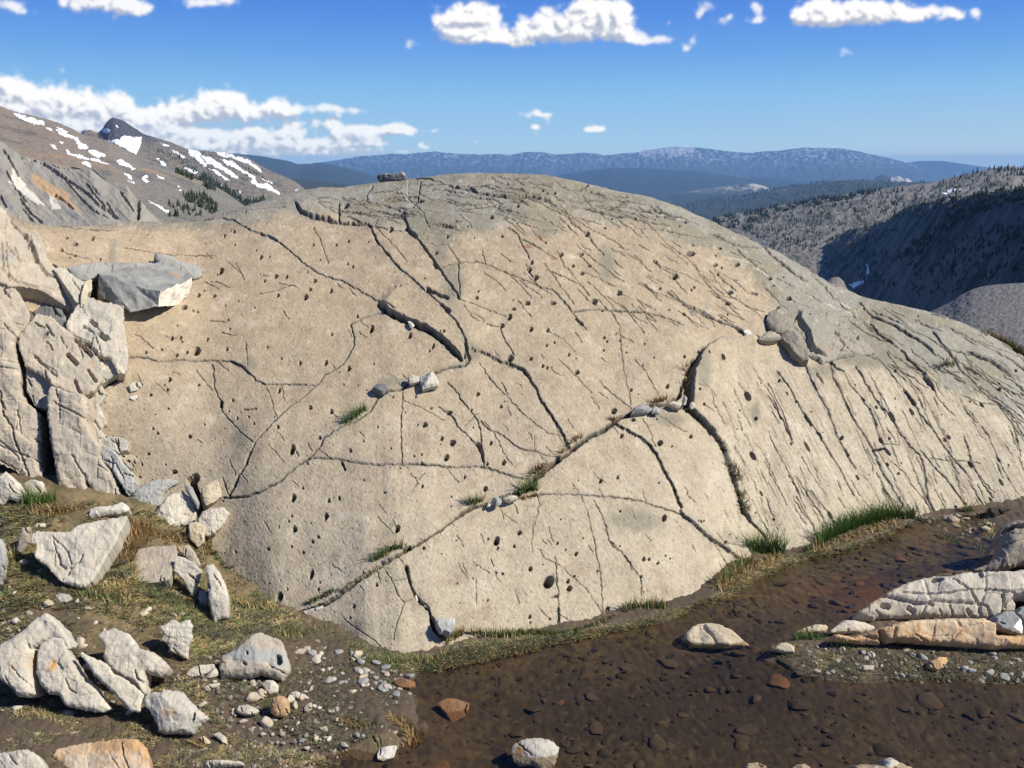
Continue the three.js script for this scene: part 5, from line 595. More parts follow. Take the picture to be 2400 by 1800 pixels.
// ---- rubble at the left foot of the dome
const rub = (label, outline, o = {}) => traced('rock', label, 'rock', outline, { on: 'dome', off: .03, T: .14, B: .5, edge: .09, broken: .8, facets: 8, style: 'pale', ...(outline[0][0] < 700 ? { lean: [.3, 0, .1] } : {}), ...o });
rub('grey brown spotted rock at the left foot of the dome beside a small rooty crack', L('842,1290 880,1240 935,1200 1010,1175 1085,1168 1180,1182 1100,1225 1060,1262 1050,1350 1000,1385 940,1396 900,1350 855,1338'), { style: 'grey', tone: 1.2 });
rub('pale leaning rock in the middle of the rubble at the dome foot', L('940,1440 1000,1390 1060,1310 1100,1270 1185,1245 1240,1300 1272,1385 1262,1450 1180,1472 1120,1490 1050,1505 950,1500'), { off: .06 });
rub('cream block tucked against the dome foot under the large pit', L('1305,1230 1350,1200 1412,1168 1440,1280 1400,1310 1335,1342 1310,1290'), { style: 'cream', off: .04 });
rub('narrow grey wedge between two rubble rocks at the dome foot', L('1190,1188 1250,1225 1292,1325 1280,1372 1240,1300 1200,1240'), { style: 'grey', off: .07 });
rub('pale grey rock with black lichen at the lower left corner of the dome', L('1278,1440 1310,1382 1380,1360 1450,1352 1490,1392 1440,1470 1390,1520 1340,1540 1290,1500'), { style: 'pale', off: .05 });
rub('cream angular rock below the lichened rock, among brown grass', L('1220,75 1270,60 1330,92 1322,200 1283,228 1225,172', 'G'), { style: 'cream', off: .08 });
const gr = (label, z, s, o = {}) => traced(o.name || 'boulder', label, o.cat || 'boulder', pts(z, s), { T: .16, B: .45, style: 'pale', auto: 2, ...o, edge: (o.edge ?? .15) * .62 });
gr('thin pale slab standing tilted over its own black shadow in the grass', 'G', '1140,285 1205,298 1262,330 1312,382 1292,450 1272,520 1250,558 1220,505 1180,440 1122,382', { n: [.25, .45, .86], off: .05, T: .06, B: .1, edge: .07 });
gr('tan rock tongue dipping into dark soil at the corner of the dome', 'G', '1332,345 1380,335 1420,390 1460,470 1478,560 1482,688 1440,690 1385,716 1352,600 1345,450', { style: 'pale', n: [.05, .6, .8], T: .1 });
gr('flat brownish rock flush with the grass left of the tilted thin slab', 'G', '870,300 900,240 980,225 1140,215 1150,270 1125,350 1100,440 1000,458 900,462 870,400', { style: 'tan', tone: .9, n: [0, .92, .4], T: .03, off: -.01 });
gr('narrow tan flake leaning behind the tilted thin slab', 'G', '1142,225 1220,210 1262,260 1300,340 1270,370 1225,312 1160,262', { style: 'tan', n: [.1, .5, .86], off: .10, T: .08 });
gr('small grey upright stone right of the tilted thin slab', 'G', '1290,510 1330,500 1348,560 1340,610 1300,612 1285,560', { style: 'grey', tone: 1.15 });
gr('large pale pointed boulder with one long straight edge, in the grass at left', 'G', '838,20 790,110 760,180 690,295 610,435 560,485 505,488 450,470 375,432 300,345 225,290 240,205 200,165 230,128 440,130 500,90 560,68 700,48', { n: [.12, .74, .66], off: .04, T: .03, B: .3, edge: .05, cracks: [jointed('380,280 390,340 430,370', 'G', 10), jointed('440,410 460,370 520,330 540,290', 'G', 9), jointed('345,180 360,240 380,290', 'G', 5)] });
gr('flat whitish slab lying behind the pointed boulder', 'D', '560,1420 585,1365 640,1350 720,1342 800,1318 845,1365 800,1388 690,1402 600,1420', { style: 'white', n: [0, .8, .6], T: .12 });
gr('upright reddish brown stone left of the pointed boulder', 'G', '105,250 120,160 150,95 192,100 195,200 160,240 130,290', { style: 'tan', tone: .75, n: [.2, .35, .9] });
gr('small flat cream stone behind the pointed boulder', 'G', '210,90 240,72 290,72 305,92 270,106 220,104', { style: 'cream', n: [0, .8, .6] }); gr('little round pale stone beside the upright brown stone', 'G', '175,190 200,165 230,180 228,205 190,210', { style: 'white', tone: .8 });
gr('weathered grey rock cut by the left edge above the grass', 'G', '-60,150 0,170 35,210 52,300 45,390 20,470 -60,500', { style: 'grey', tone: 1.1, n: [.4, .4, .8] });
gr('pale rounded rock at the left edge below the tall face', 'D', '-60,1180 0,1150 40,1120 120,1190 160,1260 120,1320 60,1300 20,1340 -60,1330', { n: [.1, .5, .8] }); gr('blocky pale rock under the black fissure', 'D', '150,1200 200,1170 275,1185 290,1250 250,1290 180,1270', { n: [.1, .5, .8] });
gr('flat whitish stone half buried in the grass below the pointed boulder', 'G', '350,545 390,525 450,535 470,560 440,585 390,588', { n: [0, .85, .5], T: .06, style: 'white', tone: .75 });
gr('big pale boulder at the left edge with orange lichen and a round hole', 'G', '-60,900 0,862 60,830 150,770 200,720 235,690 300,655 345,690 400,750 455,840 450,895 400,830 330,815 270,850 222,885 212,980 232,1100 245,1180 200,1205 130,1200 70,1130 0,1085 -60,1060', { n: [.02, .6, .8], off: .1, T: .13, cracks: [jointed('0,1010 20,1030', 'G', 50), jointed('110,1010 180,1090 240,1160', 'G', 5), jointed('205,868 220,940 218,1000', 'G', 9)] });
gr('big pale boulder with an orange lichen star, leaning on its left neighbour', 'G', '238,955 252,872 330,812 405,815 442,900 480,950 540,1060 620,1130 720,1280 640,1300 560,1290 420,1255 385,1190 320,1180 262,1120 236,1040', { n: [.1, .62, .77], off: .08, T: .12, cracks: [jointed('440,1090 460,1150 500,1180', 'G', 6)], paint: (x, y) => { const p = at('G', 355, 1000), d = Math.hypot(x - p[0], (y - p[1]) * .7) + 5 * noise(x / 4, y / 4, 1); return [[.55, .27, .06], smooth(13, 3, d) * .85]; } });
gr('pale slab with a dark undercut edge between the two biggest boulders', 'G', '502,895 560,925 640,960 700,985 735,1045 800,1075 862,1118 935,1185 905,1300 845,1295 780,1220 700,1142 610,1060 545,955', { n: [.25, .6, .76], off: .13, T: .07, B: .2, edge: .08 });
gr('large grey white rock with a jagged end behind the undercut slab', 'G', '628,800 680,770 742,752 830,790 870,830 900,882 1000,910 1060,960 1102,1002 1090,1030 1040,1068 955,1045 945,1180 930,1185 862,1118 735,1045 690,985 670,940 680,880', { n: [.05, .68, .73], off: .08, T: .13 });
gr('angular cream and grey boulder with an orange patch, tip pointing right', 'G', '928,1235 945,1190 990,1165 1045,1168 1050,1148 1105,1155 1180,1162 1245,1235 1300,1290 1360,1338 1290,1395 1252,1442 1160,1438 1080,1442 1030,1425 1012,1372 980,1300', { n: [.15, .6, .78], off: .05, T: .2, style: 'white', tone: .82, paint: (x, y) => { const p = at('G', 1100, 1300), d = Math.hypot((x - p[0]) * .6, y - p[1]) + 6 * noise(x / 6, y / 6, 1); return [[.5, .33, .16], smooth(16, 4, d) * .6]; } });
gr('tan and blue grey boulder with a pit, standing in dark gravel', 'G', '1432,1085 1418,1010 1440,935 1520,895 1580,840 1640,790 1690,780 1760,810 1818,832 1850,900 1875,985 1882,1030 1830,1100 1770,1080 1700,1060 1620,1085 1520,1082', { n: [.05, .6, .8], T: .18, style: 'tan', off: .02, cracks: [jointed('1810,950 1815,975', 'G', 40), jointed('1608,915 1610,925', 'G', 14), jointed('1590,985 1605,995', 'G', 14)], paint: (x, y) => { const p = at('G', 1640, 930), d = Math.abs(y - p[1] - (x - p[0]) * .15) + 9 * noise(x / 14, y / 14, 1); return [[.30, .31, .30], smooth(24, 8, d) * .8]; } });
gr('ragged white upright rock with a dark hollow under it, among moss', 'G', '1032,742 1075,730 1110,700 1140,702 1165,725 1200,700 1232,698 1250,740 1242,790 1255,810 1228,870 1222,958 1190,950 1130,915 1100,905 1085,855 1050,830 1062,790', { n: [.25, .3, .9], off: .06, T: .12, B: .3, style: 'white', tone: .85, crag: 2 });
gr('long flat orange tan slab at the bottom edge', 'G', '332,1585 365,1535 480,1510 620,1488 760,1475 890,1470 930,1510 965,1555 972,1660 960,1740 500,1740 420,1660', { n: [.02, .85, .5], T: .07, off: .03, style: 'orange', tone: 1, paint: (x, y, u, v) => [[.46, .40, .32], smooth(-.1, .35, v + .5 * fbm(x / 30, y / 30, 2, 3)) * .8] });
gr('pale rock cut off by the bottom left corner', 'G', '-40,1570 20,1560 100,1545 180,1538 250,1580 292,1640 290,1720 -40,1720', { n: [0, .75, .65], T: .13, off: .03 });
gr('rounded orange tan cobble standing in the gravel', 'G', '1755,1300 1750,1250 1765,1205 1800,1188 1845,1195 1875,1225 1882,1300 1850,1330 1790,1330', { n: [.1, .5, .85], T: .35, B: .5, edge: .45, facets: 2, off: .035, style: 'orange', tone: 1 });
gr('pale grey stone lying in the gravel, left of the orange cobble', 'G', '1525,1290 1545,1255 1600,1248 1660,1270 1682,1290 1660,1318 1600,1325 1550,1310', { T: .25 }); gr('round grey white stone at the top of the gravel', 'G', '1700,1120 1720,1092 1770,1090 1808,1125 1800,1170 1750,1185 1715,1165', { T: .3, edge: .35 }); gr('cream stone in gravel between the boulder and the round stone', 'G', '1665,1160 1690,1140 1730,1165 1720,1210 1680,1222', { style: 'cream', T: .3 }); gr('flat pale gravel stone right of the orange cobble', 'G', '1880,1170 1920,1160 1980,1185 2010,1210 1960,1220 1900,1205', { T: .15 }); gr('tan wedge stone right of the orange cobble', 'G', '1950,1285 1985,1245 2020,1232 2025,1275 1990,1305', { style: 'tan', T: .25 });
gr('flat grey stone slab between the tan boulder and the moss', 'G', '1310,1140 1360,1115 1430,1105 1420,1130 1350,1152', { T: .12 }); gr('pale flat stone below the ragged upright rock', 'G', '1205,1050 1240,1010 1300,990 1385,985 1395,1010 1330,1050 1240,1068', { n: [0, .8, .6], T: .08 }); gr('grey pale stone with a dark end low in the gravel', 'G', '1320,1640 1340,1610 1420,1605 1560,1615 1590,1640 1500,1650 1350,1660', { n: [0, .8, .6], T: .2 }); gr('rounded cream stone lying among moss right of the angular boulder', 'G', '1380,1440 1420,1425 1465,1460 1478,1510 1440,1500', { T: .25 }); gr('small cream stone beside the rounded cream stone', 'G', '1290,1465 1320,1450 1360,1480 1372,1510 1330,1510', { style: 'cream', T: .25 });
gr('small flat stone on the bank just under the leaning slab line', 'G', '1960,645 2010,630 2095,605 2100,630 2040,655 1985,662', { style: 'white', tone: .85, T: .15 });
// ---- loose rock on and behind the dome
rub('slab painted shade dark, perched on the skyline at the top of the dome', L('228,735 240,715 310,708 350,716 385,712 422,722 432,765 410,776 340,768 248,768', 'B'), { style: 'dark', tone: 1.1, off: .06, T: .12, B: .4, lean: [-.35, -.5, .8], paint: (x, y) => { const p = at('B', 300, 716), d = Math.abs(y - p[1]) * 2 + Math.abs(x - p[0]) * .4; return [[.26, .25, .20], smooth(9, 2, d)]; } });  // dark front and paler top edge paint in shade and sun
rub('small pale stone leaning on the end of the dark skyline slab', L('360,712 378,698 402,702 424,728 425,760 400,735', 'B'), { style: 'pale', off: .08, T: .3, lean: [0, -.5, .8] });
rub('low dark flake on the skyline right of the perched slab', L('470,752 500,738 560,738 600,730 608,745 560,755 500,758', 'B'), { style: 'grey', off: .03, T: .25, lean: [0, -.5, .8] }); rub('dark splinter standing up on the right shoulder of the skyline', L('1412,752 1440,755 1480,768 1512,780 1500,795 1450,775 1418,768', 'B'), { style: 'dark', off: .03, T: .25, lean: [0, -.5, .8] });
rub('square cream block lying in the crack in the middle of the dome', L('508,505 530,500 600,495 632,540 628,565 575,575 522,592 512,550', 'E'), { off: .035, T: .35, B: .4, edge: .10, style: 'white', tone: .85, facets: 2, lean: [-.1, .1, .1], planes: [[.9, .1, .75]] });
rub('pair of knobby pale stones left of the square block in the crack', L('428,525 440,498 475,505 510,505 508,535 470,550 440,548', 'E'), { off: .03, T: .3, style: 'white', tone: .8 }); rub('dark grey stone left in the grassy crack', L('195,585 230,558 290,560 310,592 270,618 225,612', 'E'), { style: 'dark', off: .02, T: .3, tone: 1.3 });
rub('round grey stone beside green grass in the long crack', L('975,1320 985,1290 1015,1280 1040,1305 1035,1335 1000,1350', 'E'), { style: 'grey', tone: 1.2, off: .03, T: .4, edge: .35 }); rub('flat pale stone right of the round stone in the long crack', L('1045,1300 1080,1275 1140,1278 1142,1300 1090,1315', 'E'), { off: .03, T: .25 }); rub('tiny pale stone left of the round stone in the long crack', L('940,1335 955,1325 972,1335 965,1348 945,1350', 'E'), { off: .02, T: .4 });
rub('dark block at the upper end of the long crack', L('1872,750 1890,715 1935,690 1985,688 2010,712 2000,735 1930,742', 'E'), { style: 'dark', tone: 1.8, off: .03, T: .3, planes: [[-.9, .3, .6]] }); rub('pale grey stone right of the dark block in the long crack', L('2010,715 2035,695 2080,735 2060,745 2010,738', 'E'), { style: 'grey', tone: 1.2, off: .03, T: .3 }); rub('pale stone in the mouth of the cleft', L('2120,680 2150,662 2210,690 2215,712 2160,705', 'E'), { off: .03, T: .3 }); rub('grey stone standing in the shadowed cleft', L('0,655 10,625 28,650 22,690 5,690', 'F'), { style: 'grey', off: .05, T: .4, tone: 1.2 }); rub('small pale stone low in the cleft', L('45,690 60,668 82,680 70,715 52,712', 'F'), { off: .03, T: .4 });
rub('pale grey block stuck in the crack at the stream bank', L('610,735 625,690 690,685 738,690 735,750 700,805 660,785 640,790', 'H'), { off: .05, T: .3, B: .4, facets: 3, style: 'grey', tone: 1.35 });
rub('little white stone in the upper end of the short crack', L('470,545 490,535 500,570 485,585', 'H'), { style: 'white', off: .0, T: .3 }); rub('white stone lower in the short crack', L('535,590 555,580 575,610 555,622 538,615', 'H'), { style: 'white', off: .0, T: .3 }); rub('white chip sitting in the wide shadowed crack', L('430,145 450,148 475,170 465,190 440,175', 'E'), { style: 'white', off: .03, T: .3 });
rub('big dark grey loose rock at the head of the seamed block', L('622,262 640,232 690,205 725,212 770,290 815,350 818,395 780,402 730,385 700,370 680,330', 'F'), { style: 'dome', tone: .72, off: .06, T: .2, B: .6, edge: .06, facets: 9, lean: [-.35, 0, 0] });
rub('broad grey slab seamed with dark partings behind the big dark loose rock', L('702,190 730,130 745,92 830,92 930,98 1010,160 1100,230 1200,300 1250,350 1180,372 1100,372 1020,385 945,408 905,425 860,395 820,370 790,300 750,230', 'F'), { style: 'dome', off: .012, T: .022, B: .3, edge: .03, facets: 0, auto: 14, dir: .75, grow: 1.5 });
rub('dark block wedged against the dome above the loose rock', L('545,130 560,88 600,70 640,110 700,90 740,92 720,160 690,200 640,225 600,215 560,180', 'F'), { style: 'dome', tone: .75, off: .05, T: .14 }); rub('grey angular rock left of the big dark loose rock', L('490,262 530,225 565,210 620,240 640,262 600,272 540,275', 'F'), { style: 'dome', tone: 1.1, off: .05, T: .25 }); rub('white sliver of stone beside the gap above the seamed block', L('395,205 430,200 480,255 478,268 420,262', 'F'), { style: 'white', off: .03, T: .2 });
const sl = (label, s, o) => traced('rock', label, 'rock', pts('A', s), { on: 'slope', T: .2, B: .5, ...o });
sl('sharp grey boulder with a dark side perched on the near slope', '590,690 602,682 640,710 675,745 695,765 690,782 650,760 610,725', { style: 'dark', tone: 1.5, off: .1, lean: [-.4, 0, 0], paint: (x, y) => { const p = at('A', 685, 768); return [[.36, .30, .2], smooth(9, 4, Math.hypot(x - p[0], y - p[1]))]; } }); sl('small pale rock heap on the near slope left of the sharp boulder', '440,680 470,665 520,675 540,700 500,715 450,705', { style: 'grey', off: .08 });
// ---- right bank: ledges and boulders
gr('long grey white rock ledge with cracks on the right bank', 'I', '1095,690 1130,650 1250,572 1340,520 1450,470 1540,440 1620,430 1720,430 1820,402 1940,400 2080,395 2212,385 2500,372 2900,380 3150,430 3160,520 2900,560 2500,552 2212,540 2140,560 2060,640 2055,700 1960,702 1830,692 1700,690 1500,688 1300,690 1220,705', { n: [-.08, .78, .62], off: .03, T: .02, B: .09, edge: .03, style: 'pale', facets: 0, auto: 6, cracks: [jointed('1400,560 1700,560 1840,535 2000,530 2140,550', 'I', 7), jointed('1840,540 1880,600 1960,640 1975,690', 'I', 10), jointed('2050,560 2065,620 2060,660', 'I', 16), jointed('1720,470 1840,540', 'I', 6), jointed('1600,475 1660,470', 'I', 22), jointed('1280,630 1320,635', 'I', 26), jointed('1450,640 1480,660', 'I', 22), jointed('1575,615 1600,630', 'I', 14), jointed('1830,655 1850,670', 'I', 18)], paint: (x, y) => { const p = at('I', 1180, 640), d = segDist(...at('I', 1100, 670), ...at('I', 1380, 500), x, y); return [[.40, .24, .10], smooth(12, 2, d) * .7]; } });
gr('long orange rock slab lying in front of the grey ledge', 'I', '945,838 960,802 1010,790 1100,812 1150,800 1230,772 1320,740 1400,715 1500,700 1600,696 1800,690 1950,690 2012,722 2010,800 2120,805 2212,800 2500,795 2800,815 2950,850 2800,892 2500,895 2212,885 1970,892 1850,880 1700,870 1540,855 1380,842 1260,862 1100,850', { n: [-.03, .62, .78], off: .02, T: .02, B: .16, edge: .028, style: 'orange', tone: 1.08, facets: 0, auto: 0, cracks: [jointed('1262,790 1290,850', 'I', 36), jointed('1480,805 1560,850', 'I', 7), jointed('1075,805 1110,815', 'I', 12)], paint: (x, y, u, v) => [[.50, .40, .27], smooth(.02, -.10, v + .1 * fbm(x / 30, y / 30, 2, 3) - u * .02) * .75] });
gr('large rounded brown grey boulder on the far side of the stream at the right edge', 'I', '2040,240 2030,140 2060,100 2120,70 2212,40 2400,10 2600,20 2750,90 2780,220 2700,320 2450,345 2212,340 2100,370 2000,392 1900,390 1870,378 1960,345 2010,300', { n: [-.1, .7, .7], off: .05, T: .09, B: .25, edge: .14, style: 'tan', tone: .72, facets: 4, cracks: [jointed('2060,150 2130,120 2212,130', 'I', 26)] });
gr('dark slate grey rock with a painted sunlit corner on the orange slab', 'I', '2012,720 2030,680 2085,645 2140,640 2180,690 2202,745 2200,790 2150,795 2085,780 2040,765', { n: [.1, .5, .85], off: .05, T: .3, B: .5, style: 'dark', tone: 2.0, facets: 5, paint: (x, y) => [[.60, .58, .53], inside(pts('I', '2120,745 2170,690 2205,750 2200,792'), x, y) ? .9 : 0] });  // the white corner paints a sunlit face onto the grey rock
gr('pale upright stone behind the slate grey rock', 'I', '2062,590 2080,560 2130,552 2150,600 2148,645 2090,645 2062,640', { n: [.1, .5, .85], T: .2, off: .06 }); gr('dark stone cut by the right edge beside the slate rock', 'I', '2150,660 2180,620 2240,600 2260,720 2215,740 2180,690', { style: 'dark', tone: 1.7, T: .25, off: .06 });
gr('half sunk pale boulder with a black shaded end, alone in the stream', 'I', '18,800 45,760 110,722 180,718 235,728 300,765 355,805 410,850 440,885 380,888 300,885 200,875 130,872 40,840', { n: [.18, .66, .72], off: -.025, T: .17, B: .5, edge: .10, style: 'cream', facets: 4, tone: .95, planes: [[1.1, -.1, .72], [.2, .9, .75]] });
gr('flat cream stone on the gravel spit, left of the grey wedge', 'I', '735,775 790,750 860,728 925,730 942,750 930,782 850,790 770,790', { style: 'cream', n: [0, .75, .65], T: .15 }); gr('pale wedge shaped stone in shadow at the tip of the ledges', 'I', '955,775 1000,735 1045,702 1120,705 1200,722 1252,752 1220,770 1150,788 1040,785', { n: [.2, .7, .7], T: .16 });
gr('rounded cream boulder with an orange patch, in the stream near the bottom edge', 'H', '1100,1560 1110,1520 1165,1475 1250,1465 1330,1468 1380,1495 1412,1530 1400,1590 1380,1650 1300,1680 1230,1640 1160,1650 1120,1620', { n: [.1, .6, .8], off: .03, T: .22, B: .4, edge: .25, style: 'white', tone: .72, paint: (x, y) => { const p = at('H', 1150, 1550), d = Math.hypot(x - p[0], y - p[1]) + 5 * noise(x / 5, y / 5, 1); return [[.42, .19, .05], smooth(16, 6, d) * .85]; } });
gr('rust orange rock half under water left of mid stream', 'H', '625,1235 690,1205 760,1215 830,1240 825,1290 790,1330 715,1372 690,1340 650,1290', { n: [.05, .85, .5], off: .0, T: .12, style: 'rust', tone: 1.2 }); gr('rusty red stone at the edge of the gravel', 'H', '332,1110 360,1080 420,1080 475,1098 482,1135 450,1155 370,1150', { n: [.1, .7, .7], T: .3, style: 'rust', tone: 1.5 }); gr('white stone touching the rusty red stone', 'H', '260,1140 280,1110 325,1115 330,1150 290,1158', { style: 'white', tone: .8, T: .3 });
gr('ochre flat rock awash in the corner of the stream, with a white chip on it', 'H', '30,1545 120,1490 210,1440 330,1420 380,1470 360,1560 330,1610 200,1620 80,1600', { n: [0, .9, .4], off: -.005, T: .06, style: 'wet', tone: 1.9 }); gr('white chip of rock lying on the ochre rock at the stream edge', 'H', '235,1560 260,1525 330,1512 362,1515 340,1590 270,1612 235,1600', { n: [0, .85, .5], off: .015, T: .12, style: 'white', tone: .9 });
gr('white stone cut by the bottom edge, leftmost of three in the stream', 'I', '400,1655 420,1630 480,1622 540,1645 570,1700 410,1700', { n: [.1, .6, .8], T: .25, style: 'white', tone: .8, off: .02 }); gr('small white stone cut by the bottom edge, middle of three in the stream', 'I', '715,1655 740,1636 790,1632 825,1650 840,1700 710,1700', { n: [.1, .6, .8], T: .25, style: 'white', tone: .8, off: .02 }); gr('broad white rock at the bottom edge, rightmost of three in the stream', 'I', '1110,1650 1150,1635 1280,1640 1310,1600 1350,1592 1410,1625 1480,1655 1560,1720 1100,1720', { n: [.1, .6, .8], T: .18, style: 'white', tone: .85, off: .03 });
gr('cream stone with a straw tuft where the stream narrows', 'I', '570,895 620,850 680,848 725,870 722,920 650,915', { style: 'cream', T: .25, tone: .9 }); gr('small pale stone on the dark gravel spit', 'I', '1195,930 1215,898 1245,915 1250,940 1215,948', { T: .3 }); gr('flat cream stone on the dark gravel spit', 'I', '1130,1015 1170,992 1240,992 1240,1030 1170,1035', { style: 'cream', T: .2, tone: .8 }); gr('rounded orange cream stone on the spit at the water line', 'I', '1580,1010 1600,970 1650,940 1710,940 1720,965 1690,1010 1640,1035', { style: 'orange', T: .25 });
gr('light brown stone on the far bank, biggest of the row by the dome', 'I', '1705,50 1720,30 1760,28 1800,50 1795,72 1740,75', { style: 'tan', T: .25 }); gr('smaller brown stone right of the biggest bank stone', 'I', '1805,50 1820,34 1860,36 1865,55 1830,60', { style: 'tan', T: .25 }); gr('pale flat stone farther right on the far bank', 'I', '1940,100 1960,88 1985,100 1990,125 1955,120', { style: 'cream', T: .25 }); gr('tan stone near the rounded boulder on the far bank', 'I', '1985,70 2000,66 2030,80 2010,95 1985,90', { style: 'cream', T: .25 });
gr('black wet undercut rock at the foot of the dome, far right', 'F', '1985,1395 1990,1350 2050,1350 2110,1345 2125,1370 2060,1395 2020,1420', { style: 'peat', T: .2 });
console.log('traced done');

// ---- loose small stones: many alike, each its own
function stoneGeo(seed, style, flat = 1) {
  const r = rng(seed), g = mergeVertices(new THREE.IcosahedronGeometry(1, 5).deleteAttribute('uv').deleteAttribute('normal')), p = g.attributes.position, pl = []; for (let i = 0; i < 13; i++) { const z = r() * 2 - 1, a = r() * 6.28, q = Math.sqrt(1 - z * z); pl.push([q * Math.cos(a), q * Math.sin(a), z, .55 + r() * .4]); }
  const c = new Float32Array(p.count * 3), v = new THREE.Vector3();
  for (let i = 0; i < p.count; i++) { v.fromBufferAttribute(p, i).normalize(); let d = 1.15; for (const q of pl) { const k = v.x * q[0] + v.y * q[1] + v.z * q[2]; if (k > .05) { const e = q[3] / k; d = d - Math.max(0, d - e) * .92; } } d += .07 * fbm(v.x * 3 + seed, v.y * 3, v.z * 3, 3); p.setXYZ(i, v.x * d, v.y * d * flat, v.z * d); c.set(stoneColor(style, v.x * .12, v.y * .12, v.z * .12, seed, 0), i * 3); }
  g.setAttribute('color', new THREE.BufferAttribute(c, 3)); g.computeVertexNormals(); return g;
}
{
  const r = rng(5), sets = { pale: [1, 2, 3].map(s => stoneGeo(s, 'pale', .7)), cream: [4, 5].map(s => stoneGeo(s, 'cream', .75)), grey: [6, 7].map(s => stoneGeo(s, 'grey', .7)), tan: [14, 15].map(s => stoneGeo(s, 'tan', .6)), wet: [8, 9, 10].map(s => stoneGeo(s, 'wet', .28)), rust: [11].map(s => stoneGeo(s, 'rust', .3)), peat: [12, 13].map(s => stoneGeo(s, 'peat', .26)) };
  const drop = (name, cat, label, group, st, px, py, size, sink) => { const h = standOn(px, py), m = new THREE.Mesh(sets[st][Math.floor(r() * sets[st].length)], rockMat); m.castShadow = m.receiveShadow = true; m.name = numbered(name); const s = size * PX * h.distanceTo(STATION) / 2; m.scale.set(s * (.8 + r() * .5), s * (.7 + r() * .4), s * (.7 + r() * .4)); m.rotation.set((r() - .5) * .5, r() * 6.28, (r() - .5) * .5); m.position.copy(h); m.position.y += s * sink; scene.add(m); tag(m, label, cat, group); };
  const field = (poly, n, f) => { let x0 = 1e9, x1 = -1e9, y0 = 1e9, y1 = -1e9; for (const p of poly) { x0 = Math.min(x0, p[0]); x1 = Math.max(x1, p[0]); y0 = Math.min(y0, p[1]); y1 = Math.max(y1, p[1]); } for (let i = 0, k = 0; k < n && i < n * 40; i++) { const x = lerp(x0, x1, r()), y = lerp(y0, y1, r()); if (inside(poly, x, y)) { k++; f(x, y); } } };
  const GL = 'small pale stone scattered on the dark gravel between moss and stream', GG = 'small stones scattered on the gravel bank';
  field(pts('P', '440,1430 640,1395 800,1420 905,1452 880,1520 800,1590 700,1630 560,1600 430,1520'), 100, (x, y) => drop('gravel_stone', 'stone', GL, GG, r() < .3 ? 'pale' : r() < .4 ? 'cream' : r() < .5 ? 'tan' : 'grey', x, y, 6 + r() * r() * 26, .25));
  field(pts('P', '640,1395 800,1420 890,1460 860,1500 700,1470'), 40, (x, y) => drop('gravel_stone', 'stone', GL, GG, r() < .6 ? 'grey' : 'pale', x, y, 6 + r() * 16, .25));
  const SL = 'small stone lying on the gravel spit before the orange slab', SG = 'small stones on the gravel spit';
  field(pts('P', '1740,1398 1900,1402 2100,1418 2212,1410 2212,1470 2000,1462 1850,1468 1740,1452'), 46, (x, y) => drop('gravel_stone', 'stone', SL, SG, r() < .6 ? 'grey' : 'cream', x, y, 5 + r() * r() * 20, .2));
  const FL = 'small brown stone lying at the far water edge below the seamed rock', FG = 'small stones along the far bank'; field(pts('P', '1990,1118 2130,1112 2150,1150 2100,1165'), 18, (x, y) => drop('gravel_stone', 'stone', FL, FG, r() < .5 ? 'cream' : 'peat', x, y, 6 + r() * 10, .25));
  const WL = 'flat brown stone lying under the shallow stream water', WG = 'stones on the stream bed';
  field(pts('P', '930,1480 1250,1420 1480,1345 1700,1400 1780,1480 2212,1500 2212,1659 760,1659'), 90, (x, y) => drop('stream_bed_stone', 'stone', WL, WG, r() < .52 ? 'wet' : r() < .85 ? 'peat' : 'rust', x, y, 12 + r() * r() * 46, .12));
  field(pts('P', '1500,1330 1700,1240 1960,1150 2120,1170 2080,1230 1900,1290 1760,1360'), 60, (x, y) => drop('stream_bed_stone', 'stone', WL, WG, r() < .4 ? 'wet' : r() < .9 ? 'peat' : 'rust', x, y, 10 + r() * 24, .1));
  const LLb = 'little stone lying in the grass and moss of the left bank', LG2 = 'little stones in the left bank grass'; field(pts('P', '0,1140 60,1170 200,1290 380,1320 420,1400 300,1560 120,1540 0,1560'), 80, (x, y) => drop('bank_stone', 'stone', LLb, LG2, r() < .5 ? 'pale' : r() < .5 ? 'tan' : 'cream', x, y, 5 + r() * r() * 24, .15));
}

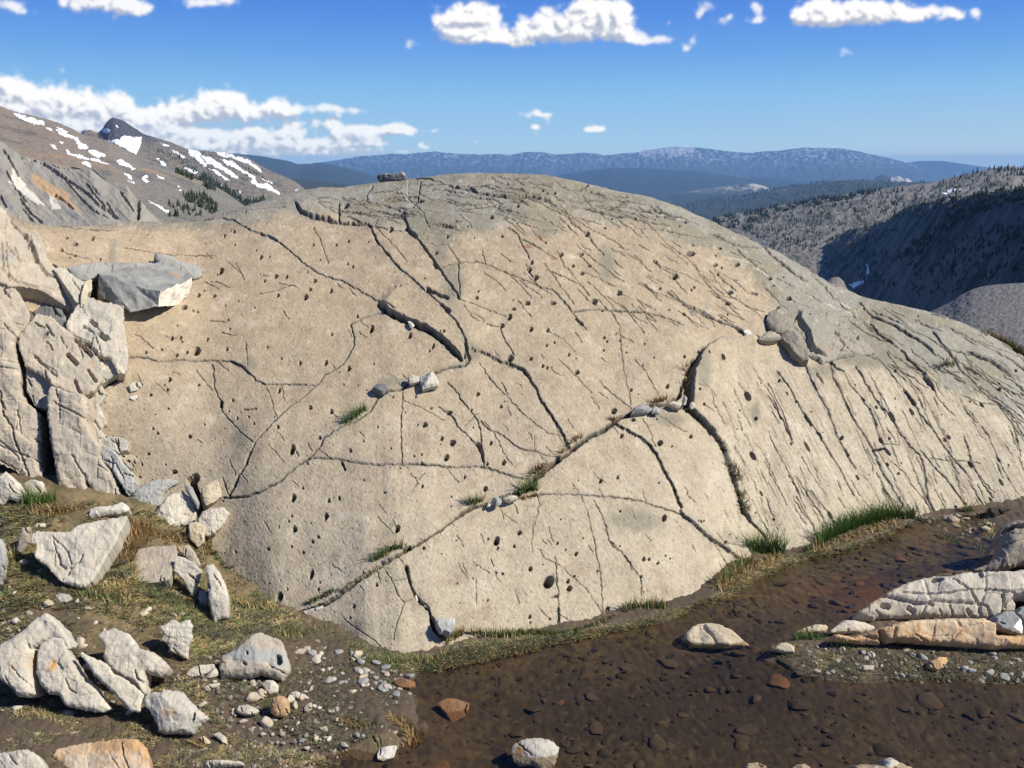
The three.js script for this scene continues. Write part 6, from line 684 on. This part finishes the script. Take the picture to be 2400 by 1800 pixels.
{ // grit and small gravel, past counting
  const r = rng(61), kinds = { pale: [], wet: [] }, geo = (seed, st) => { const g = new THREE.IcosahedronGeometry(1, 1), p = g.attributes.position, c = new Float32Array(p.count * 3); const q = rng(seed), key = new Map(); for (let i = 0; i < p.count; i++) { const k = p.getX(i).toFixed(2) + p.getY(i).toFixed(2) + p.getZ(i).toFixed(2); if (!key.has(k)) key.set(k, .7 + q() * .5); const d = key.get(k); p.setXYZ(i, p.getX(i) * d, p.getY(i) * d * .65, p.getZ(i) * d); const t = STYLE[st][0]; c.set(t, i * 3); } g.deleteAttribute('uv'); g.setAttribute('color', new THREE.BufferAttribute(c, 3)); g.computeVertexNormals(); return g; };
  const field = (poly, n, f) => { let x0 = 1e9, x1 = -1e9, y0 = 1e9, y1 = -1e9; for (const p of poly) { x0 = Math.min(x0, p[0]); x1 = Math.max(x1, p[0]); y0 = Math.min(y0, p[1]); y1 = Math.max(y1, p[1]); } for (let i = 0, k = 0; k < n && i < n * 12; i++) { const x = lerp(x0, x1, r()), y = lerp(y0, y1, r()); if (!inside(poly, x, y) || fbm(x / 40, y / 28, 12, 3) < -.12 + (r() - .5) * .5) continue; k++; const p = standOn(x, y), s = (1.2 + r() * r() * 5) * PX * p.distanceTo(STATION); f(p, s); } };
  field(pts('P', '420,1400 640,1370 880,1440 900,1500 860,1600 700,1659 420,1659 360,1500'), 800, (p, s) => kinds.pale.push([p, s])); field(pts('P', '0,1130 400,1280 640,1390 440,1480 0,1659'), 300, (p, s) => kinds.pale.push([p, s])); field(pts('P', '1690,1390 2212,1400 2212,1475 1850,1475 1690,1440'), 260, (p, s) => kinds.pale.push([p, s])); field(pts('P', '1980,1115 2140,1110 2150,1170 2080,1170'), 160, (p, s) => kinds.pale.push([p, s]));
  field(pts('P', '640,1659 900,1470 1250,1400 1480,1330 1640,1250 1830,1190 1960,1140 2130,1120 2150,1170 2100,1230 1900,1300 1850,1345 1700,1400 1780,1475 2212,1490 2212,1659'), 700, (p, s) => kinds.wet.push([p, s * 1.5]));
  const NAMES = { pale: 'fine pale grit and gravel strewn over the dark bank soil', wet: 'fine brown gravel covering the bed of the stream' };
  for (const kd in kinds) { const list = kinds[kd], im = new THREE.InstancedMesh(geo(kd === 'pale' ? 3 : 9, kd === 'pale' ? 'pale' : 'wet'), rockMat, list.length), m = new THREE.Matrix4(), q = new THREE.Quaternion(), e = new THREE.Euler(), col = new THREE.Color(); list.forEach(([p, s], i) => { q.setFromEuler(e.set(r() * .6, r() * 6.28, r() * .6)); m.compose(p, q, new THREE.Vector3(s * (.8 + r() * .7), s, s)); im.setMatrixAt(i, m); const t = .2 + r() * .5; im.setColorAt(i, col.setRGB(t, t * (.92 + r() * .1), t * (.85 + r() * .15))); }); im.castShadow = im.receiveShadow = true; im.name = numbered('gravel'); scene.add(im); tag(im, NAMES[kd], 'gravel', null, 'stuff'); }
}

// ---------------------------------------------------------------- grass
const PAL = { green: [[.065, .14, .022], [.11, .19, .034], [.15, .19, .05]], fresh: [[.13, .235, .03], [.19, .285, .05], [.09, .165, .03]], straw: [[.50, .385, .18], [.40, .30, .13], [.30, .235, .09]], brown: [[.26, .15, .05], [.18, .10, .034], [.33, .20, .07]], dull: [[.15, .15, .07], [.20, .18, .095], [.105, .115, .05]], dark: [[.10, .077, .052], [.14, .11, .08], [.07, .056, .038]] };
function blades(list) {   // [base, direction, height, width, colour, droop]
  const P = [], C = [], I = [], up = new THREE.Vector3(0, 1, 0), side = new THREE.Vector3(), p = new THREE.Vector3(); let k = 0;
  for (const [b, dir, h, w, c, droop] of list) {
    side.crossVectors(dir, up); if (side.lengthSq() < 1e-6) side.set(1, 0, 0); side.normalize(); const N = 4;
    for (let i = 0; i <= N; i++) { const t = i / N, ww = w * (1 - t * .92); p.copy(b).addScaledVector(dir, h * t); p.y -= droop * h * t * t; const sh = .8 + .4 * t; for (const q of [-1, 1]) { P.push(p.x + side.x * ww * q, p.y + side.y * ww * q, p.z + side.z * ww * q); C.push(c[0] * sh, c[1] * sh, c[2] * sh); } if (i < N) I.push(k + i * 2, k + i * 2 + 1, k + i * 2 + 2, k + i * 2 + 1, k + i * 2 + 3, k + i * 2 + 2); }
    k += (N + 1) * 2;
  }
  const g = new THREE.BufferGeometry(); g.setAttribute('position', new THREE.Float32BufferAttribute(P, 3)); g.setAttribute('color', new THREE.Float32BufferAttribute(C, 3)); g.setIndex(I); g.computeVertexNormals(); return g;
}
function tuft(label, z, line, n, hp, mix, o = {}) {   // blades along a measured line; mix: palette names
  const p = pts(z, line), r = rng(Math.round(p[0][0] * 7 + p[0][1])), list = []; let len = 0; const seg = []; for (let i = 0; i + 1 < p.length; i++) { const l = Math.hypot(p[i + 1][0] - p[i][0], p[i + 1][1] - p[i][1]); seg.push(l); len += l; }
  const first = o.on === 'dome' ? dome.spot(p[0][0], p[0][1]) : standOn(p[0][0], p[0][1]), k = PX * first.distanceTo(STATION), spread = o.spread ?? 8;
  n = Math.round(n * 1.35); hp *= 1.4; for (let i = 0; i < n; i++) {
    let t = r() * len, x = p[0][0], y = p[0][1]; for (let s = 0; s < seg.length; s++) { if (t <= seg[s] || s === seg.length - 1) { const f = seg[s] ? t / seg[s] : 0; x = lerp(p[s][0], p[s + 1][0], f); y = lerp(p[s][1], p[s + 1][1], f); break; } t -= seg[s]; }
    const a = r() * 6.283, q = Math.sqrt(r()) * spread; x += Math.cos(a) * q; y += Math.sin(a) * q * .6;
    const b = o.on === 'dome' ? dome.spot(x, y) : standOn(x, y); b.sub(first); b.y -= k * 1.5;
    const pal = PAL[mix[Math.floor(r() * mix.length)]], c = pal[Math.floor(r() * pal.length)], tt = .8 + r() * .4, out = (o.open ?? .6) * (.3 + r()), a2 = a + (r() - .5) * 1.6;
    const dir = new THREE.Vector3(Math.cos(a2) * out, 1, -Math.sin(a2) * out * .7 + .1).normalize(), h = hp * k * (.45 + r() * .75) * (pal === PAL.dark ? .6 : 1);
    list.push([b, dir, h, k * (.62 + r() * .5), [c[0] * tt, c[1] * tt, c[2] * tt], (o.droop ?? .35) * r()]);
  }
  if (o.stalks) for (let i = 0; i < o.stalks; i++) { const t = r(), x = lerp(p[0][0], p[p.length - 1][0], t), y = lerp(p[0][1], p[p.length - 1][1], t), b = groundHit(x, y).sub(first), a = (r() - .5) * .7; list.push([b, new THREE.Vector3(a, 1, (r() - .5) * .4).normalize(), k * (26 + r() * 34), k * .34, PAL.straw[2], .05]); }
  const m = mesh('grass_tuft', blades(list), leafMat); m.position.copy(first); tag(m, label, 'grass'); return m;
}
const D = { on: 'dome' };
tuft('green grass tuft at the foot of the black fissure on the left', 'D', '150,1340 220,1330 300,1320 350,1310', 150, 34, ['green', 'green', 'fresh'], { spread: 10 });
tuft('brown dry grass in front of the green tuft, under the left wall', 'D', '230,1400 330,1390 430,1390 520,1370', 260, 20, ['brown', 'brown', 'straw'], { spread: 14, open: 1 });
tuft('big clump of rusty brown dry grass right of the pointed boulder', 'G', '850,150 900,110 950,120 900,190 820,260', 420, 30, ['brown', 'brown', 'brown', 'straw'], { spread: 22, open: .9, droop: .6 });
tuft('brown drooping grass shelf along the rubble at the dome foot', 'G', '960,140 1040,170 1120,185 1200,190', 300, 22, ['brown', 'brown', 'straw'], { spread: 12, open: .9, droop: .7 });
tuft('dark red brown sedge along the straight edge of the pointed boulder', 'G', '640,420 720,330 800,270 860,330', 260, 18, ['brown', 'dark', 'brown'], { spread: 16 });
tuft('small brown grass clump between cream rock and dome corner', 'G', '1310,170 1350,150 1340,260 1330,300', 150, 18, ['brown', 'straw'], { spread: 9 });
tuft('straw coloured grass bunch at the left edge below the grey rock', 'G', '20,480 60,330 90,270', 140, 24, ['straw', 'straw', 'dull'], { spread: 8 });
tuft('grey green low herb mat left of the pointed boulder', 'G', '130,330 200,310 300,390 380,440', 520, 12, ['dull', 'dull', 'green'], { spread: 24, open: 1 });
tuft('green and straw grass at the lower tip of the pointed boulder', 'G', '540,540 620,520 700,560 780,600', 320, 16, ['green', 'straw', 'dull'], { spread: 20 });
tuft('bleached straw mat right of the pointed boulder tip', 'G', '700,470 780,460 820,520 860,580', 300, 14, ['straw'], { spread: 22, open: 1.4, droop: .8 });
tuft('grey green sedge mat below the flat brownish rock', 'G', '900,520 1000,490 1080,560 1180,600 1250,610', 620, 12, ['dull', 'dull', 'dark', 'green'], { spread: 24, open: 1 });
tuft('straw and green grass at the lowest corner of the dome', 'G', '1490,570 1560,590 1660,610 1780,630', 220, 14, ['straw', 'straw', 'green'], { spread: 10 });
tuft('green grass tuft growing in the upper left crack of the dome', 'E', '20,820 80,780 130,740 170,720', 110, 26, ['green', 'green', 'fresh'], { ...D, spread: 6, open: .8 });
tuft('brown grass wisp under the dark grey crack stone', 'E', '230,640 270,610 310,600', 40, 12, ['brown', 'straw'], { ...D, spread: 4 });
tuft('green tuft left of the round stone in the long crack', 'E', '830,1340 870,1325 920,1310', 90, 26, ['green', 'green', 'straw'], { ...D, spread: 6, open: 1 });
tuft('spiky green tuft in the middle of the long crack', 'E', '1170,1260 1210,1240 1250,1240', 140, 36, ['green', 'green', 'fresh'], { ...D, spread: 9, open: 1 });
tuft('straw fringe hanging below the spiky green tuft', 'E', '1160,1300 1230,1285 1290,1275', 80, 12, ['straw', 'brown'], { ...D, spread: 6 });
tuft('brown dry grass in the long crack above the spiky green tuft', 'E', '1230,1160 1290,1110 1350,1080', 130, 20, ['brown', 'dark', 'brown'], { ...D, spread: 9 });
tuft('thin brown grass farther up the long crack', 'E', '1400,1030 1480,960 1560,900', 90, 16, ['brown', 'brown', 'straw'], { ...D, spread: 6, open: 1 });
tuft('small reddish grass wisp under a dark pit beside the long crack', 'E', '1740,800 1790,780', 45, 14, ['brown'], { ...D, spread: 5, open: 1 });
tuft('brown spiky grass above the dark block in the long crack', 'E', '2010,680 2060,670 2110,660', 80, 18, ['brown', 'brown', 'straw'], { ...D, spread: 5, open: 1.1 });
tuft('rust brown grass filling the upper cleft beside the seamed block', 'F', '10,570 30,520 20,460', 110, 22, ['brown', 'straw'], { ...D, spread: 8, open: 1 });
tuft('mixed green and brown growth in the middle of the cleft', 'F', '300,1070 330,1140 350,1190', 110, 14, ['dull', 'brown', 'green'], { ...D, spread: 8 });
tuft('brown and green growth in the lower cleft of the seamed block', 'F', '365,1270 390,1340 410,1400', 90, 12, ['brown', 'green', 'straw'], { ...D, spread: 7 });
tuft('brown moss in the upper turn of the cleft', 'F', '220,900 260,950 285,1010', 60, 9, ['brown', 'dark'], { ...D, spread: 5 });
tuft('green grass on the lower long crack above the small dome block', 'H', '200,320 270,290 340,240 420,240', 170, 24, ['green', 'straw', 'green'], { ...D, spread: 7, open: .8 });
tuft('pale moss and grass along the lowest end of the long crack', 'H', '0,520 80,460 170,420 260,360', 200, 9, ['dull', 'straw', 'dark'], { ...D, spread: 7 });
tuft('dark grass in the crack where it meets the bank', 'G', '1980,600 2080,550 2180,500', 160, 12, ['dull', 'dark', 'green'], { ...D, spread: 8 });
tuft('pale wispy tuft high on the right flank of the dome', 'F', '1680,450 1720,440 1760,430', 60, 20, ['dull', 'straw', 'dull'], { ...D, spread: 6, open: 1.2 });
tuft('tiny red green sprig under the large pit near the stream', 'H', '1385,555 1410,540', 20, 12, ['brown', 'green'], { ...D, spread: 3 });
tuft('dense bright green grass at the foot of the cleft', 'I', '420,270 480,260 560,260 640,265', 340, 46, ['fresh', 'green', 'fresh'], { spread: 9 });
tuft('green grass running down to the stream with straw below it', 'I', '230,470 300,430 360,370 420,310', 260, 26, ['fresh', 'straw', 'straw', 'green'], { spread: 12 });
tuft('straw thatch overhanging the stream below the bright green grass', 'I', '250,500 350,430 470,360 650,290', 700, 20, ['straw', 'straw', 'straw', 'brown'], { spread: 15, droop: .9, open: 1 });
tuft('long band of green grass along the stream under the seamed block', 'I', '880,200 960,170 1050,120 1180,80 1300,50 1400,30', 760, 40, ['fresh', 'fresh', 'green'], { spread: 10 });
tuft('small green patch at the far end of the long grass band', 'I', '1420,50 1480,30 1510,40', 90, 22, ['green', 'dull'], { spread: 7 });
tuft('straw thatch below the long green grass band', 'I', '840,250 960,220 1080,170 1250,110 1400,70', 640, 16, ['straw', 'dark', 'brown', 'straw'], { spread: 14, droop: .8, open: 1 });
tuft('thin grass at the near end of the long green band', 'I', '790,265 840,235 880,210', 80, 18, ['dull', 'straw', 'green'], { spread: 7 });
tuft('lone yellow green sprig on the rock at the far stream edge', 'F', '1835,1380 1855,1370', 40, 24, ['straw', 'fresh'], { spread: 5, open: 1 });
tuft('green and straw grass tuft at the foot of the dome near mid stream', 'H', '1830,640 1920,620 2010,620 2100,620', 280, 26, ['fresh', 'straw', 'green', 'straw'], { spread: 10 });
tuft('thin mossy grass line at the dome foot beside the water', 'H', '1450,790 1560,760 1680,720 1780,680', 240, 12, ['dull', 'green', 'straw'], { spread: 8 });
tuft('green and straw grass with tall dry stalks at the dome foot', 'H', '840,800 960,800 1080,800 1200,790 1400,790', 520, 19, ['green', 'straw', 'straw', 'fresh'], { spread: 10, stalks: 16 });
tuft('straw grass beside the block stuck in the bank crack', 'H', '660,850 720,820 790,790', 150, 24, ['straw', 'green', 'straw'], { spread: 9 });
tuft('yellow green grass fringe below the small dome block', 'H', '270,960 360,970 500,980 640,950 700,900', 420, 15, ['straw', 'green', 'straw', 'dull'], { spread: 12, stalks: 6 });
tuft('green grass knot at the tip of the small dome block', 'G', '1800,790 1900,800 2000,790 2100,760', 260, 14, ['green', 'dull', 'straw'], { spread: 14 });
tuft('bright green patch of grass left of the orange slab', 'I', '740,820 820,820 900,830', 170, 18, ['fresh', 'green'], { spread: 9 });
tuft('grass fringe along the lower edge of the orange slab', 'I', '960,870 1100,870 1200,860', 160, 13, ['green', 'straw', 'dull'], { spread: 9 });
tuft('green grass at the right edge under the orange slab', 'I', '1990,890 2080,870 2160,860 2230,850', 260, 20, ['green', 'dull', 'fresh'], { spread: 14 });
tuft('straw tuft on the cream stone where the stream narrows', 'I', '600,900 650,890 700,890', 120, 14, ['straw', 'straw', 'brown'], { spread: 8, open: 1 });
tuft('yellow green moss bank in the stream near the rounded boulder', 'I', '1690,160 1760,190 1850,210 1960,240', 420, 8, ['fresh', 'dull', 'straw'], { spread: 12, open: 1 });
tuft('orange brown moss cushion in the stream corner with ochre rock', 'H', '330,1330 400,1360 450,1420 500,1480 440,1520', 620, 14, ['brown', 'brown', 'straw'], { spread: 16, open: 1 });
tuft('brown weed beside the orange moss cushion', 'H', '0,1340 100,1380 250,1390', 260, 12, ['brown', 'dark', 'dull'], { spread: 18, open: 1 });
tuft('straw heap between the lowest boulders at the left', 'G', '130,1320 230,1290 330,1330 400,1370', 300, 14, ['straw', 'straw', 'dull'], { spread: 20, open: 1.3, droop: .8 });
tuft('yellow sprouts at the bottom of the gravel', 'G', '1250,1500 1290,1510 1350,1540', 60, 14, ['straw', 'brown'], { spread: 8 });
tuft('brown green bushy grass on the slope at the right edge behind the dome', 'F', '2090,260 2150,240 2215,250', 260, 18, ['dull', 'brown', 'green'], { spread: 10 });
tuft('brown grass on the far ground behind the right flank of the dome', 'F', '1950,240 2010,250 2060,270', 160, 12, ['brown', 'dull', 'straw'], { spread: 8 });
// low growth that nobody could count
{
  const r = rng(404), one = (pal) => { const l = []; for (let i = 0; i < 16; i++) { const a = r() * 6.28, o = .5 + r() * .9, c = PAL[pal][Math.floor(r() * 3)]; l.push([new THREE.Vector3(Math.cos(a) * .5 * r(), -.1, Math.sin(a) * .5 * r()), new THREE.Vector3(Math.cos(a) * o, 1, Math.sin(a) * o).normalize(), .5 + r() * .7, .05 + r() * .04, c, r() * .5]); } return blades(l); };
  const kinds = { dull: [], straw: [], dark: [], green: [] };
  const field = (poly, n, hp, weights) => { let x0 = 1e9, x1 = -1e9, y0 = 1e9, y1 = -1e9; for (const p of poly) { x0 = Math.min(x0, p[0]); x1 = Math.max(x1, p[0]); y0 = Math.min(y0, p[1]); y1 = Math.max(y1, p[1]); } for (let i = 0, k = 0; k < n && i < n * 12; i++) { const x = lerp(x0, x1, r()), y = lerp(y0, y1, r()); if (!inside(poly, x, y)) continue; k++; const p = standOn(x, y); if (shore(p.x, p.z) < -.03) continue; const f = fbm(x / 45, y / 30, 6, 3) + (r() - .5) * .5; let kind = weights[Math.floor(clamp(.5 + f * .9, 0, .999) * weights.length)]; kinds[kind].push([p, hp * (.5 + r() * .9) * PX * p.distanceTo(STATION)]); } };
  field(pts('P', '0,1070 120,1085 250,1085 330,1105 440,1160 560,1285 690,1362 560,1400 430,1420 300,1350 200,1320 100,1310 0,1330'), 3600, 9, ['dark', 'dull', 'dull', 'straw', 'green', 'straw']);
  field(pts('P', '0,1330 300,1350 440,1420 440,1500 520,1600 700,1640 760,1659 0,1659'), 2900, 8, ['dark', 'straw', 'dull', 'dark', 'straw', 'dull']);
  field(pts('P', '440,1340 700,1360 900,1420 980,1440 900,1480 880,1580 700,1620 480,1520'), 2000, 6, ['dark', 'dull', 'dark', 'dull']);
  field(pts('P', '690,1340 760,1385 830,1415 960,1420 1000,1395 1150,1375 1340,1350 1480,1310 1480,1325 1300,1372 1180,1395 1080,1420 960,1445 860,1450 740,1410'), 1300, 9, ['dull', 'straw', 'dull', 'green', 'dark']);
  field(pts('P', '960,1405 1180,1380 1240,1376 1180,1398 1080,1420 970,1445'), 900, 8, ['dark', 'dark', 'straw']);
  field(pts('P', '1480,1310 1560,1280 1640,1235 1740,1196 1830,1180 1960,1130 1980,1122 1960,1140 1830,1192 1740,1210 1640,1250 1560,1296 1480,1322'), 900, 7, ['dark', 'straw', 'dull', 'dark']);
  field(pts('P', '1700,1392 1850,1396 2030,1408 2212,1404 2600,1405 2600,1500 2212,1475 2000,1466 1850,1472 1740,1462 1680,1420'), 3300, 6, ['dark', 'dark', 'dull', 'dark', 'straw']);
  field(pts('P', '1980,1120 2130,1110 2160,1170 2110,1170'), 500, 6, ['dark', 'dull', 'straw']);
  const NAMES = { dull: 'grey green ground cover creeping over the damp banks', straw: 'bleached straw litter lying over the left bank', dark: 'dark brown peaty grass mat on the wet banks', green: 'short green grass among the straw of the left bank' };
  for (const kind in kinds) { const list = kinds[kind], im = new THREE.InstancedMesh(one(kind), leafMat, list.length), m = new THREE.Matrix4(), q = new THREE.Quaternion(), up = new THREE.Vector3(0, 1, 0), col = new THREE.Color(); list.forEach(([p, h], i) => { q.setFromAxisAngle(up, r() * 6.28); m.compose(p, q, new THREE.Vector3(h * (1 + r()), h * .8, h * (1 + r()))); im.setMatrixAt(i, m); const t = .7 + r() * .6; im.setColorAt(i, col.setRGB(t, t, t)); }); im.castShadow = im.receiveShadow = true; im.name = numbered('ground_grass'); scene.add(im); tag(im, NAMES[kind], 'grass', null, 'stuff'); }
}
console.log('done');
renderer.render(scene, camera);
